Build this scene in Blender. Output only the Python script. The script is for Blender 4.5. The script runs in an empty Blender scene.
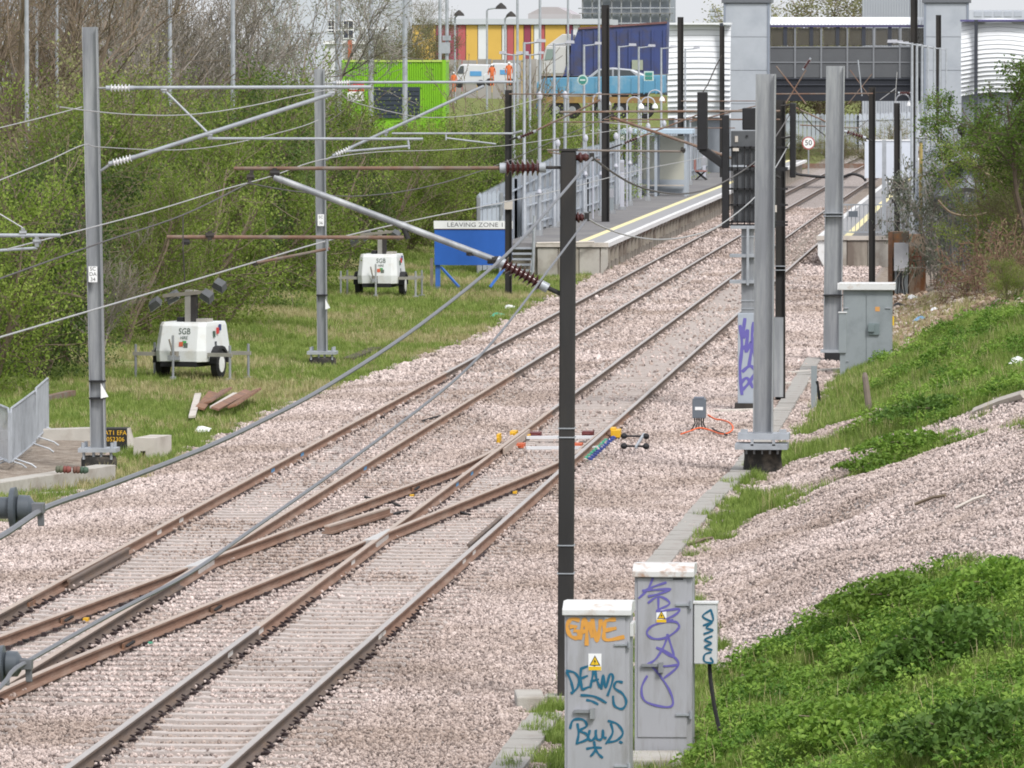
import bpy, bmesh, math, random
import numpy as np
from mathutils import Matrix, Vector, Euler, Quaternion
R = math.radians
random.seed(7)
rng = np.random.default_rng(7)
scene = bpy.context.scene
col = scene.collection

# ------------------------------------------------------------------ camera
# world: metres, Y along the railway, X to the right, z=0 at sleeper top, rail head z=0.17
FPX = 7000.0
CAM = Vector((8.3, 0.0, 6.84))
PITCH = math.atan(322 / FPX)
YAW = math.atan(510 / FPX * math.cos(PITCH))
cd = bpy.data.cameras.new('camera')
cam = bpy.data.objects.new('camera', cd)
col.objects.link(cam)
cd.sensor_width = 36.0
cd.lens = 36.0 * FPX / 1024
cd.clip_start = 1.0
cd.clip_end = 6000
cam.location = CAM
cam.rotation_euler = (math.pi / 2 - PITCH, 0, YAW)
scene.camera = cam

# ------------------------------------------------------------------ sky, sun, exposure (bright overcast)
SUN_EL, SUN_AZ = R(48), R(146)      # azimuth clockwise from +Y
world = bpy.data.worlds.new('World')
scene.world = world
world.use_nodes = True
wn = world.node_tree
wn.nodes.clear()
sky = wn.nodes.new('ShaderNodeTexSky')
sky.sky_type = 'NISHITA'
sky.sun_disc = False
sky.sun_elevation = SUN_EL
sky.sun_rotation = SUN_AZ
sky.air_density = 1.0
sky.dust_density = 4.0
hs = wn.nodes.new('ShaderNodeHueSaturation')
hs.inputs['Saturation'].default_value = 0.30
bg = wn.nodes.new('ShaderNodeBackground')
bg.inputs['Strength'].default_value = 0.06
cl_ = wn.nodes.new('ShaderNodeBackground')              # the even white cloud deck over the clear-sky light
cl_.inputs['Color'].default_value = (0.93, 0.955, 1.0, 1)
cl_.inputs['Strength'].default_value = 0.66
ad = wn.nodes.new('ShaderNodeAddShader')
wo = wn.nodes.new('ShaderNodeOutputWorld')
wn.links.new(sky.outputs[0], hs.inputs['Color'])
wn.links.new(hs.outputs[0], bg.inputs['Color'])
wn.links.new(bg.outputs[0], ad.inputs[0])
wn.links.new(cl_.outputs[0], ad.inputs[1])
wn.links.new(ad.outputs[0], wo.inputs['Surface'])
sd = bpy.data.lights.new('sun', 'SUN')
sd.energy = 2.1
sd.angle = R(14)
sd.color = (1.0, 0.965, 0.91)
sun = bpy.data.objects.new('sun', sd)
col.objects.link(sun)
sv = Vector((math.sin(SUN_AZ) * math.cos(SUN_EL), math.cos(SUN_AZ) * math.cos(SUN_EL), math.sin(SUN_EL)))
sun.rotation_euler = sv.to_track_quat('Z', 'Y').to_euler()
scene.view_settings.view_transform = 'Standard'
scene.view_settings.look = 'None'
scene.view_settings.gamma = 1.0
scene.view_settings.use_curve_mapping = False
scene.view_settings.exposure = 0.26
scene.cycles.filter_width = 1.85      # the soft long lens of the photograph
scene.cycles.max_bounces = 6
scene.cycles.diffuse_bounces = 3
scene.cycles.glossy_bounces = 3
scene.cycles.transparent_max_bounces = 12

# ------------------------------------------------------------------ surveying helpers
_F = Vector((-math.sin(YAW) * math.cos(PITCH), math.cos(YAW) * math.cos(PITCH), -math.sin(PITCH)))
_R = Vector((math.cos(YAW), math.sin(YAW), 0))
_U = _R.cross(_F)
def at(px, py, Y):
    """world point seen along one bearing of the survey photograph at the distance Y"""
    d = _F + _R * ((px - 512) / FPX) + _U * ((384 - py) / FPX)
    return CAM + d * (Y / d.y)
def gr(px, py, z=0.0):
    d = _F + _R * ((px - 512) / FPX) + _U * ((384 - py) / FPX)
    return CAM + d * ((z - CAM.z) / d.z)
def lerp(a, b, t): return a + (b - a) * t
def sm(a, b, x):
    t = min(1.0, max(0.0, (x - a) / (b - a)))
    return t * t * (3 - 2 * t)

# ------------------------------------------------------------------ materials
MATS = {}
def mat(name, c, rough=0.7, metal=0.0, var=0.12, scale=6.0, bump=0.0, bscale=40.0, dirt=None, dscale=1.3, damt=0.45, stretch=None, spec=0.4):
    """principled with noise colour variation, optional dirt/rust colour patches and fine relief"""
    if name in MATS: return MATS[name]
    m = bpy.data.materials.new(name); m.use_nodes = True
    nt = m.node_tree; n = nt.nodes; L = nt.links
    b = n['Principled BSDF']
    b.inputs['Roughness'].default_value = rough
    b.inputs['Metallic'].default_value = metal
    b.inputs['Specular IOR Level'].default_value = spec
    tc = n.new('ShaderNodeTexCoord')
    src = tc.outputs['Object']
    if stretch:
        mp = n.new('ShaderNodeMapping'); mp.inputs['Scale'].default_value = stretch
        L.new(src, mp.inputs[0]); src = mp.outputs[0]
    nz = n.new('ShaderNodeTexNoise'); nz.inputs['Scale'].default_value = scale; nz.inputs['Detail'].default_value = 6
    L.new(src, nz.inputs['Vector'])
    mx = n.new('ShaderNodeMix'); mx.data_type = 'RGBA'
    a = [max(0, v * (1 - var * 1.6)) for v in c]; d = [min(1, v * (1 + var * 1.6)) for v in c]
    mx.inputs[6].default_value = (*a, 1); mx.inputs[7].default_value = (*d, 1)
    L.new(nz.outputs['Fac'], mx.inputs[0])
    out = mx.outputs[2]
    if dirt:
        n2 = n.new('ShaderNodeTexNoise'); n2.inputs['Scale'].default_value = dscale; n2.inputs['Detail'].default_value = 8; n2.inputs['Roughness'].default_value = 0.65
        L.new(src, n2.inputs['Vector'])
        rp = n.new('ShaderNodeValToRGB')
        rp.color_ramp.elements[0].position = 0.62 - damt * 0.35; rp.color_ramp.elements[1].position = 0.80 - damt * 0.3
        L.new(n2.outputs['Fac'], rp.inputs[0])
        m2 = n.new('ShaderNodeMix'); m2.data_type = 'RGBA'
        L.new(rp.outputs[0], m2.inputs[0]); L.new(out, m2.inputs[6]); m2.inputs[7].default_value = (*dirt, 1)
        out = m2.outputs[2]
    L.new(out, b.inputs['Base Color'])
    if bump:
        n3 = n.new('ShaderNodeTexNoise'); n3.inputs['Scale'].default_value = bscale; n3.inputs['Detail'].default_value = 4
        L.new(src, n3.inputs['Vector'])
        bp = n.new('ShaderNodeBump'); bp.inputs['Strength'].default_value = bump; bp.inputs['Distance'].default_value = 0.02
        L.new(n3.outputs['Fac'], bp.inputs['Height']); L.new(bp.outputs[0], b.inputs['Normal'])
    MATS[name] = m
    return m
def leafmat(name, cols, trans=0.35, rough=0.6, nscale=0.9, inst=False):
    """leaf: colour varies by clump noise and by instance; part of the light passes through"""
    if name in MATS: return MATS[name]
    m = bpy.data.materials.new(name); m.use_nodes = True
    nt = m.node_tree; n = nt.nodes; L = nt.links
    b = n['Principled BSDF']; b.inputs['Roughness'].default_value = rough; b.inputs['Specular IOR Level'].default_value = 0.25
    rp = n.new('ShaderNodeValToRGB')
    els = rp.color_ramp.elements
    k = len(cols)
    while len(els) < k: els.new(0.5)
    for i, c in enumerate(cols):
        els[i].position = (0.25 + 0.5 * i / (k - 1)) if inst else (0.36 + 0.28 * i / (k - 1)); els[i].color = (*c, 1)
    if inst:
        oi = n.new('ShaderNodeObjectInfo')
        mr = n.new('ShaderNodeMapRange'); mr.inputs['To Min'].default_value = 0.2; mr.inputs['To Max'].default_value = 0.8
        L.new(oi.outputs['Random'], mr.inputs[0]); L.new(mr.outputs[0], rp.inputs[0])
    else:
        g = n.new('ShaderNodeNewGeometry')
        nz = n.new('ShaderNodeTexNoise'); nz.inputs['Scale'].default_value = nscale; nz.inputs['Detail'].default_value = 9; nz.inputs['Roughness'].default_value = 0.72
        L.new(g.outputs['Position'], nz.inputs['Vector']); L.new(nz.outputs['Fac'], rp.inputs[0])
    oc = rp.outputs[0]
    if not inst:
        oi = n.new('ShaderNodeObjectInfo'); mr = n.new('ShaderNodeMapRange'); mr.inputs['To Min'].default_value = 0.72; mr.inputs['To Max'].default_value = 1.15
        L.new(oi.outputs['Random'], mr.inputs[0])
        vm = n.new('ShaderNodeVectorMath'); vm.operation = 'SCALE'; L.new(oc, vm.inputs[0]); L.new(mr.outputs[0], vm.inputs['Scale']); oc = vm.outputs[0]
    L.new(oc, b.inputs['Base Color'])
    tr = n.new('ShaderNodeBsdfTranslucent'); L.new(oc, tr.inputs['Color'])
    ms = n.new('ShaderNodeMixShader'); ms.inputs[0].default_value = trans
    L.new(b.outputs[0], ms.inputs[1]); L.new(tr.outputs[0], ms.inputs[2])
    L.new(ms.outputs[0], n['Material Output'].inputs['Surface'])
    MATS[name] = m
    return m
def stonemat(name, cols):
    if name in MATS: return MATS[name]
    m = bpy.data.materials.new(name); m.use_nodes = True
    nt = m.node_tree; n = nt.nodes; L = nt.links
    b = n['Principled BSDF']; b.inputs['Roughness'].default_value = 0.9; b.inputs['Specular IOR Level'].default_value = 0.2
    oi = n.new('ShaderNodeObjectInfo')
    rp = n.new('ShaderNodeValToRGB'); els = rp.color_ramp.elements
    while len(els) < len(cols): els.new(0.5)
    for i, c in enumerate(cols):
        els[i].position = i / (len(cols) - 1); els[i].color = (*c, 1)
    L.new(oi.outputs['Random'], rp.inputs[0])
    tc = n.new('ShaderNodeTexCoord'); nz = n.new('ShaderNodeTexNoise'); nz.inputs['Scale'].default_value = 3.0
    L.new(tc.outputs['Object'], nz.inputs['Vector'])
    # the bed itself is older and browner in places
    g = n.new('ShaderNodeNewGeometry'); n2 = n.new('ShaderNodeTexNoise'); n2.inputs['Scale'].default_value = 0.22; n2.inputs['Detail'].default_value = 5
    L.new(g.outputs['Position'], n2.inputs['Vector'])
    r2 = n.new('ShaderNodeValToRGB'); r2.color_ramp.elements[0].position = 0.40; r2.color_ramp.elements[1].position = 0.64
    r2.color_ramp.elements[0].color = (1.04, 1.0, 0.99, 1); r2.color_ramp.elements[1].color = (0.70, 0.64, 0.59, 1)
    L.new(n2.outputs['Fac'], r2.inputs[0])
    mu = n.new('ShaderNodeMix'); mu.data_type = 'RGBA'; mu.blend_type = 'MULTIPLY'; mu.inputs[0].default_value = 1.0
    L.new(rp.outputs[0], mu.inputs[6]); L.new(r2.outputs[0], mu.inputs[7])
    L.new(mu.outputs[2], b.inputs['Base Color'])
    MATS[name] = m
    return m
def glassmat(name, c, alpha=0.5, rough=0.1):
    if name in MATS: return MATS[name]
    m = bpy.data.materials.new(name); m.use_nodes = True
    b = m.node_tree.nodes['Principled BSDF']
    b.inputs['Base Color'].default_value = (*c, 1); b.inputs['Roughness'].default_value = rough; b.inputs['Alpha'].default_value = alpha
    MATS[name] = m
    return m

GALV = mat('galvanised steel', (0.25, 0.262, 0.285), 0.55, 0.3, 0.16, 5, dirt=(0.40, 0.415, 0.43), dscale=1.6, damt=0.5, stretch=(2.2, 2.2, 0.22))
GALV2 = mat('pale galvanised steel', (0.38, 0.405, 0.445), 0.5, 0.25, 0.12, 5, dirt=(0.28, 0.30, 0.33), dscale=2.0, damt=0.4)
DARKST = mat('weathered dark steel', (0.030, 0.029, 0.030), 0.75, 0.1, 0.3, 4, dirt=(0.052, 0.044, 0.038), dscale=1.6, damt=0.45, stretch=(1, 1, 0.2))
BLACK = mat('black paint', (0.014, 0.014, 0.017), 0.6, 0, 0.3, 6)
RUBBER = mat('black rubber', (0.02, 0.02, 0.022), 0.8, 0, 0.2, 8)
RUST = mat('rusty tube', (0.185, 0.110, 0.080), 0.85, 0, 0.3, 9, dirt=(0.20, 0.18, 0.16), dscale=3, damt=0.5)
RUSTB = mat('brown rust', (0.23, 0.125, 0.078), 0.9, 0, 0.25, 7, dirt=(0.14, 0.085, 0.06), dscale=3, damt=0.4)
RAILNEW = mat('rusty rail web', (0.215, 0.128, 0.092), 0.85, 0, 0.22, 3, dirt=(0.27, 0.19, 0.15), dscale=1.2, damt=0.4, stretch=(4, 0.6, 4))
RAILOLD = mat('brown rail web', (0.135, 0.103, 0.088), 0.85, 0, 0.25, 3, dirt=(0.16, 0.11, 0.08), dscale=1.5, damt=0.4, stretch=(4, 0.6, 4))
HEADN = mat('tan railhead', (0.43, 0.35, 0.30), 0.6, 0.2, 0.12, 4, stretch=(4, 0.5, 4))
HEADS = mat('polished railhead', (0.46, 0.42, 0.40), 0.45, 0.45, 0.08, 4, stretch=(4, 0.5, 4))
CONC = mat('concrete', (0.42, 0.40, 0.37), 0.9, 0, 0.12, 3, 0.3, 60, dirt=(0.30, 0.27, 0.24), dscale=1.6, damt=0.45)
CONCL = mat('light concrete', (0.53, 0.49, 0.45), 0.9, 0, 0.1, 4, 0.3, 60, dirt=(0.38, 0.34, 0.30), dscale=2.0, damt=0.35)
CONCD = mat('stained platform concrete', (0.33, 0.30, 0.26), 0.92, 0, 0.15, 3, 0.3, 40, dirt=(0.17, 0.14, 0.12), dscale=1.4, damt=0.55, stretch=(1, 1, 0.35))
SLEEP = mat('sleeper concrete', (0.48, 0.428, 0.408), 0.9, 0, 0.1, 4, 0.3, 60, dirt=(0.42, 0.36, 0.33), dscale=3, damt=0.4)
CAB = mat('grey cabinet paint', (0.35, 0.355, 0.39), 0.55, 0, 0.06, 3, dirt=(0.27, 0.27, 0.28), dscale=2.0, damt=0.42, stretch=(3.0, 3.0, 0.6))
CABTOP = mat('pale cabinet lid', (0.62, 0.63, 0.64), 0.6, 0, 0.06, 5, dirt=(0.42, 0.34, 0.28), dscale=5, damt=0.3)
CABG = mat('green grey cabinet paint', (0.25, 0.28, 0.30), 0.55, 0, 0.07, 4, dirt=(0.19, 0.215, 0.23), dscale=2, damt=0.4)
WHITE = mat('white paint', (0.72, 0.73, 0.74), 0.5, 0, 0.05, 4, dirt=(0.50, 0.48, 0.45), dscale=2.5, damt=0.3)
WHITEB = mat('clean white paint', (0.80, 0.81, 0.83), 0.5, 0, 0.03, 3)
CREAM = mat('yellow line paint', (0.72, 0.64, 0.36), 0.8, 0, 0.1, 5)
BLUE = mat('royal blue paint', (0.025, 0.12, 0.48), 0.5, 0, 0.08, 3)
ASPH = mat('platform asphalt', (0.165, 0.16, 0.165), 0.95, 0, 0.12, 2, 0.3, 80, dirt=(0.21, 0.205, 0.20), dscale=0.5, damt=0.5)
PORC = mat('brown glazed porcelain', (0.075, 0.026, 0.026), 0.22, 0, 0.1, 8, spec=0.6)
PORCW = mat('white glazed porcelain', (0.66, 0.66, 0.68), 0.3, 0, 0.06, 8)
WIRE = mat('bright wire', (0.42, 0.42, 0.43), 0.5, 0.3, 0.1, 2)
WIRED = mat('dull wire', (0.085, 0.075, 0.075), 0.6, 0.2, 0.15, 2)
ORANGE = mat('orange cable', (0.72, 0.13, 0.04), 0.6, 0, 0.06, 3)
YEL = mat('yellow fitting', (0.70, 0.40, 0.02), 0.55, 0, 0.1, 5)
HIVIS = mat('orange hi vis cloth', (0.62, 0.15, 0.05), 0.8, 0, 0.08, 4)
SKIN = mat('skin', (0.45, 0.28, 0.21), 0.6, 0, 0.03, 3)
TRUNK = mat('bark', (0.105, 0.080, 0.062), 0.95, 0, 0.3, 6, 0.4, 30)
TWIG = mat('brown twigs', (0.175, 0.135, 0.100), 0.95, 0, 0.25, 3)
TWIGG = mat('grey twigs', (0.24, 0.215, 0.190), 0.95, 0, 0.25, 3)

# ------------------------------------------------------------------ mesh builder
class MB:
    def __init__(s, xf=None):
        s.v = []; s.f = []; s.mi = []; s.xf = xf; s.m = 0
    def add(s, vs, fs):
        k = len(s.v)
        if s.xf is not None: vs = [s.xf @ Vector(p) for p in vs]
        s.v += [tuple(p) for p in vs]
        s.f += [tuple(i + k for i in f) for f in fs]
        s.mi += [s.m] * len(fs)
        return s
    def mm(s, x0, x1, y0, y1, z0, z1):
        vs = [(x, y, z) for z in (z0, z1) for y in (y0, y1) for x in (x0, x1)]
        return s.add(vs, [(0, 2, 3, 1), (4, 5, 7, 6), (0, 1, 5, 4), (2, 6, 7, 3), (0, 4, 6, 2), (1, 3, 7, 5)])
    def box(s, c, d, rz=0.0, M=None):
        q = Matrix.Translation(Vector(c)) @ (M if M is not None else Matrix.Rotation(rz, 4, 'Z'))
        hx, hy, hz = d[0] / 2, d[1] / 2, d[2] / 2
        vs = [q @ Vector((x, y, z)) for z in (-hz, hz) for y in (-hy, hy) for x in (-hx, hx)]
        return s.add(vs, [(0, 2, 3, 1), (4, 5, 7, 6), (0, 1, 5, 4), (2, 6, 7, 3), (0, 4, 6, 2), (1, 3, 7, 5)])
    def bar(s, p0, p1, w, h, up=(0, 0, 1)):
        """rectangular bar between two points"""
        p0, p1 = Vector(p0), Vector(p1); d = (p1 - p0)
        L = d.length; d.normalize(); u = Vector(up)
        r = d.cross(u)
        if r.length < 1e-5: r = d.cross(Vector((0, 1, 0)))
        r.normalize(); u = r.cross(d)
        vs = []
        for p in (p0, p1):
            for a, b in ((-1, -1), (1, -1), (1, 1), (-1, 1)):
                vs.append(p + r * (a * w / 2) + u * (b * h / 2))
        return s.add(vs, [(3, 2, 1, 0), (4, 5, 6, 7), (0, 1, 5, 4), (1, 2, 6, 5), (2, 3, 7, 6), (3, 0, 4, 7)])
    def lathe(s, p0, p1, prof, n=10, cap=True):
        p0, p1 = Vector(p0), Vector(p1); d = p1 - p0
        a = d.normalized(); r = a.cross(Vector((0, 0, 1)))
        if r.length < 1e-4: r = Vector((1, 0, 0))
        r.normalize(); u = r.cross(a)
        vs, fs = [], []
        for t, rad in prof:
            c = p0 + d * t
            for i in range(n):
                an = 2 * math.pi * i / n
                vs.append(c + r * (rad * math.cos(an)) + u * (rad * math.sin(an)))
        for k in range(len(prof) - 1):
            for i in range(n):
                j = (i + 1) % n
                fs.append((k * n + i, k * n + j, (k + 1) * n + j, (k + 1) * n + i))
        if cap:
            fs.append(tuple(reversed(range(n)))); fs.append(tuple(range((len(prof) - 1) * n, len(prof) * n)))
        return s.add(vs, fs)
    def cyl(s, p0, p1, r0, r1=None, n=8):
        return s.lathe(p0, p1, [(0, r0), (1, r0 if r1 is None else r1)], n)
    def path(s, pts, r, n=6):
        pts = [Vector(p) for p in pts]
        vs, fs = [], []
        prev = None
        for i, p in enumerate(pts):
            d = (pts[min(i + 1, len(pts) - 1)] - pts[max(i - 1, 0)]).normalized()
            rr = d.cross(Vector((0, 0, 1)))
            if rr.length < 0.05: rr = d.cross(Vector((0, 1, 0)))
            rr.normalize()
            if prev is not None and rr.dot(prev) < 0: rr = -rr
            prev = rr
            u = rr.cross(d)
            rad = r[i] if isinstance(r, (list, tuple)) else r
            for k in range(n):
                an = 2 * math.pi * k / n
                vs.append(p + rr * (rad * math.cos(an)) + u * (rad * math.sin(an)))
        for i in range(len(pts) - 1):
            for k in range(n):
                j = (k + 1) % n
                fs.append((i * n + k, i * n + j, (i + 1) * n + j, (i + 1) * n + k))
        fs.append(tuple(reversed(range(n)))); fs.append(tuple(range((len(pts) - 1) * n, len(pts) * n)))
        return s.add(vs, fs)
    def prism(s, poly, a, b, axis='y'):
        """polygon extruded along an axis: 'y': poly is (x,z); 'x': poly is (y,z); 'z': poly is (x,y)"""
        n = len(poly); vs = []
        for t in (a, b):
            for p in poly:
                vs.append((p[0], t, p[1]) if axis == 'y' else (t, p[0], p[1]) if axis == 'x' else (p[0], p[1], t))
        fs = [tuple(range(n)), tuple(reversed(range(n, 2 * n)))]
        for i in range(n):
            j = (i + 1) % n
            fs.append((i, j, n + j, n + i))
        return s.add(vs, fs)
    def insul(s, p0, p1, n=7, rc=0.035, rs=0.085, seg=12):
        prof = [(0, rc)]
        for i in range(n):
            t0 = (i + 0.15) / n; t1 = (i + 0.62) / n; t2 = (i + 0.7) / n
            prof += [(t0, rc), (t1, rs), (t2, rs * 0.96), (t2 + 0.005, rc)]
        prof.append((1, rc))
        return s.lathe(p0, p1, prof, seg)
    def mesh(s, name, mats, smooth=False, org=None):
        me = bpy.data.meshes.new(name)
        vs = s.v if org is None else [(x - org[0], y - org[1], z - org[2]) for x, y, z in s.v]
        me.from_pydata(vs, [], s.f)
        ms = mats if isinstance(mats, (list, tuple)) else [mats]
        for m in ms: me.materials.append(m)
        if len(ms) > 1: me.polygons.foreach_set('material_index', s.mi)
        bm = bmesh.new(); bm.from_mesh(me); bmesh.ops.recalc_face_normals(bm, faces=bm.faces); bm.to_mesh(me); bm.free()
        if smooth:
            me.polygons.foreach_set('use_smooth', [True] * len(me.polygons))
            try: me.set_sharp_from_angle(angle=R(38))
            except Exception: pass
        me.update()
        return me
    def build(s, name, mats, parent=None, smooth=False, bevel=0.0):
        org = ORG.get(parent.name, (0, 0, 0)) if parent is not None else None
        if parent is None:
            a = np.array(s.v); lo, hi = a.min(0), a.max(0)
            org = ((lo[0] + hi[0]) / 2, (lo[1] + hi[1]) / 2, lo[2])
        o = bpy.data.objects.new(name, s.mesh(name, mats, smooth, org))
        col.objects.link(o)
        if parent is not None:
            o.parent = parent; ORG[o.name] = org
        else:
            o.location = org; ORG[o.name] = org
        if bevel:
            b = o.modifiers.new('bevel', 'BEVEL'); b.width = bevel; b.segments = 2; b.limit_method = 'ANGLE'; b.angle_limit = R(40)
        return o
ORG = {}
def thing(name, label, cat, loc=(0, 0, 0), group=None):
    o = bpy.data.objects.new(name, None); o.empty_display_size = 0.2
    col.objects.link(o); o.location = loc; ORG[o.name] = tuple(loc)
    return tag(o, label, cat, group)
def tag(o, label, cat, group=None):
    o['label'] = label; o['category'] = cat
    if group: o['group'] = group
    return o
def struct(o): o['kind'] = 'structure'; return o
def stuff(o): o['kind'] = 'stuff'; return o
def dup(root, loc, label=None, rz=None, sc=None, name=None):
    r = root.copy(); col.objects.link(r); r.location = loc
    if rz is not None: r.rotation_euler = (0, 0, rz)
    if sc is not None: r.scale = (sc, sc, sc) if not isinstance(sc, tuple) else sc
    if label: r['label'] = label
    for ch in list(root.children):
        c = ch.copy(); col.objects.link(c); c.parent = r
        for g in list(ch.children):
            d = g.copy(); col.objects.link(d); d.parent = c
    return r
def text_mesh(body, size, M, ext=0.0, align='CENTER', sx=1.0):
    """flat lettering turned into a mesh: local x right, y up, then placed by matrix M"""
    cu = bpy.data.curves.new('t', 'FONT'); cu.body = body; cu.size = size; cu.align_x = align; cu.align_y = 'CENTER'; cu.extrude = ext
    cu.resolution_u = 3
    o = bpy.data.objects.new('t', cu); col.objects.link(o)
    dg = bpy.context.evaluated_depsgraph_get()
    me = bpy.data.meshes.new_from_object(o.evaluated_get(dg))
    mb = MB()
    mb.add([M @ Vector((v.co.x * sx, v.co.y, v.co.z)) for v in me.vertices], [tuple(p.vertices) for p in me.polygons])
    bpy.data.objects.remove(o); bpy.data.meshes.remove(me); bpy.data.curves.remove(cu)
    return mb
FACE = Matrix(((1, 0, 0, 0), (0, 0, -1, 0), (0, 1, 0, 0), (0, 0, 0, 1)))     # text plane -> facing the -Y side
def smooth_line(pts, k=6):
    out = []
    n = len(pts)
    for i in range(n - 1):
        p0 = pts[max(i - 1, 0)]; p1 = pts[i]; p2 = pts[i + 1]; p3 = pts[min(i + 2, n - 1)]
        for j in range(k):
            t = j / k
            out.append(tuple(0.5 * ((2 * b) + (-a + c) * t + (2 * a - 5 * b + 4 * c - d) * t * t + (-a + 3 * b - 3 * c + d) * t ** 3) for a, b, c, d in zip(p0, p1, p2, p3)))
    out.append(tuple(pts[-1]))
    return out
def ribbon(mb, pts, w, to3, curve=True):
    """brush stroke of width w along 2-D points; to3 maps (u,v) onto the painted face"""
    P = smooth_line(pts) if curve else [tuple(p) for p in pts]
    vs = []
    for i, p in enumerate(P):
        a = P[max(i - 1, 0)]; b = P[min(i + 1, len(P) - 1)]
        dx, dy = b[0] - a[0], b[1] - a[1]; l = math.hypot(dx, dy) or 1
        ww = w * (0.85 + 0.15 * math.sin(i * 0.9))
        nx, ny = -dy / l * ww / 2, dx / l * ww / 2
        e = Vector((0, -2.5e-5 * i, 0)); vs += [Vector(to3(p[0] + nx, p[1] + ny)) + e, Vector(to3(p[0] - nx, p[1] - ny)) + e]
    mb.add(vs, [(2 * i, 2 * i + 1, 2 * i + 3, 2 * i + 2) for i in range(len(P) - 1)])
# ================================================================== GROUND
def nsm(a, b, x):
    t = np.clip((x - a) / (b - a), 0, 1); return t * t * (3 - 2 * t)
def wob(X, Y, s=1.0, k=0.0):
    return (np.sin(X * 1.7 * s + Y * 0.6 * s + k) + np.sin(X * 0.9 * s - Y * 1.3 * s + 2 + k) + np.sin(X * 2.9 * s + Y * 2.3 * s + 4 + k * 2) * 0.6) / 2.6
def H(X, Y):
    X = np.asarray(X, float); Y = np.asarray(Y, float)
    z = np.full(np.broadcast(X, Y).shape, -0.06)
    z = z - 0.10 * nsm(5.3, 6.6, -X) + 0.035 * np.clip(-6.8 - X, 0, 40)
    z = z + 3.6 * nsm(268, 335, Y) * nsm(11, 24, -X)
    x0 = 4.15 + .85 * (1 - nsm(73, 84, Y)) + 1.1 * nsm(140, 180, Y)
    r = np.clip(X - x0, 0, 13)
    z = z + 0.36 * r
    z = z + 0.20 * wob(X, Y, 0.55) * nsm(0.3, 2.0, r) + 0.05 * wob(X, Y, 2.2) * nsm(0.1, 1.0, r)
    z = z + 0.04 * wob(X, Y, 1.1) * nsm(6.6, 8.5, -X)
    return z
def h1(x, y): return float(H(x, y))
def bank(px, py, lift=0.0):
    """where one bearing meets the modelled terrain"""
    z = 0.0
    for _ in range(40):
        p = gr(px, py, z); z = 0.6 * z + 0.4 * (h1(p.x, p.y) + lift)
    p = gr(px, py, z)
    return (p.x, p.y, p.z)
def poly(pts): return np.array([bank(*p)[:2] for p in pts])
def inpoly(X, Y, P):
    n = len(P); r = np.zeros(np.shape(X), bool); j = n - 1
    for i in range(n):
        xi, yi = P[i]; xj, yj = P[j]
        c = ((yi > Y) != (yj > Y)) & (X < (xj - xi) * (Y - yi) / (yj - yi + 1e-9) + xi)
        r ^= c; j = i
    return r
GRAVEL = [poly([(694, 640), (690, 585), (700, 548), (748, 522), (800, 505), (872, 474), (950, 452), (1060, 438), (1110, 560), (1035, 592), (950, 576), (885, 592), (832, 618), (770, 650), (725, 672)]),
          poly([(735, 492), (790, 462), (850, 450), (905, 437), (960, 417), (1060, 396), (1060, 424), (965, 436), (900, 447), (868, 466), (828, 490), (770, 497)]),
          poly([(782, 440), (832, 428), (880, 410), (905, 402), (902, 416), (850, 436), (795, 450)])]
DIRT = [poly([(893, 360), (893, 300), (930, 296), (1060, 292), (1060, 310), (985, 318), (940, 335), (905, 358)]),
        np.array([(-8.1, 111), (-7.2, 117), (-8.2, 129), (-14, 131), (-14, 110)])]
PATH = np.array([(3.75, 60.0), (3.75, 64)])
EY = np.array([50, 105, 112, 117, 139, 160, 175, 200, 260.]); EX = np.array([-7.2, -7.2, -6.9, -6.5, -6.7, -5.9, -5.3, -5.5, -5.6])
def grassmask(X, Y):
    """1 grass, 0 stone, with ragged borders"""
    Xw = X + 0.28 * wob(X, Y, 2.3) + 0.12 * wob(X, Y, 6.1, 1.0); Yw = Y + 1.3 * wob(X, Y, 1.9, 3.0)
    left = (Xw < np.interp(Y, EY, EX)).astype(float)
    right = (Xw > 3.85 + 0.5 * nsm(120, 135, Y) + 1.0 * nsm(150, 175, Y)).astype(float)
    strip = (Xw > 3.72) & (Y > 97) & (Y < 116)
    m = np.maximum(left, np.maximum(right, strip))
    for P in GRAVEL + DIRT: m[inpoly(Xw, Yw, P)] = 0
    near = (Xw > 3.25) & (Xw < 4.0) & (Y < 78)
    m[near & (wob(X, Y, 1.6, 5.0) > -0.15)] = 1
    return m
def dirtmask(X, Y):
    Xw = X + 0.3 * wob(X, Y, 2.3); Yw = Y + 1.3 * wob(X, Y, 1.9, 3.0)
    m = np.zeros(X.shape)
    for P in DIRT: m[inpoly(Xw, Yw, P)] = 1
    m[(Y > 172) & (X > 3.6) & (X < 9)] = 1
    m[(np.abs(X - .04 - 1.1e-5 * np.clip(Y - 200, 0, 400) ** 2) < .62) & (Y > 124)] = .75
    m[(X < np.interp(Y, EY, EX) + 0.9) & (X > np.interp(Y, EY, EX) - 0.2)] = 0.5
    return m
def axis(stops):
    out = []
    for a, b, s in stops: out += list(np.arange(a, b, s))
    out.append(stops[-1][1]); return np.array(out)
gx = axis([(-700, -60, 40), (-60, -16, 2.0), (-16, 14, 0.22), (14, 40, 2), (40, 700, 40)])
gy = axis([(-60, 40, 20), (40, 56, 2), (56, 165, 0.45), (165, 300, 1.6), (300, 560, 8), (560, 3000, 80)])
GX, GY = np.meshgrid(gx, gy)
GZ = H(GX, GY)
nx, ny = len(gx), len(gy)
verts = np.stack([GX.ravel(), GY.ravel(), GZ.ravel()], 1)
ii = np.arange(nx * ny).reshape(ny, nx)
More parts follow.
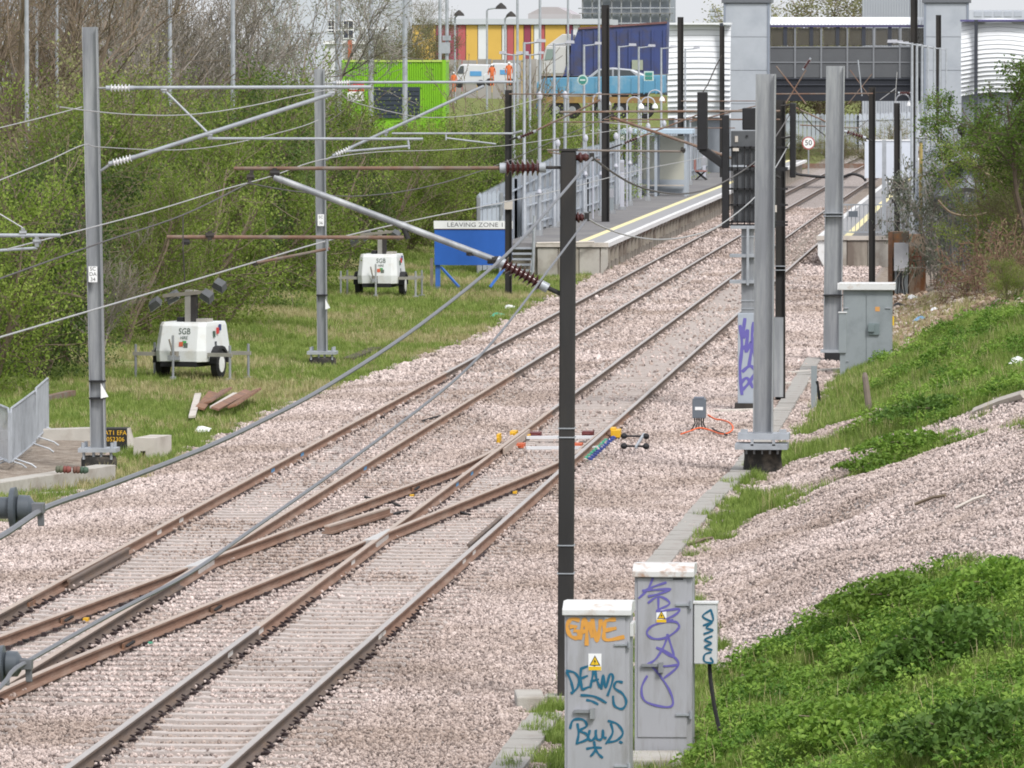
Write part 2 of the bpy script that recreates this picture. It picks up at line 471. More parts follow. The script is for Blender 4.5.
quads = np.stack([ii[:-1, :-1].ravel(), ii[:-1, 1:].ravel(), ii[1:, 1:].ravel(), ii[1:, :-1].ravel()], 1)
gme = bpy.data.meshes.new('ground')
gme.from_pydata(verts.tolist(), [], quads.tolist())
ga = gme.attributes.new('grass', 'FLOAT', 'POINT'); ga.data.foreach_set('value', grassmask(GX.ravel(), GY.ravel()).astype(np.float32))
da = gme.attributes.new('dirt', 'FLOAT', 'POINT'); da.data.foreach_set('value', dirtmask(GX.ravel(), GY.ravel()).astype(np.float32))
gme.polygons.foreach_set('use_smooth', [True] * len(gme.polygons))
def groundmat():
    m = bpy.data.materials.new('ground'); m.use_nodes = True
    nt = m.node_tree; n = nt.nodes; L = nt.links
    b = n['Principled BSDF']; b.inputs['Roughness'].default_value = 0.95; b.inputs['Specular IOR Level'].default_value = 0.15
    g = n.new('ShaderNodeNewGeometry')
    def attr(a):
        x = n.new('ShaderNodeAttribute'); x.attribute_name = a; return x.outputs['Fac']
    def noise(sc, det=5):
        x = n.new('ShaderNodeTexNoise'); x.inputs['Scale'].default_value = sc; x.inputs['Detail'].default_value = det
        L.new(g.outputs['Position'], x.inputs['Vector']); return x.outputs['Fac']
    def ramp(f, stops):
        r = n.new('ShaderNodeValToRGB'); e = r.color_ramp.elements
        while len(e) < len(stops): e.new(0.5)
        for i, (p, c) in enumerate(stops): e[i].position = p; e[i].color = (*c, 1)
        L.new(f, r.inputs[0]); return r.outputs[0]
    def mix(f, a, c):
        x = n.new('ShaderNodeMix'); x.data_type = 'RGBA'; L.new(f, x.inputs[0]); L.new(a, x.inputs[6]); L.new(c, x.inputs[7]); return x.outputs[2]
    vo = n.new('ShaderNodeTexVoronoi'); vo.inputs['Scale'].default_value = 22; L.new(g.outputs['Position'], vo.inputs['Vector'])
    sep = n.new('ShaderNodeSeparateColor'); L.new(vo.outputs['Color'], sep.inputs[0])
    stone = ramp(sep.outputs[0], [(0, (0.17, 0.14, 0.13)), (0.4, (0.30, 0.26, 0.245)), (0.75, (0.41, 0.36, 0.34)), (1, (0.52, 0.47, 0.45))])
    soil = ramp(noise(2.2, 8), [(0.3, (0.11, 0.145, 0.036)), (0.5, (0.165, 0.195, 0.058)), (0.7, (0.26, 0.235, 0.125))])
    earth = ramp(noise(5, 8), [(0.3, (0.19, 0.15, 0.12)), (0.55, (0.29, 0.245, 0.205)), (0.75, (0.38, 0.335, 0.29))])
    c = mix(attr('grass'), stone, soil)
    c = mix(attr('dirt'), c, earth)
    L.new(c, b.inputs['Base Color'])
    bp = n.new('ShaderNodeBump'); bp.inputs['Strength'].default_value = 0.8; bp.inputs['Distance'].default_value = 0.04
    L.new(vo.outputs['Distance'], bp.inputs['Height']); L.new(bp.outputs[0], b.inputs['Normal'])
    return m
gme.materials.append(groundmat())
ground = bpy.data.objects.new('ground', gme); col.objects.link(ground); struct(ground)

# ------------------------------------------------------------------ scatter with geometry nodes
def gn_scatter(name, P, S, protos, tilt=0.25, zrot=True):
    """points with a scale attribute; a node group instances one of the prototypes on each"""
    cl = bpy.data.collections.new(name + '_kinds')
    for o in protos: cl.objects.link(o)
    me = bpy.data.meshes.new(name); me.from_pydata(P.tolist(), [], [])
    a = me.attributes.new('sc', 'FLOAT', 'POINT'); a.data.foreach_set('value', S.astype(np.float32))
    o = bpy.data.objects.new(name, me); col.objects.link(o)
    ng = bpy.data.node_groups.new(name, 'GeometryNodeTree')
    ng.interface.new_socket('Geometry', in_out='INPUT', socket_type='NodeSocketGeometry')
    ng.interface.new_socket('Geometry', in_out='OUTPUT', socket_type='NodeSocketGeometry')
    N = ng.nodes; L = ng.links
    gi = N.new('NodeGroupInput'); go = N.new('NodeGroupOutput')
    m2p = N.new('GeometryNodeMeshToPoints')
    L.new(gi.outputs[0], m2p.inputs['Mesh'])
    ci = N.new('GeometryNodeCollectionInfo'); ci.inputs['Collection'].default_value = cl
    ci.inputs['Separate Children'].default_value = True; ci.inputs['Reset Children'].default_value = True
    rv = N.new('FunctionNodeRandomValue'); rv.data_type = 'FLOAT_VECTOR'
    rv.inputs[0].default_value = (-tilt, -tilt, 0); rv.inputs[1].default_value = (tilt, tilt, 6.2831)
    ri = N.new('FunctionNodeRandomValue'); ri.data_type = 'INT'
    for k in ri.inputs:
        if k.name == 'Min' and k.type == 'INT': k.default_value = 0
        if k.name == 'Max' and k.type == 'INT': k.default_value = len(protos) - 1
        if k.name == 'Seed': k.default_value = 5
    at_ = N.new('GeometryNodeInputNamedAttribute'); at_.data_type = 'FLOAT'; at_.inputs['Name'].default_value = 'sc'
    ip = N.new('GeometryNodeInstanceOnPoints'); ip.inputs['Pick Instance'].default_value = True
    L.new(m2p.outputs[0], ip.inputs['Points']); L.new(ci.outputs[0], ip.inputs['Instance'])
    L.new([x for x in ri.outputs if x.type == 'INT'][0], ip.inputs['Instance Index'])
    L.new([x for x in rv.outputs if x.type == 'VECTOR'][0], ip.inputs['Rotation'])
    L.new(at_.outputs[0], ip.inputs['Scale'])
    L.new(ip.outputs[0], go.inputs[0])
    md = o.modifiers.new('scatter', 'NODES'); md.node_group = ng
    return stuff(o)
def proto(name, mb, m, smooth=False):
    return bpy.data.objects.new(name, mb.mesh(name, m, smooth))
def inview(X, Y, m=1.6):
    lo = 8.3 - 1022 * Y / 7000; return (X > lo - m) & (X < 8.3 + 0.02 + m)
def cand(x0, x1, y0, y1, dens):
    n = int((x1 - x0) * (y1 - y0) * dens)
    X = rng.uniform(x0, x1, n); Y = rng.uniform(y0, y1, n)
    k = inview(X, Y); return X[k], Y[k]

# ================================================================== TRACKS
T1L, T1R, T2L, T2R = -4.05, -2.58, -0.70, 0.78
def shift(Y): return 1.1e-5 * max(0, Y - 200) ** 2
def cross(Y):
    """how far the crossover has left the right-hand track"""
    if Y > 124.5: return 0.0
    if Y > 113: return 0.00326 * (124.5 - Y) ** 2
    g = 0.431 + 0.075 * (113 - Y)
    if Y > 79: return g
    g79 = 0.431 + 0.075 * 34
    t = 79 - Y
    return min(3.35, g79 + 0.075 * t - 0.0028 * t * t) if t < 13.4 else 3.35
PROF = [(-.07, .012), (-.07, .022), (-.012, .047), (-.010, .118), (-.036, .130), (-.036, .160), (-.029, .170), (.029, .170), (.036, .160), (.036, .130), (.010, .118), (.012, .047), (.07, .022), (.07, .012)]
PROF = [(a, .17 - (.17 - b) * .84) for a, b in PROF]
def rail(xf, y0, y1, parent, web, head, dz=0.0, step=3.0, name='rail', prof=PROF):
    mb = MB()
    ys = list(np.arange(y0, y1, step)) + [y1]
    n = len(prof); vs = []; fs = []; mi = []
    for y in ys:
        x = xf(y)
        for a, b in prof: vs.append((x + a, y, b + dz))
    for i in range(len(ys) - 1):
        for k in range(n):
            j = (k + 1) % n
            fs.append((i * n + k, i * n + j, (i + 1) * n + j, (i + 1) * n + k))
            mi.append(1 if k in (5, 6, 7) else 0)
    fs += [tuple(range(n)), tuple(reversed(range((len(ys) - 1) * n, len(ys) * n)))]; mi += [0, 0]
    mb.add(vs, fs); mb.mi = mi
    return mb.build(name, [web, head], parent)
SPC = 0.65
SY = np.arange(56.0, 152.0, SPC)
clip_mb = MB()
clip_mb.path([(0.0, -.062, .03), (.05, -.060, .045), (.085, -.02, .03), (.05, .01, .07), (.01, .035, .075), (.05, .062, .055), (.095, .045, .025)], 0.0125, 5)
clip_mb.mm(-.01, .075, -.045, .045, .0, .028)
CLIPM = mat('dark rail clip', (0.045, 0.032, 0.034), 0.7, 0.2, 0.3, 12)
clip_me = clip_mb.mesh('rail_clip', CLIPM)
sl_mb = MB()
for sgn in (-1, 1):                                    # twin rail seats raised over a waisted middle
    sl_mb.prism([(sgn * a, z) for a, z in ((0.45, -.2), (1.25, -.2), (1.25, -.03), (1.2, 0.0), (0.5, 0.0), (0.45, -.006))], -.115, .115, 'y')
sl_mb.prism([(-.447, -.2), (.447, -.2), (.447, -.007), (-.447, -.007)], -.105, .105, 'y')
sl_me = sl_mb.mesh('sleeper', SLEEP)
def track(label, cx, l, r, group):
    t = thing('railway_track', label, 'railway track', (cx, 60, 0), group)
    far = MB()
    for y in SY:
        if inview(np.array(cx), np.array(y), 2.2) == False: continue
        s = bpy.data.objects.new('sleeper', sl_me); col.objects.link(s); s.parent = t
        s.location = (random.uniform(-.02, .02), y - 60, random.uniform(-.008, .004)); s.rotation_euler = (0, 0, random.uniform(-.006, .006))
        for x, sg in ((l + .07, 1), (r + .07, 1)):
            if y < 88:
                c = bpy.data.objects.new('rail_clip', clip_me); col.objects.link(c); c.parent = s
                c.location = (x - cx - .01, 0, 0.02); c.scale = (.85, .85, .8); c.rotation_euler = (0, 0, random.uniform(-.15, .15))
            else:
                far.prism([(y - .05, 0), (y + .05, 0), (y + .0, random.uniform(.02, .045)), (y - .03, random.uniform(.02, .045))], x - .005, x + random.uniform(.035, .065), 'x')
        if y > 88:
            for x in (l - .07, r - .07): far.mm(x - .08, x + .005, y - .05, y + .05, 0, .05)
    stuff(far.build('rail_clips', CLIPM, t))
    sf = MB()
    for y in np.arange(SY[-1] + SPC, 235, SPC): sf.mm(cx - 1.25, cx + 1.25, y - .11, y + .11, -.2, -.004)
    stuff(sf.build('far_sleepers', SLEEP, t))
    return t
t1 = track('left-hand railway track running beside the long grey platform with the blue board', -3.315, T1L, T1R, 'two railway tracks')
t2 = track('right-hand railway track with shiny rails, nearest to the graffiti covered cabinets', 0.04, T2L, T2R, 'two railway tracks')
for x in (T1L, T1R):
    rail(lambda y, x=x: x, 60, 86.6 if x == T1L else 90, t1, RAILOLD, HEADN)
    rail(lambda y, x=x: x, 86.6 if x == T1L else 90, 150, t1, RAILNEW, HEADN)
    rail(lambda y, x=x: x + shift(y), 150, 560, t1, RAILOLD, HEADS, step=6)
for x in (T2L, T2R):
    rail(lambda y, x=x: x, 52, 82.2, t2, RAILOLD, HEADS)
    rail(lambda y, x=x: x, 82.2, 134, t2, RAILNEW, HEADN if x == T2L else HEADS)
    rail(lambda y, x=x: x + shift(y), 134, 560, t2, RAILOLD, HEADS, step=6)
# welded joints, paint marks on the webs
def webmark(x, y, m, parent, w=.14, h=.10):
    MB().mm(x + .0125, x + .0145, y - w / 2, y + w / 2, .04, .04 + h * .75).build('paint_mark', m, parent)
PBLUE = mat('pale blue marking paint', (0.10, 0.30, 0.56), 0.7, 0, 0.1, 9)
PWHITE = mat('white marking paint', (0.66, 0.64, 0.62), 0.7, 0, 0.1, 9)
PGREEN = mat('green insulator pad', (0.06, 0.35, 0.22), 0.6, 0, 0.1, 9)
for px, py, x, m, t in ((267, 471, T1L, PBLUE, t1), (298, 455, T1L, PBLUE, t1), (360, 469, T1R, PBLUE, t1), (165, 521, T1L, PWHITE, t1), (146, 533, T1L, PWHITE, t1), (453, 485, T2L, PBLUE, t2), (470, 474, T2L, PBLUE, t2), (349, 563, T2L, PWHITE, t2), (257, 632, T2L, PWHITE, t2), (230, 655, T2L, PWHITE, t2), (460, 562, T2R, PWHITE, t2), (468, 553, T2R, PWHITE, t2), (373, 637, T2R, PWHITE, t2), (380, 634, T2R, PWHITE, t2)):
    webmark(x, gr(px, py, .08).y, m, t, 0.5, .11)
for y in (86.6, 90.6): MB().mm(T1L + .014, T1L + .04, y - .3, y + .3, .045, .11).build('fishplate', RUSTB, t1)
for y in (82.2,): MB().mm(T2R + .0365, T2R + .039, y - .05, y + .05, .13, .165).build('weld_collar', RUSTB, t2)

# ---- crossover with two crossings, check rails and point gear
xo = thing('rail_crossover', 'rusty crossover rails slanting between the two railway tracks', 'rail crossover', (-1.6, 100, 0))
rail(lambda y: T2L - cross(y), 62, 120.3, xo, RAILNEW, HEADN, -.004, 1.2)
rail(lambda y: T2R - cross(y), 62, 120.6, xo, RAILNEW, HEADN, -.004, 1.2)
BLADE = [(-.03, .012), (-.03, .03), (-.012, .05), (-.012, .15), (-.006, .158), (.012, .158), (.02, .15), (.012, .05), (.03, .03), (.03, .012)]
def blade(xf, y0, y1):
    mb = MB(); ys = list(np.arange(y0, y1, .6)) + [y1]
    for a, b in zip(ys[:-1], ys[1:]):
        mb.mm(xf((a + b) / 2) - .018, xf((a + b) / 2) + .018, a, b + .01, .03, .160)
    return mb.build('switch_blade', HEADN, xo)
blade(lambda y: T2R - .070 - .0035 * (127 - y), 120.7, 127)
blade(lambda y: T2L + .070 + .0012 * (127 - y), 120.7, 127)
CHK = [(a * .8, b * .96) for a, b in PROF]
rail(lambda y: T2R - .105, 96.5, 102.5, xo, RAILOLD, RAILOLD, .006, 2, 'check_rail', CHK)
rail(lambda y: T1L + .105, 89.5, 95.5, xo, RAILOLD, RAILOLD, .006, 2, 'check_rail', CHK)
NOSE = mat('worn crossing steel', (0.55, 0.53, 0.52), 0.45, 0.4, 0.1, 6)
for yc, xr in ((98.9, T2L), (93.65, T1R)):
    mb = MB()
    g = lambda y: xr - 0.075 * (yc - y) * 1.0
    pl = [(xr - .02, yc + .6), (xr + .02, yc + .6), (xr + .03, yc - 1.6), (xr - .16, yc - 1.9)]
    mb.prism(pl, .06, .1715, 'z').build('crossing_nose', NOSE, xo)
bear = MB().mm(-.36, .36, -.115, .115, -.2, -.003).mesh('bearer', SLEEP)
for y in SY:
    if 74 < y < 118:
        o = bpy.data.objects.new('bearer', bear); col.objects.link(o); o.parent = xo; o.location = (-.035 + random.uniform(-.02, .02), y - 100, -.002)
mb = MB()
for y in SY:
    for base in (T2L, T2R):
        x = base - cross(y)
        if 66 < y < 118 and all(abs(x - q) > .3 for q in (T1L, T1R, T2L, T2R)):
            mb.mm(x + .065, x + .125, y - .045, y + .045, .0, .045); mb.mm(x - .125, x - .065, y - .05, y + .05, .0, .04)
stuff(mb.build('rail_clips', CLIPM, xo))
# joint plates and spring fittings on the crossover
for px, py in ((58, 618), (118, 640), (72, 662), (420, 487), (350, 486)):
    pass
for y, base in ((84.2, T2L), (80.6, T2R), (86.0, T2R), (110.5, T2L)):
    x = base - cross(y)
    MB().mm(x + .013, x + .035, y - .35, y + .35, .05, .11).build('fishplate', RUSTB, xo)
    mb = MB()
    for k in range(6): mb.cyl((x + .05, y - .3 + k * .12, .085), (x + .085, y - .3 + k * .12, .085), .018, n=6)
    mb.build('bolt_row', BLACK, xo)
for y, base, m in ((84.9, T2L, YEL), (81.4, T2R, PGREEN), (109.6, T2L, YEL), (110.6, T2R, YEL)):
    x = base - cross(y); MB().mm(x + .10, x + .16, y - .08, y + .08, .0, .04).build('marker_pad', m, xo)
# stretcher bars, drive boxes, yellow clamps and rods at the switch toes (Y about 124..129)
def pt(px, py, z): return gr(px, py, z)
for py in (437.5, 448):
    a = pt(526, py, .07); b = pt(598, py - .5, .07)
    MB().bar(a, b, .12, .05).build('stretcher_bar', mat('pale stretcher', (0.62, 0.63, 0.66), 0.5, 0, 0.06, 4), xo)
DRED = mat('dark red drive box', (0.12, 0.022, 0.022), 0.6, 0, 0.15, 8)
ORP = mat('orange red oxide', (0.50, 0.11, 0.045), 0.7, 0, 0.12, 8)
for px, py, w, h, m, nm in ((535, 436, .22, .09, DRED, 'drive_box'), (588, 435, .2, .09, DRED, 'drive_box'), (518, 446, .24, .07, ORP, 'slide_plate'), (578, 446, .16, .07, ORP, 'slide_plate'), (499, 441, .055, .15, YEL, 'clamp'), (514, 434, .12, .08, YEL, 'clamp'), (527, 438, .10, .08, YEL, 'clamp')):
    p = pt(px, py, .03); mb = MB(); mb.box((p.x, p.y, .01 + h / 2), (w, .5, h)); mb.cyl((p.x - w * .3, p.y - .3, .01 + h * .6), (p.x + w * .3, p.y - .3, .01 + h * .6), .02, n=6); mb.build(nm, m, xo)
p = pt(616, 437, .03)
mb = MB(); mb.box((p.x, p.y, .10), (.17, .5, .14)); mb.box((p.x - .05, p.y, .18), (.09, .4, .05)); mb.build('clamp', YEL, xo, bevel=.01)
for py in (436, 446):
    a = pt(624, py, .09); b = pt(646, py + .3, .09)
    mb = MB(); mb.cyl(a, b, .02, n=6)
    for q in (a, b): mb.lathe(q - Vector((.06, 0, 0)), q + Vector((.06, 0, 0)), [(0, .02), (.3, .055), (.7, .055), (1, .02)], 8)
    mb.build('detector_rod', BLACK, xo)
MB().bar(pt(644, 434, .09), pt(636, 447, .09), .04, .04).build('rod_yoke', GALV2, xo)
mb = MB()
for k in range(9):
    y = 119.5 + k * .7; mb.box((T2R + .10, y, .05), (.05, .3, .08))
mb.build('green_pads', PGREEN, xo)
mb = MB()
for k in range(12):
    y = 119.5 + k * .62; mb.lathe((T2R + .16, y, .03), (T2R + .16, y, .08), [(0, .055), (.6, .055), (1, .02)], 6)
mb.build('blue_bolts', mat('dark blue bolt', (0.03, 0.05, 0.22), 0.5, 0, 0.1, 8), xo)
# bond cables lying by the crossings
def cable(pts, r, m, label, name='track_cable', cat='cable', group=None):
    P = [Vector(p) for p in smooth_line([tuple(p) for p in pts], 5)]
    return tag(MB().path(P, r, 5).build(name, m), label, cat, group)
for pts, lb in (([(365, 497), (378, 500), (392, 503), (400, 506)], 'black cable curling on ballast above the lying spare rail'),
                ([(385, 516), (397, 513), (408, 511)], 'short black cable on ballast left of the nearer crossing'),
                ([(440, 512), (452, 508), (462, 513), (470, 515)], 'black cable tail on ballast right of the nearer crossing'),
                ([(295, 532), (306, 529), (317, 526)], 'short grey cable beside the rusty spare rail end'),
                ([(1, 641), (10, 637), (16, 640), (28, 641)], 'black cable end on ballast at the left picture edge'),
                ([(92, 640), (95, 636), (102, 639), (108, 637)], 'small looped cable between the crossover rails at the lower left'),
                ([(360, 420), (372, 417), (384, 418)], 'black cable loop under the left rail of the far track'),
                ([(422, 421), (432, 418), (440, 416)], 'short dark cable between the rails of the far track')):
    cable([gr(a, b, .03) for a, b in pts], .022, RUBBER, lb, group='loose track cables')
sp = thing('spare_rail', 'loose rusty rail length lying on ballast between the crossover rails', 'rail', gr(325, 534, 0))
a, b = gr(327, 533, .06), gr(388, 514, .06)
mb = MB(); d = (b - a).normalized(); sx = d.cross(Vector((0, 0, 1)))
mb.bar(a, b, .16, .03); mb.bar(a + Vector((0, 0, .05)), b + Vector((0, 0, .05)), .07, .07); mb.build('web', RAILNEW, sp)
MB().bar(a + Vector((0, 0, .095)), b + Vector((0, 0, .095)), .085, .025).build('head', HEADN, sp)

# ------------------------------------------------------------------ ballast stones
def stone(seed):
    r = random.Random(seed); bm = bmesh.new()
    bmesh.ops.create_icosphere(bm, subdivisions=1, radius=1.0)
    pl = []
    for v in bm.verts:
        k = r.uniform(.7, 1.12); v.co = Vector((v.co.x * k * 1.15, v.co.y * k, v.co.z * k * .78))
    me = bpy.data.meshes.new('stone'); bm.to_mesh(me); bm.free()
    me.materials.append(stonemat('ballast stone', [(0.20, 0.174, 0.168), (0.41, 0.355, 0.338), (0.51, 0.443, 0.420), (0.58, 0.506, 0.482), (0.70, 0.63, 0.605)]))
    return bpy.data.objects.new('stone', me)
stones = [stone(i) for i in range(7)]
def stone_points(x0, x1, y0, y1, dens, keep, zoff=0.0):
    X, Y = cand(x0, x1, y0, y1, dens); k = keep(X, Y); return X[k], Y[k]
def trackbed(X, Y):
    m = grassmask(X, Y) < .5
    m &= (dirtmask(X, Y) < 0.9)
    return m
Xs, Ys, Ss, Zs = [], [], [], []
for y0, y1, dens, smin, smax in ((56, 84, 620, .011, .0225), (84, 112, 450, .0125, .0255), (112, 150, 230, .016, .030), (150, 200, 85, .024, .044), (200, 330, 30, .03, .055)):
    X, Y = stone_points(-8, 9.4, y0, y1, dens, trackbed)
    S = rng.uniform(smin, smax, len(X)) * (1 + .55 * (rng.random(len(X)) > .92))
    on = np.zeros(len(X), bool)
    ph = np.abs((Y - 56 + SPC / 2) % SPC - SPC / 2) < .105
    for cx in (-3.315, .04): on |= ph & (np.abs(X - cx) < 1.27)
    on |= ph & (X > -2.1) & (X < -1.2) & (Y < 118) & (Y > 74)
    outer = np.minimum(np.abs(X + 3.315), np.abs(X - .04))
    cover = .80 + .5 * wob(X, Y, .8, 2.0) + .2 * rng.normal(size=len(X)) * (rng.random(len(X)) > .6) + .45 * nsm(104, 122, Y) + .85 * nsm(.80, .95, outer) + .30 * ((X < -1.2) & (X > -2.3))
    drop = on & (cover < .93 + .25 * rng.random(len(X))) & (Y < 150)
    k = ~drop & ~((np.abs(X - .04) < .60) & (Y > 124 + 3 * wob(X, Y, 1.0)) & (rng.random(len(X)) < .78))
    X, Y, S, on = X[k], Y[k], S[k], on[k]
    nearrail = np.zeros(len(X), bool)
    for x in (T1L, T1R, T2L, T2R): nearrail |= np.abs(X - x) < .06
    X, Y, S, on = X[~nearrail], Y[~nearrail], S[~nearrail], on[~nearrail]
    foot = np.zeros(len(X))
    for x in (T1L, T1R, T2L, T2R): foot = np.maximum(foot, .045 * (np.abs(X - x) < .15))
    Z = foot + np.where(on, .012, H(X, Y) + .012 + rng.uniform(-.012, .016, len(X)) + .02 * np.clip(wob(X, Y, 1.3, 7.0), 0, 1) * (np.abs(X + 1.6) > 3))
    Xs.append(X); Ys.append(Y); Ss.append(S); Zs.append(Z)
SPt = np.stack([np.concatenate(Xs), np.concatenate(Ys), np.concatenate(Zs)], 1)
print('stones', len(SPt))
o = gn_scatter('ballast_stones', SPt, np.concatenate(Ss), stones, 3.1)
o['label'] = 'pinkish grey crushed stone ballast round the tracks'; o['category'] = 'ballast'
# ================================================================== OVERHEAD LINE EQUIPMENT
def onX(px, py, X):
    d = _F + _R * ((px - 512) / FPX) + _U * ((384 - py) / FPX)
    return CAM + d * ((X - CAM.x) / d.x)
def wire(pts, X, r, m, label, k=6, cat='overhead wire', name='overhead_wire'):
    P = smooth_line([tuple(onX(px, py, X)) for px, py in pts], k)
    return tag(MB().path(P, r, 6).build(name, m, smooth=True), label, cat, 'overhead line wires')
def hbeam(mb, p0, p1, w, d, t=.016):
    """H column, web facing the camera between two flange edges"""
    p0, p1 = Vector(p0), Vector(p1)
    for s in (-1, 1): mb.bar(p0 + Vector((s * (w / 2 - t / 2), 0, 0)), p1 + Vector((s * (w / 2 - t / 2), 0, 0)), t, d, up=(0, 1, 0))
    mb.bar(p0, p1, w - 2 * t, .012, up=(0, 1, 0))
def arm(parent, Y, segs):
    """segs: kind, x0,y0,x1,y1 (bearings in the plane of the arm), radius, material"""
    for s in segs:
        k, x0, y0, x1, y1 = s[:5]
        a, b = at(x0, y0, Y), at(x1, y1, Y)
        if k == 'tube': MB().cyl(a, b, s[5], n=10).build(s[7] if len(s) > 7 else 'tube', s[6], parent, smooth=True)
        elif k == 'ins':
            n, rs, m = s[5], s[6], s[7]
            d = (b - a); o = MB().insul(a + d * .12, a + d * .88, n, rs * .42, rs, 12).build('insulator', m, parent, smooth=True)
            MB().cyl(a, a + d * .14, rs * .62, n=10).cyl(b - d * .14, b, rs * .62, n=10).build('end_cap', GALV2, o, smooth=True)
        elif k == 'clamp':
            mb = MB(); c = (a + b) / 2; L = (b - a).length
            mb.bar(a, b, s[5], s[5]); mb.cyl(c - Vector((s[5], 0, 0)), c + Vector((s[5], 0, 0)), s[5] * .7, n=8); mb.build('clamp', s[6], parent)
def base_plate(t, x0, x1, yp, yb, Y, z0=None, stubs=True):
    a, b = at(x0, yp, Y), at(x1, yp, Y); lo = at(x0, yb, Y).z
    cx = (a.x + b.x) / 2; w = b.x - a.x
    mb = MB(); mb.box((cx, Y, a.z), (w, .55, .07))
    for sx in (-1, 1):
        for sy in (-1, 1): mb.cyl((cx + sx * w * .38, Y + sy * .2, a.z), (cx + sx * w * .38, Y + sy * .2, a.z + .13), .03, n=6)
    for sx in (-.36, -.1, .1, .36): mb.cyl((cx + sx * w, Y - .2, a.z - .16), (cx + sx * w, Y - .2, a.z), .025, n=6)
    mb.build('base_plate', GALV2, t)
    o = MB().lathe((cx, Y, lo - .3), (cx, Y, a.z - .11), [(0, w * .47), (.9, w * .47), (1, w * .43)], 14).build('foundation', mat('black foundation', (0.03, 0.028, 0.026), 0.9, 0, 0.4, 5, 0.5, 20, dirt=(0.12, 0.10, 0.08), dscale=4, damt=.35), t, smooth=True)
def plate(parent, cx, cy, Y, w, h, m=WHITEB, lines=None, size=.07, ink=BLACK, dy=-.14):
    c = at(cx, cy, Y); o = MB().box((c.x, Y + dy, c.z), (w, .006, h)).build('number_plate', m, parent)
    if lines:
        for i, s in enumerate(lines):
            z = c.z + (len(lines) / 2 - .5 - i) * h / len(lines)
            text_mesh(s, size, Matrix.Translation((c.x, Y + dy - .005, z)) @ FACE).build('lettering', ink, o)

# ---- dark mast in the foreground with its brown-insulator cantilever
Y0 = 75.2
m0 = thing('overhead_mast', 'dark steel mast in the foreground with rusty cantilever and brown ribbed insulators', 'mast', (at(566, 692, Y0).x, Y0, 0), 'overhead line masts')
a, b = at(565.3, 700, Y0), at(568.5, 151, Y0)
MB().bar(a, b, .165, .18, up=(0, 1, 0)).build('post', DARKST, m0, bevel=.02)
MB().box((b.x, Y0, b.z + .012), (.19, .2, .024)).build('cap', DARKST, m0)
for py in (428, 437, 545, 573):
    p = at(lerp(565.3, 568.5, (700 - py) / 549), py, Y0); MB().box(p, (.185, .2, .012)).build('band', GALV2, m0)
MB().box((a.x - .02, Y0, -.03), (.4, .4, .08)).build('footing', CONC, m0)
for (x, y, rr) in ((589, 157, 0), (584, 217, 0)):
    c = at(x, y, Y0); p = at(573, y + 1, Y0)
    o = MB().lathe(p, c, [(0, .025), (.3, .035), (.45, .06), (.55, .06), (.62, .035), (.8, .05), (1, .025)], 10).build('line_insulator', PORC, m0, smooth=True)
    MB().box(c + Vector((.03, 0, .0)), (.05, .06, .09)).build('wire_clip', DARKST, o)
arm(m0, Y0 - .01, [('tube', 561, 167.5, 545, 167.5, .018, DARKST, 'bracket'), ('ins', 546, 167.5, 500, 168, 7, .092, PORC), ('tube', 502, 168, 234, 168.5, .021, RUST, 'top_tube'),
                   ('tube', 561, 294, 546, 287, .026, DARKST, 'bracket'), ('ins', 548, 288.5, 497, 260, 9, .088, PORC), ('tube', 500, 262, 274, 177, .037, GALV, 'diagonal_tube'),
                   ('tube', 404, 237.6, 167, 237, .022, RUST, 'registration_tube'), ('tube', 408, 239, 404, 228, .03, DARKST, 'hook'),
                   ('clamp', 275, 168, 275, 178, .05, DARKST), ('clamp', 252, 170, 249, 184, .04, DARKST), ('clamp', 210, 231, 210, 240, .045, DARKST), ('clamp', 186, 239, 186, 245, .04, DARKST), ('clamp', 471, 249, 471, 256, .05, DARKST), ('clamp', 493, 257, 493, 263, .06, DARKST),
                   ('tube', 327, 239, 327, 251, .018, GALV, 'drop_bracket'), ('tube', 330, 248.5, 256, 263, .016, RUST, 'steady_arm'),
                   ('clamp', 255, 261, 255, 266, .03, DARKST)])
# ---- near mast left of the frame carrying the ends of the two lineside conductors
mN = thing('overhead_mast', 'dark lineside mast at the lower left edge carrying two ribbed conductor insulators', 'mast', (2.5, 32.6, 0), 'overhead line masts')
MB().mm(2.42, 2.58, 32.5, 32.7, -.06, 5.4).build('post', DARKST, mN)
for y, sx in ((508, 1.0), (664, .9)):
    Yn = 32.6; c = at(38 if y < 600 else 26, y, Yn)
    q = Vector((2.58, Yn, c.z)); d = c - q; L = d.length
    pr = [(0, .035), (1 - .28 / L, .035), (1 - .275 / L, .06), (1 - .2 / L, .065), (1 - .19 / L, .052), (1 - .135 / L, .052), (1 - .13 / L, .095 * sx), (1 - .105 / L, .1 * sx), (1 - .10 / L, .05), (1 - .09 / L, .062), (1 - .04 / L, .060), (1 - .02 / L, .03), (1, .025)]
    o = MB().lathe(q, c, pr, 18).build('line_insulator', mat('grey green porcelain', (0.075, 0.088, 0.105), 0.4, 0, 0.15, 20), mN, smooth=True)
    mb = MB(); mb.box(c + Vector((-.0, 0, .0)), (.06, .07, .05)); mb.bar(c + Vector((.01, 0, .02)), c + Vector((.015, 0, -.085)), .022, .03); mb.bar(c + Vector((-.09, 0, .02)), c + Vector((-.085, -.02, -.10)), .02, .03)
    mb.build('wire_clip', mat('dull zinc', (.14, .145, .16), .6, .3, .2, 20), o, bevel=.004)
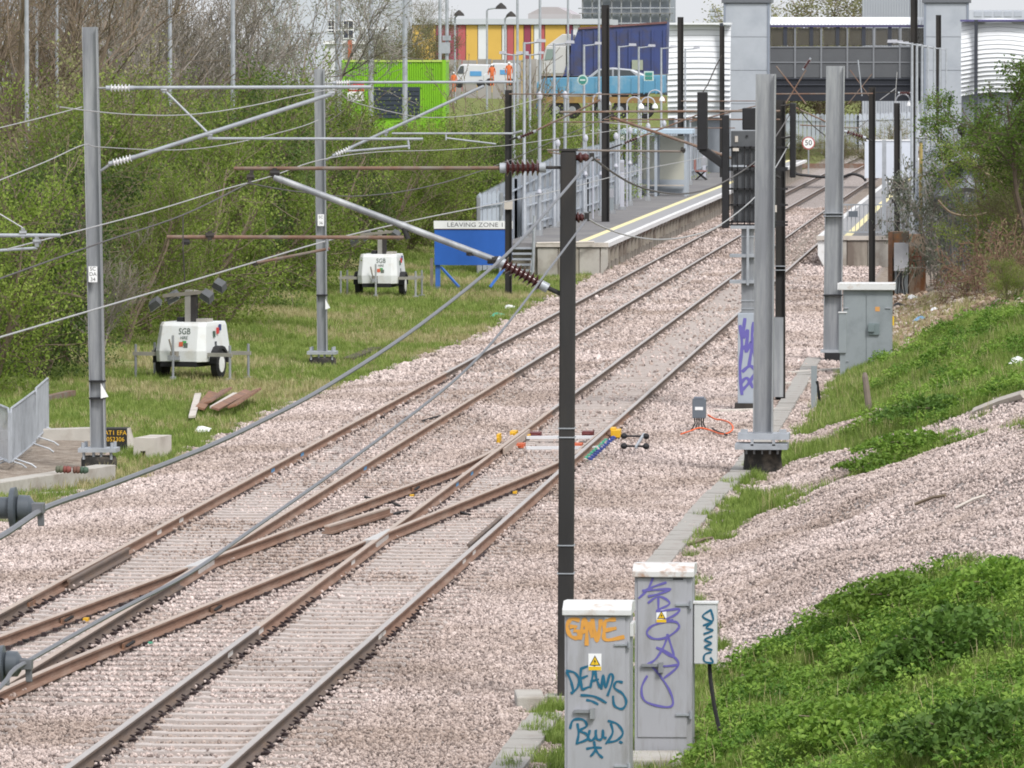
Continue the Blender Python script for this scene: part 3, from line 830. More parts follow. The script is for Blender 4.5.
wire([(-60, 566), (0, 537), (38, 512), (60, 502), (110, 485), (200, 450), (262, 421), (329, 385), (420, 325), (506, 255), (561, 195), (592, 158)], 3.70, .0145, mat('grey conductor', (.17, .175, .195), .55, .2, .1, 6), 'thick grey conductor sweeping up from the left edge to the dark mast top')
wire([(593, 158), (612, 172), (635, 185), (662, 192.5), (690, 193), (720, 184), (757, 160), (778, 133), (796, 104)], 3.70, .012, WIRED, 'upper sagging conductor between the dark mast and the signal')
wire([(-60, 740), (0, 687), (12, 672), (30, 660), (110, 615), (190, 573), (250, 531), (345, 464), (449, 385), (500, 333), (550, 268), (587, 219)], 3.63, .0115, mat('grey conductor', (.24, .245, .27)), 'lower grey conductor running along over the far rail of the left track')
wire([(588, 219), (605, 228), (630, 236), (660, 239.5), (690, 236), (720, 225), (755, 197), (774, 170), (793, 137)], 3.63, .010, WIRE, 'lower sagging conductor between the dark mast and the signal')
wire([(796, 104), (806, 118), (818, 130), (832, 138), (850, 134), (868, 120)], 3.70, .012, WIRED, 'sagging conductor beyond the signal towards the far platform')
# contact and catenary wires
wire([(-40, 349), (120, 302), (245, 265), (330, 240), (420, 219), (500, 203), (560, 190), (640, 170), (700, 158), (760, 143), (800, 133)], .05, .0085, WIRE, 'contact wire of the right-hand track crossing in front of the left masts')
wire([(-40, 293), (97, 244), (183, 215), (247, 184), (252, 184), (300, 192), (360, 196), (430, 186), (500, 164), (560, 138), (612, 115)], .05, .0075, WIRED, 'sagging catenary wire of the right-hand track above its contact wire')
MB_d = MB().path([onX(183, 215, .05), onX(183, 250, .05), onX(185, 284, .05)], .007, 5).build('dropper_wire', WIRED); tag(MB_d, 'short vertical dropper wire hanging above the nearer light tower trailer', 'wire')
wire([(8, 249), (97, 226), (160, 209), (222, 190), (272, 176), (320, 160), (377, 152), (440, 150), (510, 145), (560, 138), (640, 127)], -3.3, .0085, WIRE, 'contact wire of the left-hand track above the grass verge')
wire([(60, 107), (99, 112), (142, 115), (183, 115), (221, 111), (260, 104), (300, 95), (335, 90), (351, 101), (392, 112), (428, 117.5), (473, 115), (510, 107), (540, 98)], -3.3, .0085, WIRE, 'sagging catenary wire of the left-hand track between the galvanised masts')
wire([(-30, 135), (40, 118), (82, 107)], -7.3, .009, WIRE, 'upper lineside wire ending on the left galvanised mast')
wire([(-30, 192), (45, 162), (83, 145), (99, 147), (162, 150), (203, 148), (249, 140), (300, 127), (318, 120)], -7.35, .009, WIRE, 'lower lineside wire passing the left galvanised mast')
for (x0, y0, x1, y1, lb) in ((764, 162, 796, 104, 'bright conductor tail rising to the upper bracket behind the signal'),):
    pass

# ---- galvanised masts on the left
def galv_mast(label, Y, xb, yb, xt, yt, w, plate_x, base, pl, zt):
    a, b = at(xb, yb, Y), at(xt, yt, Y)
    t = thing('overhead_mast', label, 'mast', (a.x, Y, 0), 'overhead line masts')
    mb = MB(); hbeam(mb, a, b, w, .22); mb.build('post', GALV, t)
    base_plate(t, *base, Y)
    return t
mA = galv_mast('galvanised mast at far left with white insulators, standing by the crowd barriers', 118.8, 98.5, 449, 90, 27, .25, 0, (80, 118, 449.5, 468), None, 0)
plate(mA, 94, 274, 118.8, .15, .27, lines=['SC', 'DA', '34'], size=.09)
for py in (381, 398): MB().box(at(97.5, py, 118.8), (.27, .25, .03)).build('band', BLACK, mA)
fp = at(102, 391, 118.8); MB().prism([(fp.x, fp.z + .14), (fp.x + .13, fp.z - .09), (fp.x, fp.z - .12)], 118.64, 118.66, 'y').build('paper_tag', WHITEB, mA)
arm(mA, 118.79, [('tube', 96, 88, 109, 88, .018, GALV, 'bracket'), ('ins', 106, 88, 134, 88, 6, .068, PORCW), ('tube', 131, 87.8, 371, 87, .032, GALV2, 'top_tube'),
                ('tube', 99, 172, 113, 162.5, .025, GALV, 'bracket'), ('ins', 109, 164, 135, 157, 6, .068, PORCW), ('tube', 132, 158, 332, 94, .038, GALV2, 'diagonal_tube'),
                ('tube', 164, 90, 208, 133, .02, GALV2, 'strut'), ('tube', 208, 138.5, 423, 139, .024, GALV2, 'registration_tube'), ('clamp', 208, 131, 211, 139, .05, GALV),
                ('tube', 408, 139, 409, 149, .02, GALV2, 'drop_bracket'), ('tube', 410, 146, 346, 151.5, .02, GALV2, 'steady_arm'), ('clamp', 164, 87, 164, 93, .05, GALV), ('clamp', 331, 90, 333, 96, .05, GALV)])
mB = galv_mast('second galvanised mast standing in the grass between the two light tower trailers', 160.0, 322.5, 352, 319.5, 69, .225, 0, (308, 337, 352.5, 362), None, 0)
plate(mB, 321.5, 220, 160, .15, .27, lines=['SC', '36'], size=.09)
for py in (295,): MB().box(at(322, py, 160), (.25, .25, .03)).build('band', BLACK, mB)
fp = at(326, 305, 160); MB().prism([(fp.x, fp.z + .14), (fp.x + .11, fp.z - .06), (fp.x, fp.z - .10)], 159.84, 159.86, 'y').build('paper_tag', WHITEB, mB)
arm(mB, 159.99, [('tube', 324, 83.5, 336, 83, .018, GALV, 'bracket'), ('ins', 333, 83, 353, 82.5, 6, .068, PORCW), ('tube', 350, 82.5, 513, 82, .032, GALV2, 'top_tube'),
                ('tube', 326, 160, 337, 154, .025, GALV, 'bracket'), ('ins', 333, 156, 353, 147, 6, .068, PORCW), ('tube', 350, 148, 484, 86, .036, GALV2, 'diagonal_tube'),
                ('tube', 392, 133.5, 514, 133.5, .024, GALV2, 'registration_tube'), ('clamp', 386, 129, 386, 136, .05, GALV), ('tube', 446, 134, 446, 140, .02, GALV2, 'drop_bracket'), ('tube', 446, 138, 496, 144, .02, GALV2, 'steady_arm'),
                ('tube', 513, 133.5, 522, 131, .03, GALV, 'tube_end')])
# near support beyond the left frame edge: only the end of its arm reaches into view
Yl = 81.0
mL = thing('overhead_mast', 'mast beyond the left picture edge whose grey arm end reaches into view', 'mast', (at(-330, 600, Yl).x, Yl, 0), 'overhead line masts')
q = at(-330, 600, Yl); mb = MB(); hbeam(mb, (q.x, Yl, -.2), (q.x, Yl, 7.0), .25, .22); mb.build('post', GALV, mL)
arm(mL, Yl, [('tube', -330, 235, 60, 235.5, .024, GALV2, 'registration_tube'), ('clamp', 23, 228, 23, 238, .04, GALV), ('clamp', 37, 236, 37, 247, .045, GALV), ('tube', 37, 248, -40, 253, .018, GALV2, 'steady_arm'), ('tube', 23, 228, -40, 190, .008, WIRE, 'stay_wire')])

# ---- dark masts further along on the left, with old brown cantilevers
def dark_mast(label, Y, x, yt, z0, w=.2, xt=None):
    b = at(x if xt is None else xt, yt, Y); a = Vector((at(x, 290, Y).x, Y, z0))
    t = thing('overhead_mast', label, 'mast', (a.x, Y, z0), 'overhead line masts')
    mb = MB(); hbeam(mb, a, b, w, w); mb.build('post', DARKST, t)
    return t
m3 = dark_mast('thin dark mast beside the blue board with white lettering', 209, 508.5, 90, -.1, .2)
MB().box(at(508.5, 205, 209), (.24, .26, .26)).build('band', CONCL, m3)
arm(m3, 208.8, [('tube', 509, 94, 640, 94.5, .02, RUST, 'top_tube'), ('tube', 509, 140, 519, 137, .03, DARKST, 'bracket'), ('ins', 518, 138, 536, 131, 6, .08, PORC), ('tube', 535, 131, 600, 100, .03, RUST, 'diagonal_tube'), ('tube', 550, 122, 650, 122, .02, RUST, 'registration_tube'), ('tube', 600, 122, 640, 126, .015, WIRE, 'steady_arm')])
m4 = dark_mast('tall dark mast rising in front of the blue tipper lorry', 257, 605.5, 5, .9, .28)
arm(m4, 256.8, [('tube', 606, 111, 742, 110.5, .022, RUST, 'top_tube'), ('tube', 606, 150, 625, 143, .03, DARKST, 'bracket'), ('ins', 622, 144, 640, 137, 5, .08, PORC), ('tube', 640, 137, 700, 114, .03, RUST, 'diagonal_tube'), ('tube', 650, 128, 735, 128, .018, RUST, 'registration_tube')])
m5 = dark_mast('dark mast in front of the white ribbed stair enclosure, its left edge', 313, 680.5, 17, .9, .26)
arm(m5, 312.8, [('tube', 681, 101, 780, 101, .02, RUST, 'top_tube'), ('tube', 690, 122, 760, 105, .026, RUST, 'diagonal_tube')])
m6 = dark_mast('dark mast between the white ribbed stair enclosure and the left lift tower', 357, 722, 26, .9, .24)

# ---- right side: dark mast behind the signal, bare new columns
m7 = dark_mast('dark mast with grey foot standing close behind the black signal', 142.3, 780.5, 100, -.05, .2)
MB().box(at(778, 357, 142.3), (.225, .225, 1.62)).build('grey_sleeve', GALV, m7)
for py in (266, 270): MB().box(at(780, py, 142.3), (.23, .23, .015)).build('band', GALV2, m7)
arm(m7, 142.1, [('tube', 780, 111, 560, 112, .022, RUST, 'top_tube'), ('tube', 780, 119.5, 604, 119.5, .016, RUST, 'tie_tube'), ('tube', 780, 178, 768, 171, .03, DARKST, 'bracket'), ('ins', 769, 172, 744, 162, 6, .085, PORC), ('tube', 746, 163, 611, 117, .03, RUST, 'diagonal_tube'),
                ('tube', 684, 151.5, 547, 150, .022, mat('brown grey tube', (.2, .17, .15), .8, 0, .2, 6), 'registration_tube'), ('clamp', 682, 147, 684, 153, .05, DARKST), ('clamp', 612, 112, 612, 119, .05, DARKST), ('tube', 600, 160, 548, 152, .014, RUST, 'steady_arm'),
                ('tube', 781, 106, 796, 104, .02, DARKST, 'conductor_bracket'), ('tube', 781, 138, 793, 137, .02, DARKST, 'conductor_bracket')])
m8 = dark_mast('dark mast with pale top standing in front of the right platform end wall', 214, 872, 87, -.1, .2)
arm(m8, 213.8, [('tube', 873, 93.5, 772, 94, .022, RUST, 'top_tube'), ('tube', 872, 141, 864, 137, .03, DARKST, 'bracket'), ('ins', 866, 138, 844, 131, 6, .08, PORC), ('tube', 846, 131, 792, 106, .026, RUST, 'diagonal_tube'), ('tube', 800, 125, 858, 128, .02, RUST, 'registration_tube'), ('tube', 806, 70, 786, 103, .022, RUST, 'stay'), ('tube', 776, 66, 806, 104, .022, RUST, 'stay'), ('ins', 811, 58, 803, 70, 5, .06, PORC)])
m9 = dark_mast('tall dark mast in front of the right end of the covered footbridge', 262, 914, -6, .9, .26)
arm(m9, 261.8, [('tube', 914, 92, 845, 93, .02, DARKST, 'top_tube'), ('ins', 912, 93, 898, 93, 5, .08, PORC), ('tube', 858, 60, 862, 96, .025, GALV2, 'post_hanger'), ('tube', 850, 70, 872, 100, .018, RUST, 'stay'), ('tube', 872, 74, 848, 104, .018, RUST, 'stay'), ('tube', 897, 72, 894, 118, .015, WIRE, 'hanger'), ('tube', 896, 88, 880, 100, .015, WIRE, 'hanger')])
m10 = dark_mast('dark mast standing in front of the right lift tower', 333, 938.5, 15, .9, .25)
m11 = dark_mast('short dark post with black base on the right platform fence line', 235, 897, 103, 1.0, .2)
# bare galvanised columns
def column(label, Y, xb, yb, xt, yt, w, base=None, z0=None):
    a, b = at(xb, yb, Y), at(xt, yt, Y)
    t = thing('steel_column', label, 'column', (a.x, Y, 0), 'new galvanised columns')
    mb = MB(); hbeam(mb, a, b, w, .3, .02); mb.build('post', GALV, t)
    if base: base_plate(t, *base, Y)
    return t
c1 = column('bare galvanised column on a black stub footing right of the small junction box', 117.3, 763, 432, 766, 74, .33)
cc = at(764, 440, 117.3)
mb = MB(); mb.box((cc.x, 117.3, cc.z + .07), (.86, .6, .10)); mb.box((cc.x - .03, 117.15, cc.z - .09), (.88, .75, .09))
for sx in (-.36, .36): mb.box((cc.x + sx * .9, 117.1, cc.z + .15), (.12, .12, .08)); mb.box((cc.x + sx * .5, 116.8, cc.z - .01), (.05, .05, .12))
mb.build('base_plate', GALV2, c1)
MB().lathe((cc.x - .02, 117.3, -.3), (cc.x - .02, 117.3, cc.z - .14), [(0, .34), (.5, .33), (.8, .31), (1, .32)], 16).build('foundation', mat('black foundation', (.03, .028, .026)), c1, smooth=True)
mb = MB()
for k in range(5): mb.cyl((cc.x - .28 + k * .13, 117.0, cc.z - .22), (cc.x - .28 + k * .13, 117.0, cc.z - .1), .02, n=6)
mb.build('anchor_bolts', GALV, c1)
c2 = column('wide galvanised column beside the grey relay cabinet', 161.5, 832.5, 353, 835.5, 66, .42)
b2 = at(832.5, 351, 161.5)
MB().box((b2.x + .03, 161.5, b2.z), (.6, .5, .06)).build('base_plate', GALV2, c2)
MB().box((b2.x + .03, 161.5, b2.z - .16), (.42, .5, .24)).build('foundation', BLACK, c2)
for py in (213, 216): MB().box(at(833, py, 161.5), (.45, .33, .015)).build('band', GALV2, c2)
MB().box(at(833, 295, 161.5), (.45, .33, .03)).build('band', BLACK, c2)
plate(c2, 839.5, 286, 161.5, .08, .16, dy=-.17)

# ================================================================== SIGNAL
Ys = 138.3
sg = thing('railway_signal', 'black railway signal seen from behind, on a grey post with purple graffiti', 'signal', (at(747, 405, Ys).x, Ys, 0))
def sb(name, x0, x1, y0, y1, d0, d1, m, parent=sg, bevel=0.0):
    a, b = at(x0, y1, Ys), at(x1, y0, Ys)
    return MB().mm(a.x, b.x, Ys + d0, Ys + d1, a.z, b.z).build(name, m, parent, bevel=bevel)
pc = sb('post_casing', 738, 756, 313, 403, -.17, .17, mat('pale grey casing', (.36, .40, .46), .5, 0, .06, 4), bevel=.01)
sb('foot', 735, 759, 403, 409, -.25, .25, DARKST)
sb('post', 741.5, 754, 226, 313, -.11, .11, GALV)
PURP = mat('violet spray paint', (.13, .115, .38), .5, 0, .08, 6)
mb = MB(); f3 = lambda u, v: at(u, v, Ys - .176)
for st in ([(740, 325), (742, 345), (740, 370), (742, 395)], [(745, 318), (743, 338), (748, 330), (746, 352), (752, 342), (749, 366)], [(741, 350), (748, 345), (754, 350)], [(742, 372), (750, 366), (755, 372), (748, 384), (742, 390)], [(754, 322), (752, 336), (755, 358)], [(741, 383), (747, 378), (753, 388)]):
    ribbon(mb, st, 3.6, f3)
mb.build('graffiti', PURP, pc)
for y, x0 in ((227.5, 731), (256, 730), (282, 730)):
    sb('shelf_bracket', x0, 757, y - 2, y + 1, -.22, .2, GALV2)
sb('ladder_post', 747, 749.5, 226, 285, -.24, -.2, GALV2)
for y in (236, 300, 308): sb('band', 741, 755, y, y + 1, -.125, .125, GALV2)
# black head assembly
sb('main_frame', 722, 729, 115, 228, -.12, .22, BLACK, bevel=.02)
sb('head_box', 731, 765, 131, 165, .0, .5, mat('grey signal box', (.085, .09, .10), .5, 0, .2, 5), bevel=.01)
sb('head_box', 733, 765, 171, 222, .0, .5, mat('grey signal box', (.20, .21, .23)), bevel=.01)
sb('dark_panel', 742, 756, 108, 130, .1, .4, BLACK, bevel=.02)
for x in (731.5, 737, 744, 749.5, 755): sb('cage_bar', x, x + 1.2, 146, 226, -.08, -.04, BLACK)
for y in (146.5, 167, 169, 188, 204, 221, 224): sb('cage_rail', 723, 788, y, y + 1.8, -.08, -.03, BLACK)
sb('latch', 733, 739, 148, 151, -.1, -.08, CONCL)
sb('label_plate', 735, 738, 136, 142, -.02, -.004, CONCL)
for x, y in ((746, 135), (750, 146)): sb('rivet', x, x + 2, y, y + 2, -.03, -.004, BLACK)
mb = MB()
mb.bar(at(702.5, 92, Ys), at(702.5, 150, Ys), .2, .28, up=(0, 1, 0)); mb.bar(at(701, 148, Ys), at(727, 167, Ys), .17, .2, up=(0, 1, 0))
mb.build('route_arm', BLACK, sg, bevel=.02)
sb('hood', 769, 776, 112, 228, -.1, .2, BLACK, bevel=.02)
sb('hood', 789, 795, 103, 178, .4, .7, BLACK, bevel=.02)
sb('junction', 774, 777, 205, 212, -.13, -.1, CONCL)
mb = MB().path([at(703, 92, Ys), at(708, 84, Ys), at(716, 66, Ys), at(722, 55, Ys)], .012, 5).build('stay_wire', WIRED, sg)
cable([at(792, 170, 330), at(797, 174, 330), at(806, 175.5, 330), at(824, 177, 330), at(842, 177, 330), at(852, 174, 330), at(862, 176.5, 330), at(866, 181, 330)], .07, BLACK, 'thick black cable duct bridging the tracks below the footbridge', 'cable_duct', 'cable')

# ================================================================== SPEED SIGN
Yg = 432.
sp50 = thing('speed_sign', 'round speed limit sign with red rim reading 50 beyond the signal', 'sign', (at(808, 172, Yg).x, Yg, 0))
c = at(808.5, 143, Yg)
MB().cyl((c.x, Yg, -.05), (c.x, Yg, c.z), .05, n=8).build('post', GALV, sp50)
MB().cyl((c.x, Yg - .06, c.z), (c.x, Yg - .03, c.z), .40, n=28).build('rim', mat('sign red', (.42, .10, .10), .5, 0, .05, 4), sp50)
f_ = MB().cyl((c.x, Yg - .075, c.z), (c.x, Yg - .058, c.z), .33, n=28).build('face', WHITEB, sp50)
text_mesh('50', .46, Matrix.Translation((c.x, Yg - .08, c.z)) @ FACE, .003, sx=1.0).build('lettering', BLACK, f_)

# ================================================================== CABINETS
WARN = mat('warning yellow', (.72, .47, .02), .5, 0, .04, 5)
TEAL = mat('teal spray paint', (.012, .115, .205), .45, 0, .1, 8)
OCHRE = mat('orange spray paint', (.62, .30, .06), .55, 0, .12, 12)
def warn_sign(parent, cx, cz, Y, s):
    o = MB().mm(cx - s * .5, cx + s * .5, Y - .004, Y - .001, cz - s * .65, cz + s * .65).build('warning_plate', WHITEB, parent)
    MB().mm(cx - s * .48, cx + s * .48, Y - .0065, Y - .0042, cz - s * .62, cz - s * .33).build('caption_band', WARN, o)
    mb = MB(); t = cz + s * .1
    mb.prism([(cx - s * .42, t - s * .36), (cx + s * .42, t - s * .36), (cx, t + s * .42)], Y - .0065, Y - .0042, 'y').build('triangle_rim', BLACK, o)
    MB().prism([(cx - s * .32, t - s * .30), (cx + s * .32, t - s * .30), (cx, t + s * .30)], Y - .0085, Y - .0066, 'y').build('triangle', WARN, o)
    MB().prism([(cx + s * .03, t + s * .16), (cx - s * .10, t - s * .06), (cx, t - s * .06), (cx - s * .04, t - s * .26), (cx + s * .10, t - s * .0), (cx + s * .0, t + .0)], Y - .0105, Y - .0086, 'y').build('lightning_bolt', BLACK, o)
def strokes(parent, name, m, Y, conv, lines, w):
    mb = MB(); k = 0
    for st in lines:
        k += 1
        dy = .0012 * (k % 4)
        ribbon(mb, [conv(*p) for p in st], w, lambda u, v, dy=dy: (at(u, v, Y).x, Y - .003 - dy, at(u, v, Y).z))
    return mb.build(name, m, parent)
# front cabinet
Yc = 66.3
k1 = thing('equipment_cabinet', 'nearest grey cabinet with orange and teal graffiti below a pale sloping lid', 'cabinet', (at(597, 770, Yc).x, Yc, 0), 'lineside cabinets')
l, r_, zt = at(564.5, 700, Yc).x, at(629.5, 700, Yc).x, at(600, 614, Yc).z
body = MB().mm(l, r_, Yc, Yc + .62, -.1, zt).build('body', CAB, k1, bevel=.008)
MB().mm(l + .025, r_ - .04, Yc - .012, Yc, .04, zt - .02).build('door', CAB, k1, bevel=.004)
lid = [(Yc - .05, zt - .012), (Yc - .05, zt + .045), (Yc + .16, zt + .115), (Yc + .62, zt + .09), (Yc + .66, zt + .03), (Yc + .66, zt - .012)]
MB().prism(lid, l - .02, r_ + .02, 'x').build('lid', CABTOP, k1, bevel=.008)
for py in (644.5, 766):
    p = at(624, py, Yc); o = MB().bar((p.x - .09, Yc - .02, p.z), (p.x + .05, Yc - .02, p.z), .02, .02).cyl((p.x + .05, Yc - .03, p.z - .03), (p.x + .05, Yc - .03, p.z + .03), .016, n=8).build('hinge', GALV2, k1)
p = at(588, 711, Yc); h_ = MB().bar((p.x - .13, Yc - .035, p.z), (p.x + .05, Yc - .035, p.z), .03, .03).box((p.x + .045, Yc - .045, p.z - .02), (.045, .05, .10)).build('handle', GALV, k1)
p = at(610, 618, Yc); MB().box((p.x, Yc - .014, p.z), (.1, .004, .01)).build('name_strip', WHITEB, k1)
MB().mm(r_, r_ + .03, Yc + .1, Yc + .5, zt - .22, zt - .1).build('vent_cowl', CABTOP, k1)
warn_sign(k1, at(595, 662, Yc).x, at(595, 662, Yc).z, Yc - .013, .125)
cv = lambda u, v: (550 + u / 4.089, 580 + v / 4.085)
strokes(k1, 'graffiti', TEAL, Yc - .0125, cv, [[(68, 375), (85, 410), (95, 455), (85, 463)], [(65, 370), (100, 378), (118, 405), (112, 440), (85, 463)],
    [(128, 358), (125, 400), (132, 450)], [(126, 362), (160, 350)], [(128, 402), (155, 390)], [(132, 448), (160, 436)], [(165, 440), (175, 390), (182, 352), (190, 400), (205, 440)], [(165, 415), (200, 405)],
    [(210, 447), (217, 388), (228, 440), (245, 385), (258, 402), (235, 474)], [(298, 418), (272, 415), (264, 440), (298, 465), (312, 500), (295, 526), (264, 512), (258, 472)],
    [(125, 470), (180, 475), (232, 502)], [(148, 490), (172, 495), (198, 509)],
    [(112, 585), (117, 630), (108, 672)], [(82, 608), (95, 572), (135, 570), (150, 595), (122, 615), (148, 628), (152, 650), (108, 668)], [(163, 612), (158, 645), (170, 655), (185, 640), (188, 612), (190, 645), (205, 652), (215, 640), (216, 612), (220, 640), (232, 645)],
    [(248, 585), (256, 625), (228, 670)], [(236, 575), (275, 588), (298, 625), (272, 655), (230, 663)], [(284, 658), (290, 664), (296, 660)], [(180, 658), (184, 695), (166, 720)], [(148, 690), (180, 684), (212, 686)], [(186, 692), (200, 712), (217, 727)]], 2.7)
strokes(k1, 'graffiti', OCHRE, Yc - .0125, cv, [[(122, 165), (88, 160), (70, 188), (84, 228), (112, 236), (118, 212), (96, 206)], [(122, 244), (132, 190), (142, 158), (150, 200), (150, 268)], [(128, 214), (152, 204)], [(172, 158), (182, 205), (192, 250), (202, 205), (208, 160)], [(270, 160), (228, 168), (222, 205), (228, 244), (305, 232)], [(226, 206), (272, 196)], [(80, 190), (100, 190), (108, 196)], [(160, 170), (172, 236)]], 4.4)
# second cabinet and the small box on its right
Yd = 68.6
k2 = thing('equipment_cabinet', 'taller grey cabinet behind, with purple graffiti and rust patches on its lid', 'cabinet', (at(663, 743, Yd).x, Yd, .1), 'lineside cabinets')
l, r_, zt = at(634.5, 700, Yd).x, at(692, 700, Yd).x, at(660, 576, Yd).z
MB().mm(l, r_, Yd, Yd + .6, -.05, zt).build('body', CAB, k2, bevel=.008)
MB().mm(l + .03, r_ - .05, Yd - .012, Yd, .2, zt - .02).build('door', CAB, k2, bevel=.004)
RL = mat('rust blotched lid', (.60, .60, .60), .6, 0, .06, 5, dirt=(.36, .22, .15), dscale=7, damt=.36)
MB().prism([(Yd - .05, zt - .01), (Yd - .05, zt + .05), (Yd + .12, zt + .115), (Yd + .6, zt + .095), (Yd + .64, zt + .03), (Yd + .64, zt - .01)], l - .02, r_ + .02, 'x').build('lid', RL, k2, bevel=.008)
for py in (604.5, 714.5):
    p = at(688, py, Yd); MB().bar((p.x - .12, Yd - .02, p.z), (p.x + .04, Yd - .02, p.z), .02, .022).cyl((p.x + .03, Yd - .03, p.z - .04), (p.x + .03, Yd - .03, p.z + .04), .016, n=8).build('hinge', GALV2, k2)
p = at(654, 665, Yd); MB().bar((p.x - .12, Yd - .035, p.z), (p.x + .07, Yd - .035, p.z), .028, .028).box((p.x + .07, Yd - .045, p.z - .02), (.045, .05, .1)).build('handle', GALV, k2)
p = at(678, 579, Yd); MB().box((p.x, Yd - .014, p.z), (.1, .004, .012)).build('name_strip', BLACK, k2)
warn_sign(k2, at(661.5, 616, Yd).x, at(661.5, 616, Yd).z, Yd - .013, .10)
cv2 = lambda u, v: (625 + u / 3.84, 550 + v / 3.84)
strokes(k2, 'graffiti', PURP, Yd - .0125, cv2, [[(108, 106), (88, 150), (52, 186)], [(160, 124), (110, 140), (68, 160)], [(66, 156), (120, 152), (176, 150), (130, 168), (88, 178)], [(128, 182), (128, 230), (122, 278)], [(88, 204), (130, 178), (172, 205), (120, 236), (206, 226), (190, 250), (122, 280)],
    [(186, 268), (110, 288), (84, 318), (110, 340), (160, 335), (206, 300), (196, 276), (150, 276)], [(165, 322), (150, 368), (118, 418), (84, 440)], [(162, 322), (178, 370), (186, 410), (150, 392), (120, 374)], [(120, 374), (170, 396), (206, 440), (150, 492)], [(206, 440), (150, 446), (84, 440)], [(86, 482), (64, 530), (78, 580), (150, 602), (184, 592), (172, 540), (130, 476), (92, 436)]], 2.5)
k3 = thing('junction_box', 'small pale box with teal graffiti fixed beside the taller cabinet', 'box', (at(705, 740, Yd + .2).x, Yd + .2, .3))
a, b = at(693.8, 664, Yd + .2), at(716.8, 604, Yd + .2)
MB().mm(a.x, b.x, Yd + .2, Yd + .42, a.z, b.z).build('case', mat('pale grey box', (.55, .56, .58), .5, 0, .05, 4), k3, bevel=.008)
MB().mm(a.x - .01, b.x + .01, Yd + .19, Yd + .43, b.z, b.z + .015).build('lid', CABTOP, k3)
strokes(k3, 'graffiti', TEAL, Yd + .198, cv2, [[(332, 228), (298, 254), (338, 272), (330, 228)], [(300, 290), (336, 276), (312, 298), (338, 308), (302, 322)], [(336, 330), (306, 344), (332, 358), (306, 372), (336, 384)], [(332, 392), (306, 402), (306, 428), (338, 432), (328, 412)]], 2.1)
MB().path([at(709.5, 664, Yd + .3), at(710.5, 680, Yd + .3), at(714, 705, Yd + .25), at(719, 728, Yd + .2), at(720, 742, Yd + .2)], .022, 6).build('cable', RUBBER, k3)
# relay cabinet further along
Yr = 154.6
k4 = thing('relay_cabinet', 'double door green grey relay cabinet with pale flat roof beside the wide column', 'cabinet', (at(866, 372, Yr).x, Yr, 0), 'lineside cabinets')
l, r_, zt = at(843, 330, Yr).x, at(892, 330, Yr).x, at(866, 290, Yr).z
MB().mm(l, r_, Yr, Yr + .7, -.3, zt).build('body', CABG, k4, bevel=.01)
MB().mm(l - .1, r_ + .07, Yr - .12, Yr + .8, zt, zt + .15).build('roof', CABTOP, k4, bevel=.012)
xm = at(866, 330, Yr).x
for a_, b_ in ((l + .03, xm - .012), (xm + .012, r_ - .03)): MB().mm(a_, b_, Yr - .015, Yr, .05, zt - .12).build('door', CABG, k4, bevel=.004)
p = at(874, 329, Yr); MB().box((p.x, Yr - .04, p.z), (.24, .05, .26)).box((p.x - .06, Yr - .08, p.z + .02), (.14, .06, .16)).build('lock_box', mat('dark grey green', (.16, .20, .21), .5, 0, .1, 5), k4, bevel=.006)
warn = at(877.5, 309, Yr); MB().box((warn.x, Yr - .018, warn.z), (.1, .004, .1)).build('warning_plate', mat('amber plate', (.6, .30, .10), .5, 0, .1, 5), k4)
p = at(892.3, 321, Yr); MB().box((p.x + .02, Yr + .1, p.z), (.03, .15, .2)).build('yellow_tag', WARN, k4)
for px, py in ((846, 308), (888, 308), (846, 361), (888, 361)):
    q = at(px, py, Yr); MB().bar((q.x - .06, Yr - .03, q.z), (q.x + .06, Yr - .03, q.z), .02, .02).build('hinge', GALV2, k4)
k5 = thing('cable_post_box', 'narrow grey box on a post left of the relay cabinet', 'box', (at(843, 375, 152).x, 152, 0))
a, b = at(838.5, 353, 152), at(846.5, 313, 152); MB().mm(a.x, b.x, 152, 152.2, a.z, b.z).build('case', CABG, k5, bevel=.006)
MB().mm(a.x - .01, b.x + .01, 151.98, 152.22, b.z, b.z + .02).build('lid', CABTOP, k5)
MB().mm(a.x + .03, b.x - .02, 152.05, 152.15, -.1, a.z).build('post', CABG, k5)
k6 = thing('marker_post', 'short grey channel post in the grass left of the relay cabinet', 'post', (at(813.5, 400, 139).x, 139, 0))
a, b = at(811, 402, 139), at(817, 366, 139); MB().mm(a.x, b.x, 139, 139.05, -.1, b.z).build('plate', CABG, k6); MB().bar((b.x, 139.0, b.z - .3), (b.x + .08, 139.1, -.1), .04, .04).build('prop', BLACK, k6)
# rusty cabinet and grey box by the right platform
Yq = 207.5
k7 = thing('rusty_cabinet', 'rust streaked cream cabinet with open doors near the right platform steps', 'cabinet', (at(907, 293, Yq).x, Yq, 0), 'lineside cabinets')
CR = mat('rust streaked cream paint', (.44, .35, .27), .7, 0, .12, 4, dirt=(.24, .10, .04), dscale=2.2, damt=.6, stretch=(1.6, 1.6, .5))
a, b = at(909, 294, Yq), at(926, 234, Yq); MB().mm(a.x, b.x, Yq, Yq + .08, a.z - .2, b.z).build('door', CR, k7, bevel=.01)
rd = at(917.5, 262, Yq); mb = MB()
for x0, x1, z0, z1 in ((-.11, .11, .15, .17), (-.11, .11, -.17, -.15), (-.11, -.09, -.17, .17), (.09, .11, -.17, .17)): mb.mm(rd.x + x0, rd.x + x1, Yq - .006, Yq - .002, rd.z + z0, rd.z + z1)
mb.build('red_stencil', mat('faded red', (.40, .07, .06), .7, 0, .1, 6), k7)
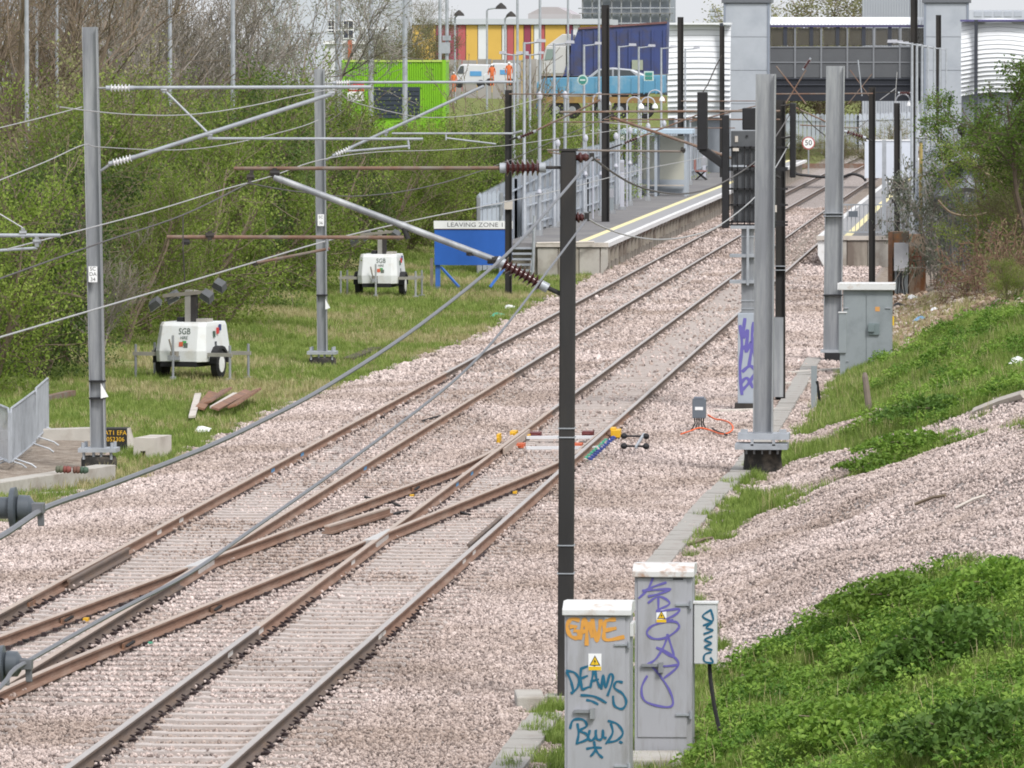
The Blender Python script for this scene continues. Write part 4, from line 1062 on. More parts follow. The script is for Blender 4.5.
a, b = at(889.5, 292, Yq), at(909, 232, Yq); MB().mm(a.x, b.x, Yq + .1, Yq + .9, a.z - .2, b.z).build('body', mat('dark rusty inside', (.12, .10, .08), .9, 0, .3, 5, dirt=(.26, .12, .05), dscale=3, damt=.5), k7)
a, b = at(888, 292, Yq), at(892.5, 232, Yq); MB().mm(a.x, b.x, Yq - .02, Yq + .1, a.z - .2, b.z).build('door_edge', RUSTB, k7)
k8 = thing('meter_box', 'grey enclosure hanging in front of the rusty cabinet with cables below', 'box', (at(901, 295, 207).x, 207, 0))
a, b = at(894, 271, 207), at(908.5, 243, 207); MB().mm(a.x, b.x, 207, 207.25, a.z, b.z).build('case', mat('light grey enclosure', (.40, .41, .44), .5, 0, .06, 4), k8, bevel=.01)
mb = MB()
for k in range(4): mb.path([(lerp(a.x, b.x, .25 + .16 * k), 207.1, a.z), (lerp(a.x, b.x, .3 + .1 * k + .06 * (k % 2)), 207.08, a.z - .35), (lerp(a.x, b.x, .2 + .2 * k), 207.1, a.z - .75)], .02, 5)
mb.build('cables', RUBBER, k8)
MB().mm(a.x + .02, b.x - .02, 207.27, 207.32, -.3, b.z).build('back_board', CABG, k8)
# junction box with orange cable in the ballast
k9 = thing('junction_box', 'small dark grey junction box with white label and cable tails on the ballast', 'box', (at(700, 428, 130.5).x, 130.5, 0))
a, b = at(692.5, 418, 130.5), at(706, 398.5, 130.5); MB().mm(a.x, b.x, 130.4, 130.62, a.z, b.z).build('case', mat('slate box', (.13, .15, .18), .5, 0, .08, 5), k9, bevel=.012)
MB().mm(a.x + .03, b.x - .03, 130.395, 130.625, b.z, b.z + .03).build('lid', mat('slate lid', (.17, .19, .24), .5, 0, .08, 5), k9)
p = at(699, 408.5, 130.4); MB().box((p.x, 130.395, p.z), (.15, .004, .06)).build('label_plate', WHITEB, k9)
mb = MB()
for k in range(5): mb.path([(lerp(a.x, b.x, .15 + .17 * k), 130.5, a.z), (lerp(a.x, b.x, .2 + .15 * k), 130.45, a.z - .1), (lerp(a.x, b.x, -.1 + .3 * k), 130.4, -.04)], .014, 5)
mb.build('cables', RUBBER, k9)
cable([gr(681, 434, .03), gr(690, 431, .05), gr(699, 428, .09), gr(710, 430, .05), gr(718, 433, .03), gr(724, 434, .03), gr(730, 432, .05), gr(733, 428, .10), gr(730, 423, .16), gr(722, 420, .17), gr(715, 419, .18), gr(708, 415, .24)], .016, ORANGE, 'orange cable looping on the ballast around the small junction box')
cable([gr(712, 428, .05), gr(716, 431, .03), gr(722, 433, .03), gr(727, 435, .03)], .018, RUBBER, 'black cable running from the small junction box towards the bare column')
# ================================================================== LINESIDE THINGS ON THE LEFT
def trailer(label, X, Y, yaw, sc=1.0, lamps=True):
    z0 = h1(X, Y)
    t = thing('light_tower_trailer', label, 'light tower', (X, Y, z0), 'parked light tower trailers')
    M = Matrix.Translation((X, Y, z0)) @ Matrix.Rotation(yaw, 4, 'Z') @ Matrix.Diagonal((.94, 1, 1.14, 1))
    B = lambda: MB(M)
    WT = mat('trailer white', (.64, .66, .67), .45, 0, .04, 3, dirt=(.55, .54, .50), dscale=2.6, damt=.3)
    # body: front face leans back, shoulders chamfered
    b = B()
    lo = [(-.46, -.55), (.46, -.55), (.62, -.38), (.62, .95), (-.62, .95), (-.62, -.38)]
    mid = [(-.47, -.56), (.47, -.56), (.63, -.40), (.63, .96), (-.63, .96), (-.63, -.40)]
    hi = [(-.45, -.42), (.45, -.42), (.58, -.28), (.58, .88), (-.58, .88), (-.58, -.28)]
    top = [(-.44, -.34), (.44, -.34), (.56, -.22), (.56, .84), (-.56, .84), (-.56, -.22)]
    vs = []
    for ring, z in ((lo, .34), (mid, .55), (hi, 1.02), (top, 1.09)): vs += [(x, y, z) for x, y in ring]
    fs = [tuple(reversed(range(6))), tuple(range(18, 24))]
    for k in range(3):
        for i in range(6):
            j = (i + 1) % 6; fs.append((k * 6 + i, k * 6 + j, k * 6 + 6 + j, k * 6 + 6 + i))
    b.add(vs, fs); body = b.build('body', WT, t, bevel=.015)
    B().box((0, .2, .30), (.9, 1.5, .10)).build('chassis', BLACK, t)
    for s in (-1, 1):
        w = B().lathe((s * .60, .15, .29), (s * .78, .15, .29), [(0, .24), (.1, .285), (.9, .285), (1, .24)], 20).build('wheel', RUBBER, t, smooth=True)
        B().lathe((s * .62, .15, .29), (s * .785, .15, .29), [(0, .15), (1, .16)], 14).build('rim', WHITE, w)
        f = []
        for k in range(9):
            a = math.pi * k / 8; f.append((.15 + .36 * math.cos(a), .31 + .33 * math.sin(a)))
        f += [(.15 + .30 * math.cos(math.pi * k / 8), .31 + .27 * math.sin(math.pi * k / 8)) for k in range(8, -1, -1)]
        B().prism(f, s * .60, s * .80, 'x').build('mudguard', RUBBER, t)
        for y, nm in ((-.3, 'outrigger'), (.75, 'outrigger')):
            o = B().bar((s * .6, y, .48), (s * 1.24, y, .48), .07, .07).build(nm, mat('dull tan steel', (.30, .29, .26), .6, .2, .15, 6), t)
            B().cyl((s * 1.18, y, .02), (s * 1.18, y, .66), .032, n=8).box((s * 1.18, y, .02), (.16, .16, .03)).build('jack', GALV, o)
    h_ = B().bar((0, -.55, .42), (0, -1.05, .44), .09, .09).cyl((.05, -.95, .02), (.05, -.95, .86), .03, n=8).cyl((.05, -.95, .03), (.05, -.95, .08), .08, n=8).build('tow_bar', GALV, t)
    B().bar((-.10, -.62, .5), (-.16, -.7, .78), .03, .03).box((-.03, -.7, .5), (.16, .14, .10)).build('brake_lever', mat('tan grey steel', (.26, .24, .21), .6, .2, .15, 6), t)
    mst = B().box((.0, .05, 1.2), (.14, .14, 1.0)).build('mast', mat('weathered mast', (.30, .29, .27), .6, .2, .2, 5), t)
    B().box((.13, .06, 1.15), (.13, .13, .95)).build('mast_stage', DARKST, mst)
    B().box((-.20, .1, 1.13), (.16, .2, .09)).cyl((-.14, .1, 1.14), (-.05, .1, 1.14), .03, n=6).build('winch', BLACK, t)
    B().box((.32, .2, 1.12), (.28, .35, .06)).build('vent', CONC, t)
    B().bar((-.62, .0, 1.58), (.62, .0, 1.68), .07, .07).build('crossbar', mat('tan grey steel', (.26, .24, .21)), t)
    GL = mat('lamp glass', (.55, .56, .55), .2, 0, .1, 6)
    for (x, y, z, rx) in ((-.78, -.1, 1.42, -.5), (-.42, .12, 1.55, -.4), (.52, -.1, 1.58, .45), (.72, .16, 1.78, .4)):
        q = Matrix.Rotation(rx, 4, 'Y') @ Matrix.Rotation(.5, 4, 'X')
        L_ = MB(M @ Matrix.Translation((x, y, z)) @ q).prism([(-.15, -.05), (.15, -.05), (.11, .09), (-.11, .09)], -.10, .10, 'y').build('lamp', mat('grey lamp housing', (.10, .105, .11), .5, .2, .2, 8), t)
        MB(M @ Matrix.Translation((x, y, z)) @ q).mm(-.135, .135, -.09, .09, -.065, -.052).build('lamp_glass', GL, L_)
    B().bar((-.2, 0, 1.62), (-.6, .05, 1.5), .05, .05).bar((.15, 0, 1.68), (.55, .05, 1.62), .05, .05).build('lamp_bracket', CONC, t)
    n_ = Matrix.Rotation(R(-14), 4, 'X')
    T = lambda x, z, s_: M @ Matrix.Translation((x, -.56 + (z - .55) * .298 - .008, z)) @ n_ @ FACE
    text_mesh('SGB', .17, T(.12, .92, 1), .002).build('lettering', mat('dark green ink', (.05, .08, .06), .6, 0, .05, 5), body)
    text_mesh('HIRE', .09, T(.12, .80, 1), .002).build('lettering', mat('dark green ink', (.05, .08, .06)), body)
    for x, z, c in ((.06, .68, (.5, .1, .05)), (.14, .70, (.05, .3, .08)), (.18, .66, (.1, .12, .1))):
        MB(T(x, z, 1)).mm(-.05, .05, -.045, .045, .0, .004).build('sticker', mat('sticker %.2f' % x, c, .5, 0, .1, 20), body)
    for y, z, c in ((.05, .86, (.06, .1, .08)), (.25, .92, (.55, .05, .05)), (.38, .98, (.05, .07, .2)), (.12, .66, (.08, .09, .1))):
        B().mm(.60, .637, y, y + .07, z - .06, z + .06).build('sticker', mat('side sticker %.2f' % y, c, .5, 0, .1, 20), body)
    return t
q = gr(187, 377); trailer('white light tower trailer nearer the camera, left of the second galvanised mast', q.x, q.y + .2, R(-16))
q = gr(380, 296.5); trailer('smaller looking farther white light tower trailer beside the blue board', q.x, q.y, R(-5))

# blue board
Yb = 211.5
bs = thing('notice_board', 'blue board with white strip reading LEAVING ZONE 1 on angled legs', 'sign board', (at(473, 288, Yb).x, Yb, 0))
a, b, c = at(434.5, 265, Yb), at(512, 229.5, Yb), at(512, 221, Yb)
pn = MB().mm(a.x, b.x, Yb, Yb + .08, a.z, b.z).build('blue_panel', BLUE, bs)
wp = MB().mm(a.x - .02, b.x + .02, Yb - .03, Yb + .1, b.z + .02, c.z).build('white_strip', WHITEB, bs)
MB().mm(a.x - .01, b.x + .01, Yb - .02, Yb + .09, b.z, b.z + .02).build('maroon_edge', mat('maroon edge', (.12, .02, .04), .6, 0, .1, 6), bs)
tp = at(475.5, 224.9, Yb); text_mesh('LEAVING ZONE 1', .185, Matrix.Translation((tp.x, Yb - .034, tp.z)) @ FACE, .001, sx=1.2).build('lettering', mat('grey lettering', (.16, .16, .19), .6, 0, .05, 5), wp)
LB = mat('mid blue leg', (.05, .16, .52), .5, 0, .08, 4)
for x in (437.5, 508):
    p = at(x, 288, Yb); MB().mm(p.x - .07, p.x + .07, Yb + .09, Yb + .2, h1(p.x, Yb) - .1, a.z + .4).build('leg', LB, bs)
for x0, x1 in ((441, 459), (505, 490)):
    MB().bar(at(x0, 267, Yb + .1), at(x1, 287, Yb - .4), .06, .06).build('brace', LB, bs)
wl = at(432, 286, Yb); MB().mm(wl.x - .05, wl.x + .04, Yb - .1, Yb, -.1, at(432, 258, Yb).z).build('stake', mat('weathered timber', (.20, .165, .14), .9, 0, .2, 6), bs)

# crowd barriers
def barrier(label, p, q):
    p, q = Vector(p), Vector(q)
    p.z = h1(p.x, p.y); q.z = h1(q.x, q.y)
    t = thing('crowd_barrier', label, 'barrier', p, 'galvanised crowd barriers')
    d = (q - p); L = d.length; u = d / L; n = u.cross(Vector((0, 0, 1)))
    Z = Vector((0, 0, 1))
    fr = [p + Z * .14, p + Z * .98, p + Z * 1.05 + u * .08, q + Z * 1.05 - u * .08, q + Z * .98, q + Z * .14, p + Z * .14]
    MB().path(fr, .021, 6).build('frame', GALV2, t, smooth=True)
    mb = MB(); k = int(L / .11)
    for i in range(1, k): mb.cyl(p + u * (L * i / k) + Z * .14, p + u * (L * i / k) + Z * 1.05, .0065, n=5)
    stuff(mb.build('bars', GALV2, t))
    for s in (.12, .88):
        c = p + u * (L * s)
        MB().path([c - n * .38 + Z * .0, c - n * .3 + Z * .06, c + Z * .16, c + n * .3 + Z * .06, c + n * .38], .016, 6).build('foot', GALV2, t, smooth=True)
g_ = lambda x, y: gr(x, y, h1(gr(x, y).x, gr(x, y).y))
barrier('crowd barrier cut by the left picture edge', g_(-28, 452), g_(9, 470))
barrier('middle one of the three crowd barriers, facing the track', g_(11, 470), g_(35, 449))
barrier('crowd barrier farthest right, nearest to the left galvanised mast', g_(36, 448), g_(48, 435))

# concrete pieces
def slab(name, label, p, q, w, h, m, cat, group=None, bev=.012):
    p, q = Vector(p), Vector(q); zz = min(h1(p.x, p.y), h1(q.x, q.y))
    p.z = q.z = zz + h / 2 - .03
    return tag(MB().bar(p, q, w, h).build(name, m, bevel=bev), label, cat, group)
slab('concrete_beam', 'long concrete beam on the ground at the left edge below the galvanised mast', g_(-40, 502), g_(106, 481), .35, .30, CONC, 'beam', 'concrete beams')
slab('concrete_beam', 'concrete beam behind the left galvanised mast near the barriers', g_(-40, 440), g_(92, 440), .3, .28, CONC, 'beam', 'concrete beams')
for k, (x0, x1, y) in enumerate(((2, 55, 482), (56, 86, 478))):
    slab('timber_batten', ('pale batten lying on the long concrete beam at its left', 'short pale batten on the right end of the long concrete beam')[k], at(x0, y - 4.5, 111.6 + k), at(x1, y - 6, 112.6 + k), .12, .05, CONCL, 'batten', 'battens on the beam')
for k, (x, y, c) in enumerate(((60, 475, (.12, .13, .09)), (67, 473, (.20, .06, .05)), (77, 473, (.16, .08, .06)), (84, 471, (.06, .10, .07)))):
    p = at(x, y, 112.5); lb = ('grey green coupling leftmost among small fittings on the concrete beam', 'dull red fitting second on the concrete beam', 'brown fitting third on the concrete beam', 'dark green fitting at the right on the concrete beam')[k]
    p.z = h1(p.x, p.y) + .33
    tag(MB().lathe((p.x - .07, p.y, p.z + .06), (p.x + .07, p.y, p.z + .06), [(0, .04), (.2, .065), (.4, .05), (.6, .065), (1, .04)], 10).build('pipe_fitting', mat('fitting %d' % k, c, .7, 0, .2, 12), smooth=True), lb, 'fitting', 'fittings on the beam')
Yk = 125.0
k_ = thing('marked_block', 'black faced concrete block with yellow stencilled letters and numbers beside the mast', 'block', (at(117, 445, Yk).x, Yk, 0))
a, b = at(104, 445, Yk), at(127, 428.5, Yk); zz = h1(a.x, Yk) - .05
MB().mm(a.x, b.x, Yk, Yk + .5, zz, b.z).build('face', mat('black face', (.02, .02, .018), .8, 0, .2, 8), k_)
MB().prism([(b.x, zz + .04), (b.x + .11, zz + .04), (b.x, b.z)], Yk + .01, Yk + .5, 'y').build('pale_end', CONCL, k_)
for s, py in (('AT1 EFA', 433), ('052306', 439.5)):
    p = at(115.5, py, Yk); text_mesh(s, .115, Matrix.Translation((p.x, Yk - .003, p.z)) @ FACE, .001, sx=.95).build('lettering', YEL, k_)
Yk = 122.6
k_ = thing('concrete_block', 'pale concrete block with a square hole in its end beside the marked block', 'block', (at(148, 449, Yk).x, Yk, 0))
a, b = at(133.5, 449, Yk), at(155, 438, Yk); zz = h1(a.x, Yk) - .05
M_ = Matrix.Translation((a.x, Yk, zz)) @ Matrix.Rotation(R(-9), 4, 'Z')
w_, h__ = b.x - a.x, b.z - zz
mb = MB(M_)
for x0, x1, z0, z1 in ((0, w_, .17, h__), (0, .13, 0, .17), (.22, w_, 0, .17)): mb.mm(x0, x1, 0, 1.1, z0, z1)
mb.mm(.12, .23, .3, 1.0, 0, .171)
mb.build('body', CONCL, k_)
# rusty scrap and planks by the track
for k, (x0, y0, x1, y1, w, m, nm, lb) in enumerate(((192, 423, 198, 402, .22, CONCL, 'timber_offcut', 'pale upright offcut at the left end of the scrap pile'), (200, 416, 213, 402, .3, RUSTB, 'rusty_plate', 'rusty plate leaning on the left of the scrap pile'), (206, 412, 227, 400, .35, mat('salmon rust', (.25, .14, .095), .9, 0, .2, 5, dirt=(.16, .10, .08), dscale=3, damt=.5), 'rusty_plate', 'large salmon coloured rusty plate on top of the scrap pile'), (212, 418, 235, 406, .15, CONCL, 'timber_offcut', 'pale grey plank crossing the scrap pile'), (215, 421, 248, 405, .26, mat('salmon rust', (.33, .18, .13)), 'rusty_plate', 'long rusty plank in front of the scrap pile'), (232, 420, 257, 405, .3, RUSTB, 'rusty_plate', 'long brown rusty plank at the right end of the scrap pile'))):
    p, q = g_(x0, y0), g_(x1, y1); p.z += .12 + .03 * k; q.z += .16 + .03 * k
    tag(MB().bar(p, q, w * .62, .05, up=(.35 * math.sin(k * 2.1), -.35, 1)).build(nm, m, bevel=.008), lb, 'scrap', 'scrap pile by the track')
p, q = g_(348, 362), g_(376, 351); p.z += .06; q.z += .06
tag(MB().bar(p, q, .28, .08).build('timber_plank', mat('dark old timber', (.07, .055, .045), .95, 0, .25, 5)), 'dark weathered plank lying in grass right of the second galvanised mast', 'plank')
p, q = g_(45, 404), g_(72, 399); p.z += .1; q.z += .12
tag(MB().bar(p, q, .16, .12).build('timber_plank', RUST), 'rust coloured bar lying in grass behind the crowd barriers', 'plank')
for k, (x, y, m, w, lb) in enumerate(((509, 310, WHITEB, .16, 'white litter scrap on the verge near the thin dark mast'), (497, 318, PGREEN, .2, 'green litter scrap on the ballast edge near the thin dark mast'), (202, 434, WHITEB, .16, 'white litter scrap on ballast below the scrap pile'))):
    p = g_(x, y); mb = MB(); mb.add([(p.x - w, p.y, p.z + .03), (p.x + w * .9, p.y - .1, p.z + .05), (p.x + w, p.y + .2, p.z + .10), (p.x - .1, p.y + .25, p.z + .13), (p.x, p.y + .05, p.z + .15)], [(0, 1, 4), (1, 2, 4), (2, 3, 4), (3, 0, 4)])
    tag(mb.build('litter', m), lb, 'litter', 'litter')

# ---- concrete cable trough along the right side
tr = thing('cable_trough', 'line of pale concrete trough lids along the right edge of the ballast', 'cable trough', (3.4, 60, 0))
y = 60.0; k = 0
lid_me = MB().mm(-.17, .17, -.48, .48, -.03, .03).mesh('trough_lid', mat('trough concrete', (.34, .325, .305), .92, 0, .12, 5, .3, 60, dirt=(.28, .25, .23), dscale=3, damt=.4))
while y < 162:
    if 73 < y < 93: y += .985; continue
    o = bpy.data.objects.new('trough_lid', lid_me); col.objects.link(o); o.parent = tr
    xx = 3.42 + .10 * math.sin(y * .06) + .12 * sm(108, 118, y)
    z = -.022
    o.location = (xx - 3.4 + random.uniform(-.012, .012), y - 60, z + random.uniform(-.006, .006)); o.rotation_euler = (random.uniform(-.012, .012), random.uniform(-.02, .02), random.uniform(-.02, .02))
    y += .985
for x, y, w, d, lb in ((528, 702, .3, .9, 'concrete slab in grass at the foot of the dark foreground mast'), (655, 765, .5, .9, 'concrete slab half hidden in grass between the two graffiti cabinets')):
    p = gr(x, y); tag(MB().box((p.x, p.y + .2, .0), (w, d, .16), .1).build('concrete_slab', CONC, bevel=.02), lb, 'slab')
for i, (x0, y0, x1, y1, lb) in enumerate(((716, 410, 790, 408, 'long pale lath on the ballast crossing at the signal foot'), (790, 372, 846, 368, 'pale kerb lying left of the relay cabinet'), (780, 383, 812, 381, 'lower pale kerb left of the relay cabinet'))):
    p, q = gr(x0, y0), gr(x1, y1); slab('concrete_kerb', lb, p, q, .16, .1, CONCL, 'kerb', 'loose kerbs')
sq = bank(870, 412); tag(MB().lathe((sq[0], sq[1], sq[2] - .1), (sq[0] - .1, sq[1], sq[2] + .72), [(0, .07), (.4, .06), (.9, .055), (1, .03)], 8).build('wooden_stake', mat('weathered timber', (.20, .165, .14))), 'leaning wooden stake standing in the grass bank', 'stake')
for x0, y0, x1, y1, lb in ((955, 512, 985, 500, 'thin pale branch on the upper right gravel bank'), (915, 508, 945, 500, 'brown stick lying across the gravel bank'), (975, 415, 1024, 398, 'pale plank end at the right edge above the gravel'), (690, 548, 712, 542, 'curved brown stick beside the trough lids')):
    p, q = Vector(bank(x0, y0)), Vector(bank(x1, y1)); p.z += .05; q.z += .06; m_ = (p + q) / 2 + Vector((.03, .02, .03))
    tag(MB().path([p, m_, q], .022 if 'plank' not in lb else .07, 5).build('stick', TWIG if 'brown' in lb else CONCL), lb, 'stick', 'sticks on the bank')

# ================================================================== PLATFORMS
PZ = .97
def platform(label, y0, y1, xe, xb, sgn, group):
    """xe: edge at the track, xb: back edge; sgn +1 when the track lies at greater X"""
    t = thing('station_platform', label, 'platform', (xe, y0, 0), group)
    ys = list(np.arange(y0, y1, 12.0)) + [y1]
    def strip(name, xa, xc, z0, z1, m, n=1):
        mb = MB()
        for a, b in zip(ys[:-1], ys[1:]):
            s0, s1 = shift(a), shift(b); x0, x1 = min(xa, xc), max(xa, xc)
            vs = [(x0 + s0, a, z0), (x1 + s0, a, z0), (x1 + s1, b, z0), (x0 + s1, b, z0), (x0 + s0, a, z1), (x1 + s0, a, z1), (x1 + s1, b, z1), (x0 + s1, b, z1)]
            mb.add(vs, [(0, 3, 2, 1), (4, 5, 6, 7), (0, 1, 5, 4), (1, 2, 6, 5), (2, 3, 7, 6), (3, 0, 4, 7)])
        return mb.build(name, m, t)
    e = xe
    strip('wall', e - sgn * .30, xb, -.2, PZ - .13, CONCD)
    strip('asphalt', e - sgn * 1.14, xb, PZ - .129, PZ, ASPH)
    strip('yellow_line', e - sgn * .88, e - sgn * 1.14, PZ - .129, PZ + .003, CREAM)
    strip('paving_strip', e - sgn * .20, e - sgn * .88, PZ - .129, PZ + .001, mat('paving grey', (.30, .30, .31), .9, 0, .1, 3, .2, 60))
    cop = MB().mm(0, 1, 0, 1, 0, 1)
    # coping stones one by one near the ramp, each with its own joint
    y = y0; L_ = 1.2
    cm = MB().mm(-.10, .10, .01, L_ - .01, -.13, .012).mesh('coping_stone', mat('white edge paint', (.68, .68, .69), .8, 0, .06, 3, dirt=(.45, .42, .38), dscale=2, damt=.35))
    while y < y1 - L_:
        o = bpy.data.objects.new('coping_stone', cm); col.objects.link(o); o.parent = t
        o.location = (e - sgn * .10 + shift(y) - xe, y - y0, PZ + random.uniform(-.004, .004)); y += L_
    return t
pl = platform('long left platform with yellow line and stained concrete end wall', 226.5, 420, -5.05, -8.5, 1, 'station platforms')
# ledge and supports under the coping, end wall slabs
mb = MB()
for k in range(40): mb.mm(-5.32, -5.10, 228 + k * 2.4, 228.35 + k * 2.4, .3, PZ - .135)
mb.build('coping_brackets', CONCD, pl)
MB().mm(-5.335, -5.14, 227, 310, PZ - .28, PZ - .132).build('ledge', mat('brown stained ledge', (.16, .10, .07), .9, 0, .2, 2, dirt=(.35, .32, .29), dscale=.4, damt=.5, stretch=(1, .4, 1)), pl)
for k in range(3):
    MB().mm(-7.35 + k * .68, -6.69 + k * .68, 226.36, 226.49, -.15, PZ - .15).build('end_slab', CONC if k != 1 else CONCD, pl, bevel=.015)
MB().prism([(-5.29, -.1), (-5.06, .25), (-5.06, PZ - .14), (-5.29, PZ - .14)], 226.36, 226.49, 'y').build('end_slab', CONC, pl)
MB().mm(-7.4, -5.05, 226.3, 226.6, PZ - .12, PZ + .02).build('end_coping', CONCL, pl)
st = thing('platform_steps', 'grey metal steps with handrail at the near end of the left platform', 'steps', (-7.9, 225.6, 0))
for k in range(5): MB().mm(-8.35, -7.5, 225.0 + k * .3, 225.3 + k * .3, .10 + k * .17, .16 + k * .17).build('tread', GALV2, st)
for x in (-8.4, -7.46): MB().bar((x, 224.9, .0), (x, 226.6, .95), .05, .2).build('stringer', GALV, st)
for x, y in ((-7.4, 224.9), (-8.45, 224.9)): MB().cyl((x, y, -.1), (x + .06, y, 1.9), .05, n=8).build('handrail_post', GALV2, st)
MB().cyl((-7.3, 225.2, 1.0), (-5.5, 226.2, 1.02), .035, n=8).build('handrail', CONCL, st)
pr_ = platform('right platform behind the railings with white edge and concrete end wall', 236, 430, 1.42, 5.2, -1, 'station platforms')
for k in range(5): MB().mm(1.75 + k * .7, 2.43 + k * .7, 235.86, 235.99, -.15, PZ - .15).build('end_slab', CONCD if k % 2 else CONC, pr_, bevel=.015)
MB().mm(1.42, 5.2, 235.8, 236.1, PZ - .12, PZ + .02).build('end_coping', CONCL, pr_)
MB().prism([(1.46, .35), (1.74, -.2), (1.74, PZ - .14), (1.46, PZ - .14)], 235.9, 235.99, 'y').build('white_ramp_end', WHITE, pr_)

# ---- palisade fence behind the left platform
def palisade(label, pts, h, name='palisade_fence', m=None, step=.15, cat='fence', plain=False):
    m = m or mat('grey fence steel', (.40, .445, .51), .55, .15, .1, 2, dirt=(.28, .31, .36), dscale=.8, damt=.4)
    t = thing(name, label, cat, pts[0], 'steel fences')
    for (a, b) in zip(pts[:-1], pts[1:]):
        a, b = Vector(a), Vector(b); d = b - a; L = d.length; u = d / L; n = u.cross(Vector((0, 0, 1))).normalized()
        k = max(1, int(round(L / 2.75)))
        for i in range(k + 1):
            p = a + d * (i / k); MB().mm(p.x - .05, p.x + .05, p.y - .04, p.y + .04, p.z - .3, p.z + h - .1).build('post', GALV, t)
        for z in (.35, h - .45): MB().bar(a + Vector((0, 0, z)) + n * .03, b + Vector((0, 0, z)) + n * .03, .04, .05).build('rail', m, t)
        mb = MB(); q = int(L / step)
        for i in range(q):
            p = a + d * ((i + .5) / q) - n * .035
            w = step * .44
            tz = h + (0 if plain else random.uniform(-.01, .01))
            c0 = p - u * w; c1 = p + u * w; md = p - n * .022
            mb.add([(c0.x, c0.y, c0.z + .06), (md.x, md.y, md.z + .06), (c1.x, c1.y, c1.z + .06), (c0.x, c0.y, c0.z + tz - .09), (md.x, md.y, md.z + tz), (c1.x, c1.y, c1.z + tz - .09)], [(0, 1, 4, 3), (1, 2, 5, 4), (2, 0, 3, 5)])
        stuff(mb.build('pales', m, t))
    return t
palisade('grey steel fence with upright pales rising beside the left platform steps', [(-9.25, 226.3, .0), (-8.75, 236, .45), (-8.75, 262, PZ), (-8.72, 300, PZ), (-8.4, 372, PZ)], 2.55)
palisade('grey fence panel facing the camera behind the blue board', [(-9.3, 226.6, 0), (-8.55, 226.9, .1)], 2.6)
palisade('low pale railing along the back of the left platform', [(-8.45, 236, PZ), (-8.43, 270, PZ), (-8.38, 318, PZ)], 1.45, 'platform_railing', mat('pale railing', (.46, .50, .56), .5, .1, .08, 2), .12, 'railing')
# platform railings at the end of the right platform
rl = thing('platform_railing', 'grey bar railing across the near end of the right platform', 'railing', (3.0, 237, PZ))
for z in (PZ + .12, PZ + 1.05): MB().bar((1.95, 237, z), (4.7, 237, z), .05, .05).build('rail', GALV2, rl)
for k in range(20):
    x = 2.0 + k * .14; MB().cyl((x, 237, PZ + .12), (x, 237, PZ + 1.05), .014, n=5).build('bar', GALV2, rl)
for x in (1.98, 3.3, 4.65): MB().mm(x - .04, x + .04, 236.96, 237.04, PZ - .05, PZ + 1.15).build('post', GALV, rl)
p = at(853, 214, 236.9); MB().box((p.x, 236.9, p.z), (.32, .06, .2)).build('notice', mat('dark notice', (.12, .14, .17), .5, 0, .1, 5), rl)

PALE = mat('pale lilac grey paint', (.46, .47, .53), .5, 0, .06, 3)
# ---- platform lamps
def lamp_post(label, X, Y, ztop, arm_dx, group, z0=PZ, r=.055, name='lamp_post', both=False):
    t = thing(name, label, 'lamp post', (X, Y, z0), group)
    MB().lathe((X, Y, z0), (X, Y, ztop), [(0, r * 1.5), (.18, r * 1.5), (.19, r), (1, r * .8)], 8).build('column', GALV2, t, smooth=True)
    MB().mm(X - .14, X + .14, Y - .14, Y + .14, z0, z0 + .05).build('base', GALV, t)
    for s in ((1, -1) if both else (1,)):
        o = MB().cyl((X, Y, ztop - .05), (X + s * arm_dx, Y, ztop + .03), .03, n=6).build('arm', GALV2, t)
        MB().prism([(X + s * arm_dx * .55, ztop - .0), (X + s * arm_dx, ztop + .0), (X + s * arm_dx * .98, ztop + .10), (X + s * arm_dx * .6, ztop + .11)], Y - .1, Y + .1, 'y').build('lamp_head', PALE, o)
    return t
for i, (Y, lb) in enumerate(((233, 'nearest lamp post on the left platform, beside its steps'), (248, 'second lamp post along the left platform from the steps'), (265, 'third lamp post along the left platform from the steps'), (288, 'fourth lamp post along the left platform from the steps'), (303, 'fifth lamp post along the left platform from the steps'), (322, 'sixth lamp post along the left platform, near the white stair enclosure'), (345, 'lamp post in front of the white ribbed stair enclosure'))):
    lamp_post(lb, -8.25, Y, 7.5, .72, 'platform lamp posts')
for i, Y in enumerate((240, 251, 264, 280, 300, 322, 348, 380)):
    lamp_post(('nearest', 'second', 'third', 'fourth', 'fifth', 'sixth', 'seventh', 'farthest')[i] + ' lamp post in the row along the right platform', 4.55, Y, 7.5, -.85, 'platform lamp posts')
lamp_post('double headed lamp post left of the nearest platform lamp', at(514, 200, 262).x, 262, at(514, 54, 262).z, .55, 'platform lamp posts', both=True, z0=.9)
lamp_post('double headed lamp post just right of the nearest platform lamp', at(530, 200, 275).x, 275, at(530, 54, 275).z, .55, 'platform lamp posts', both=True, z0=.9)
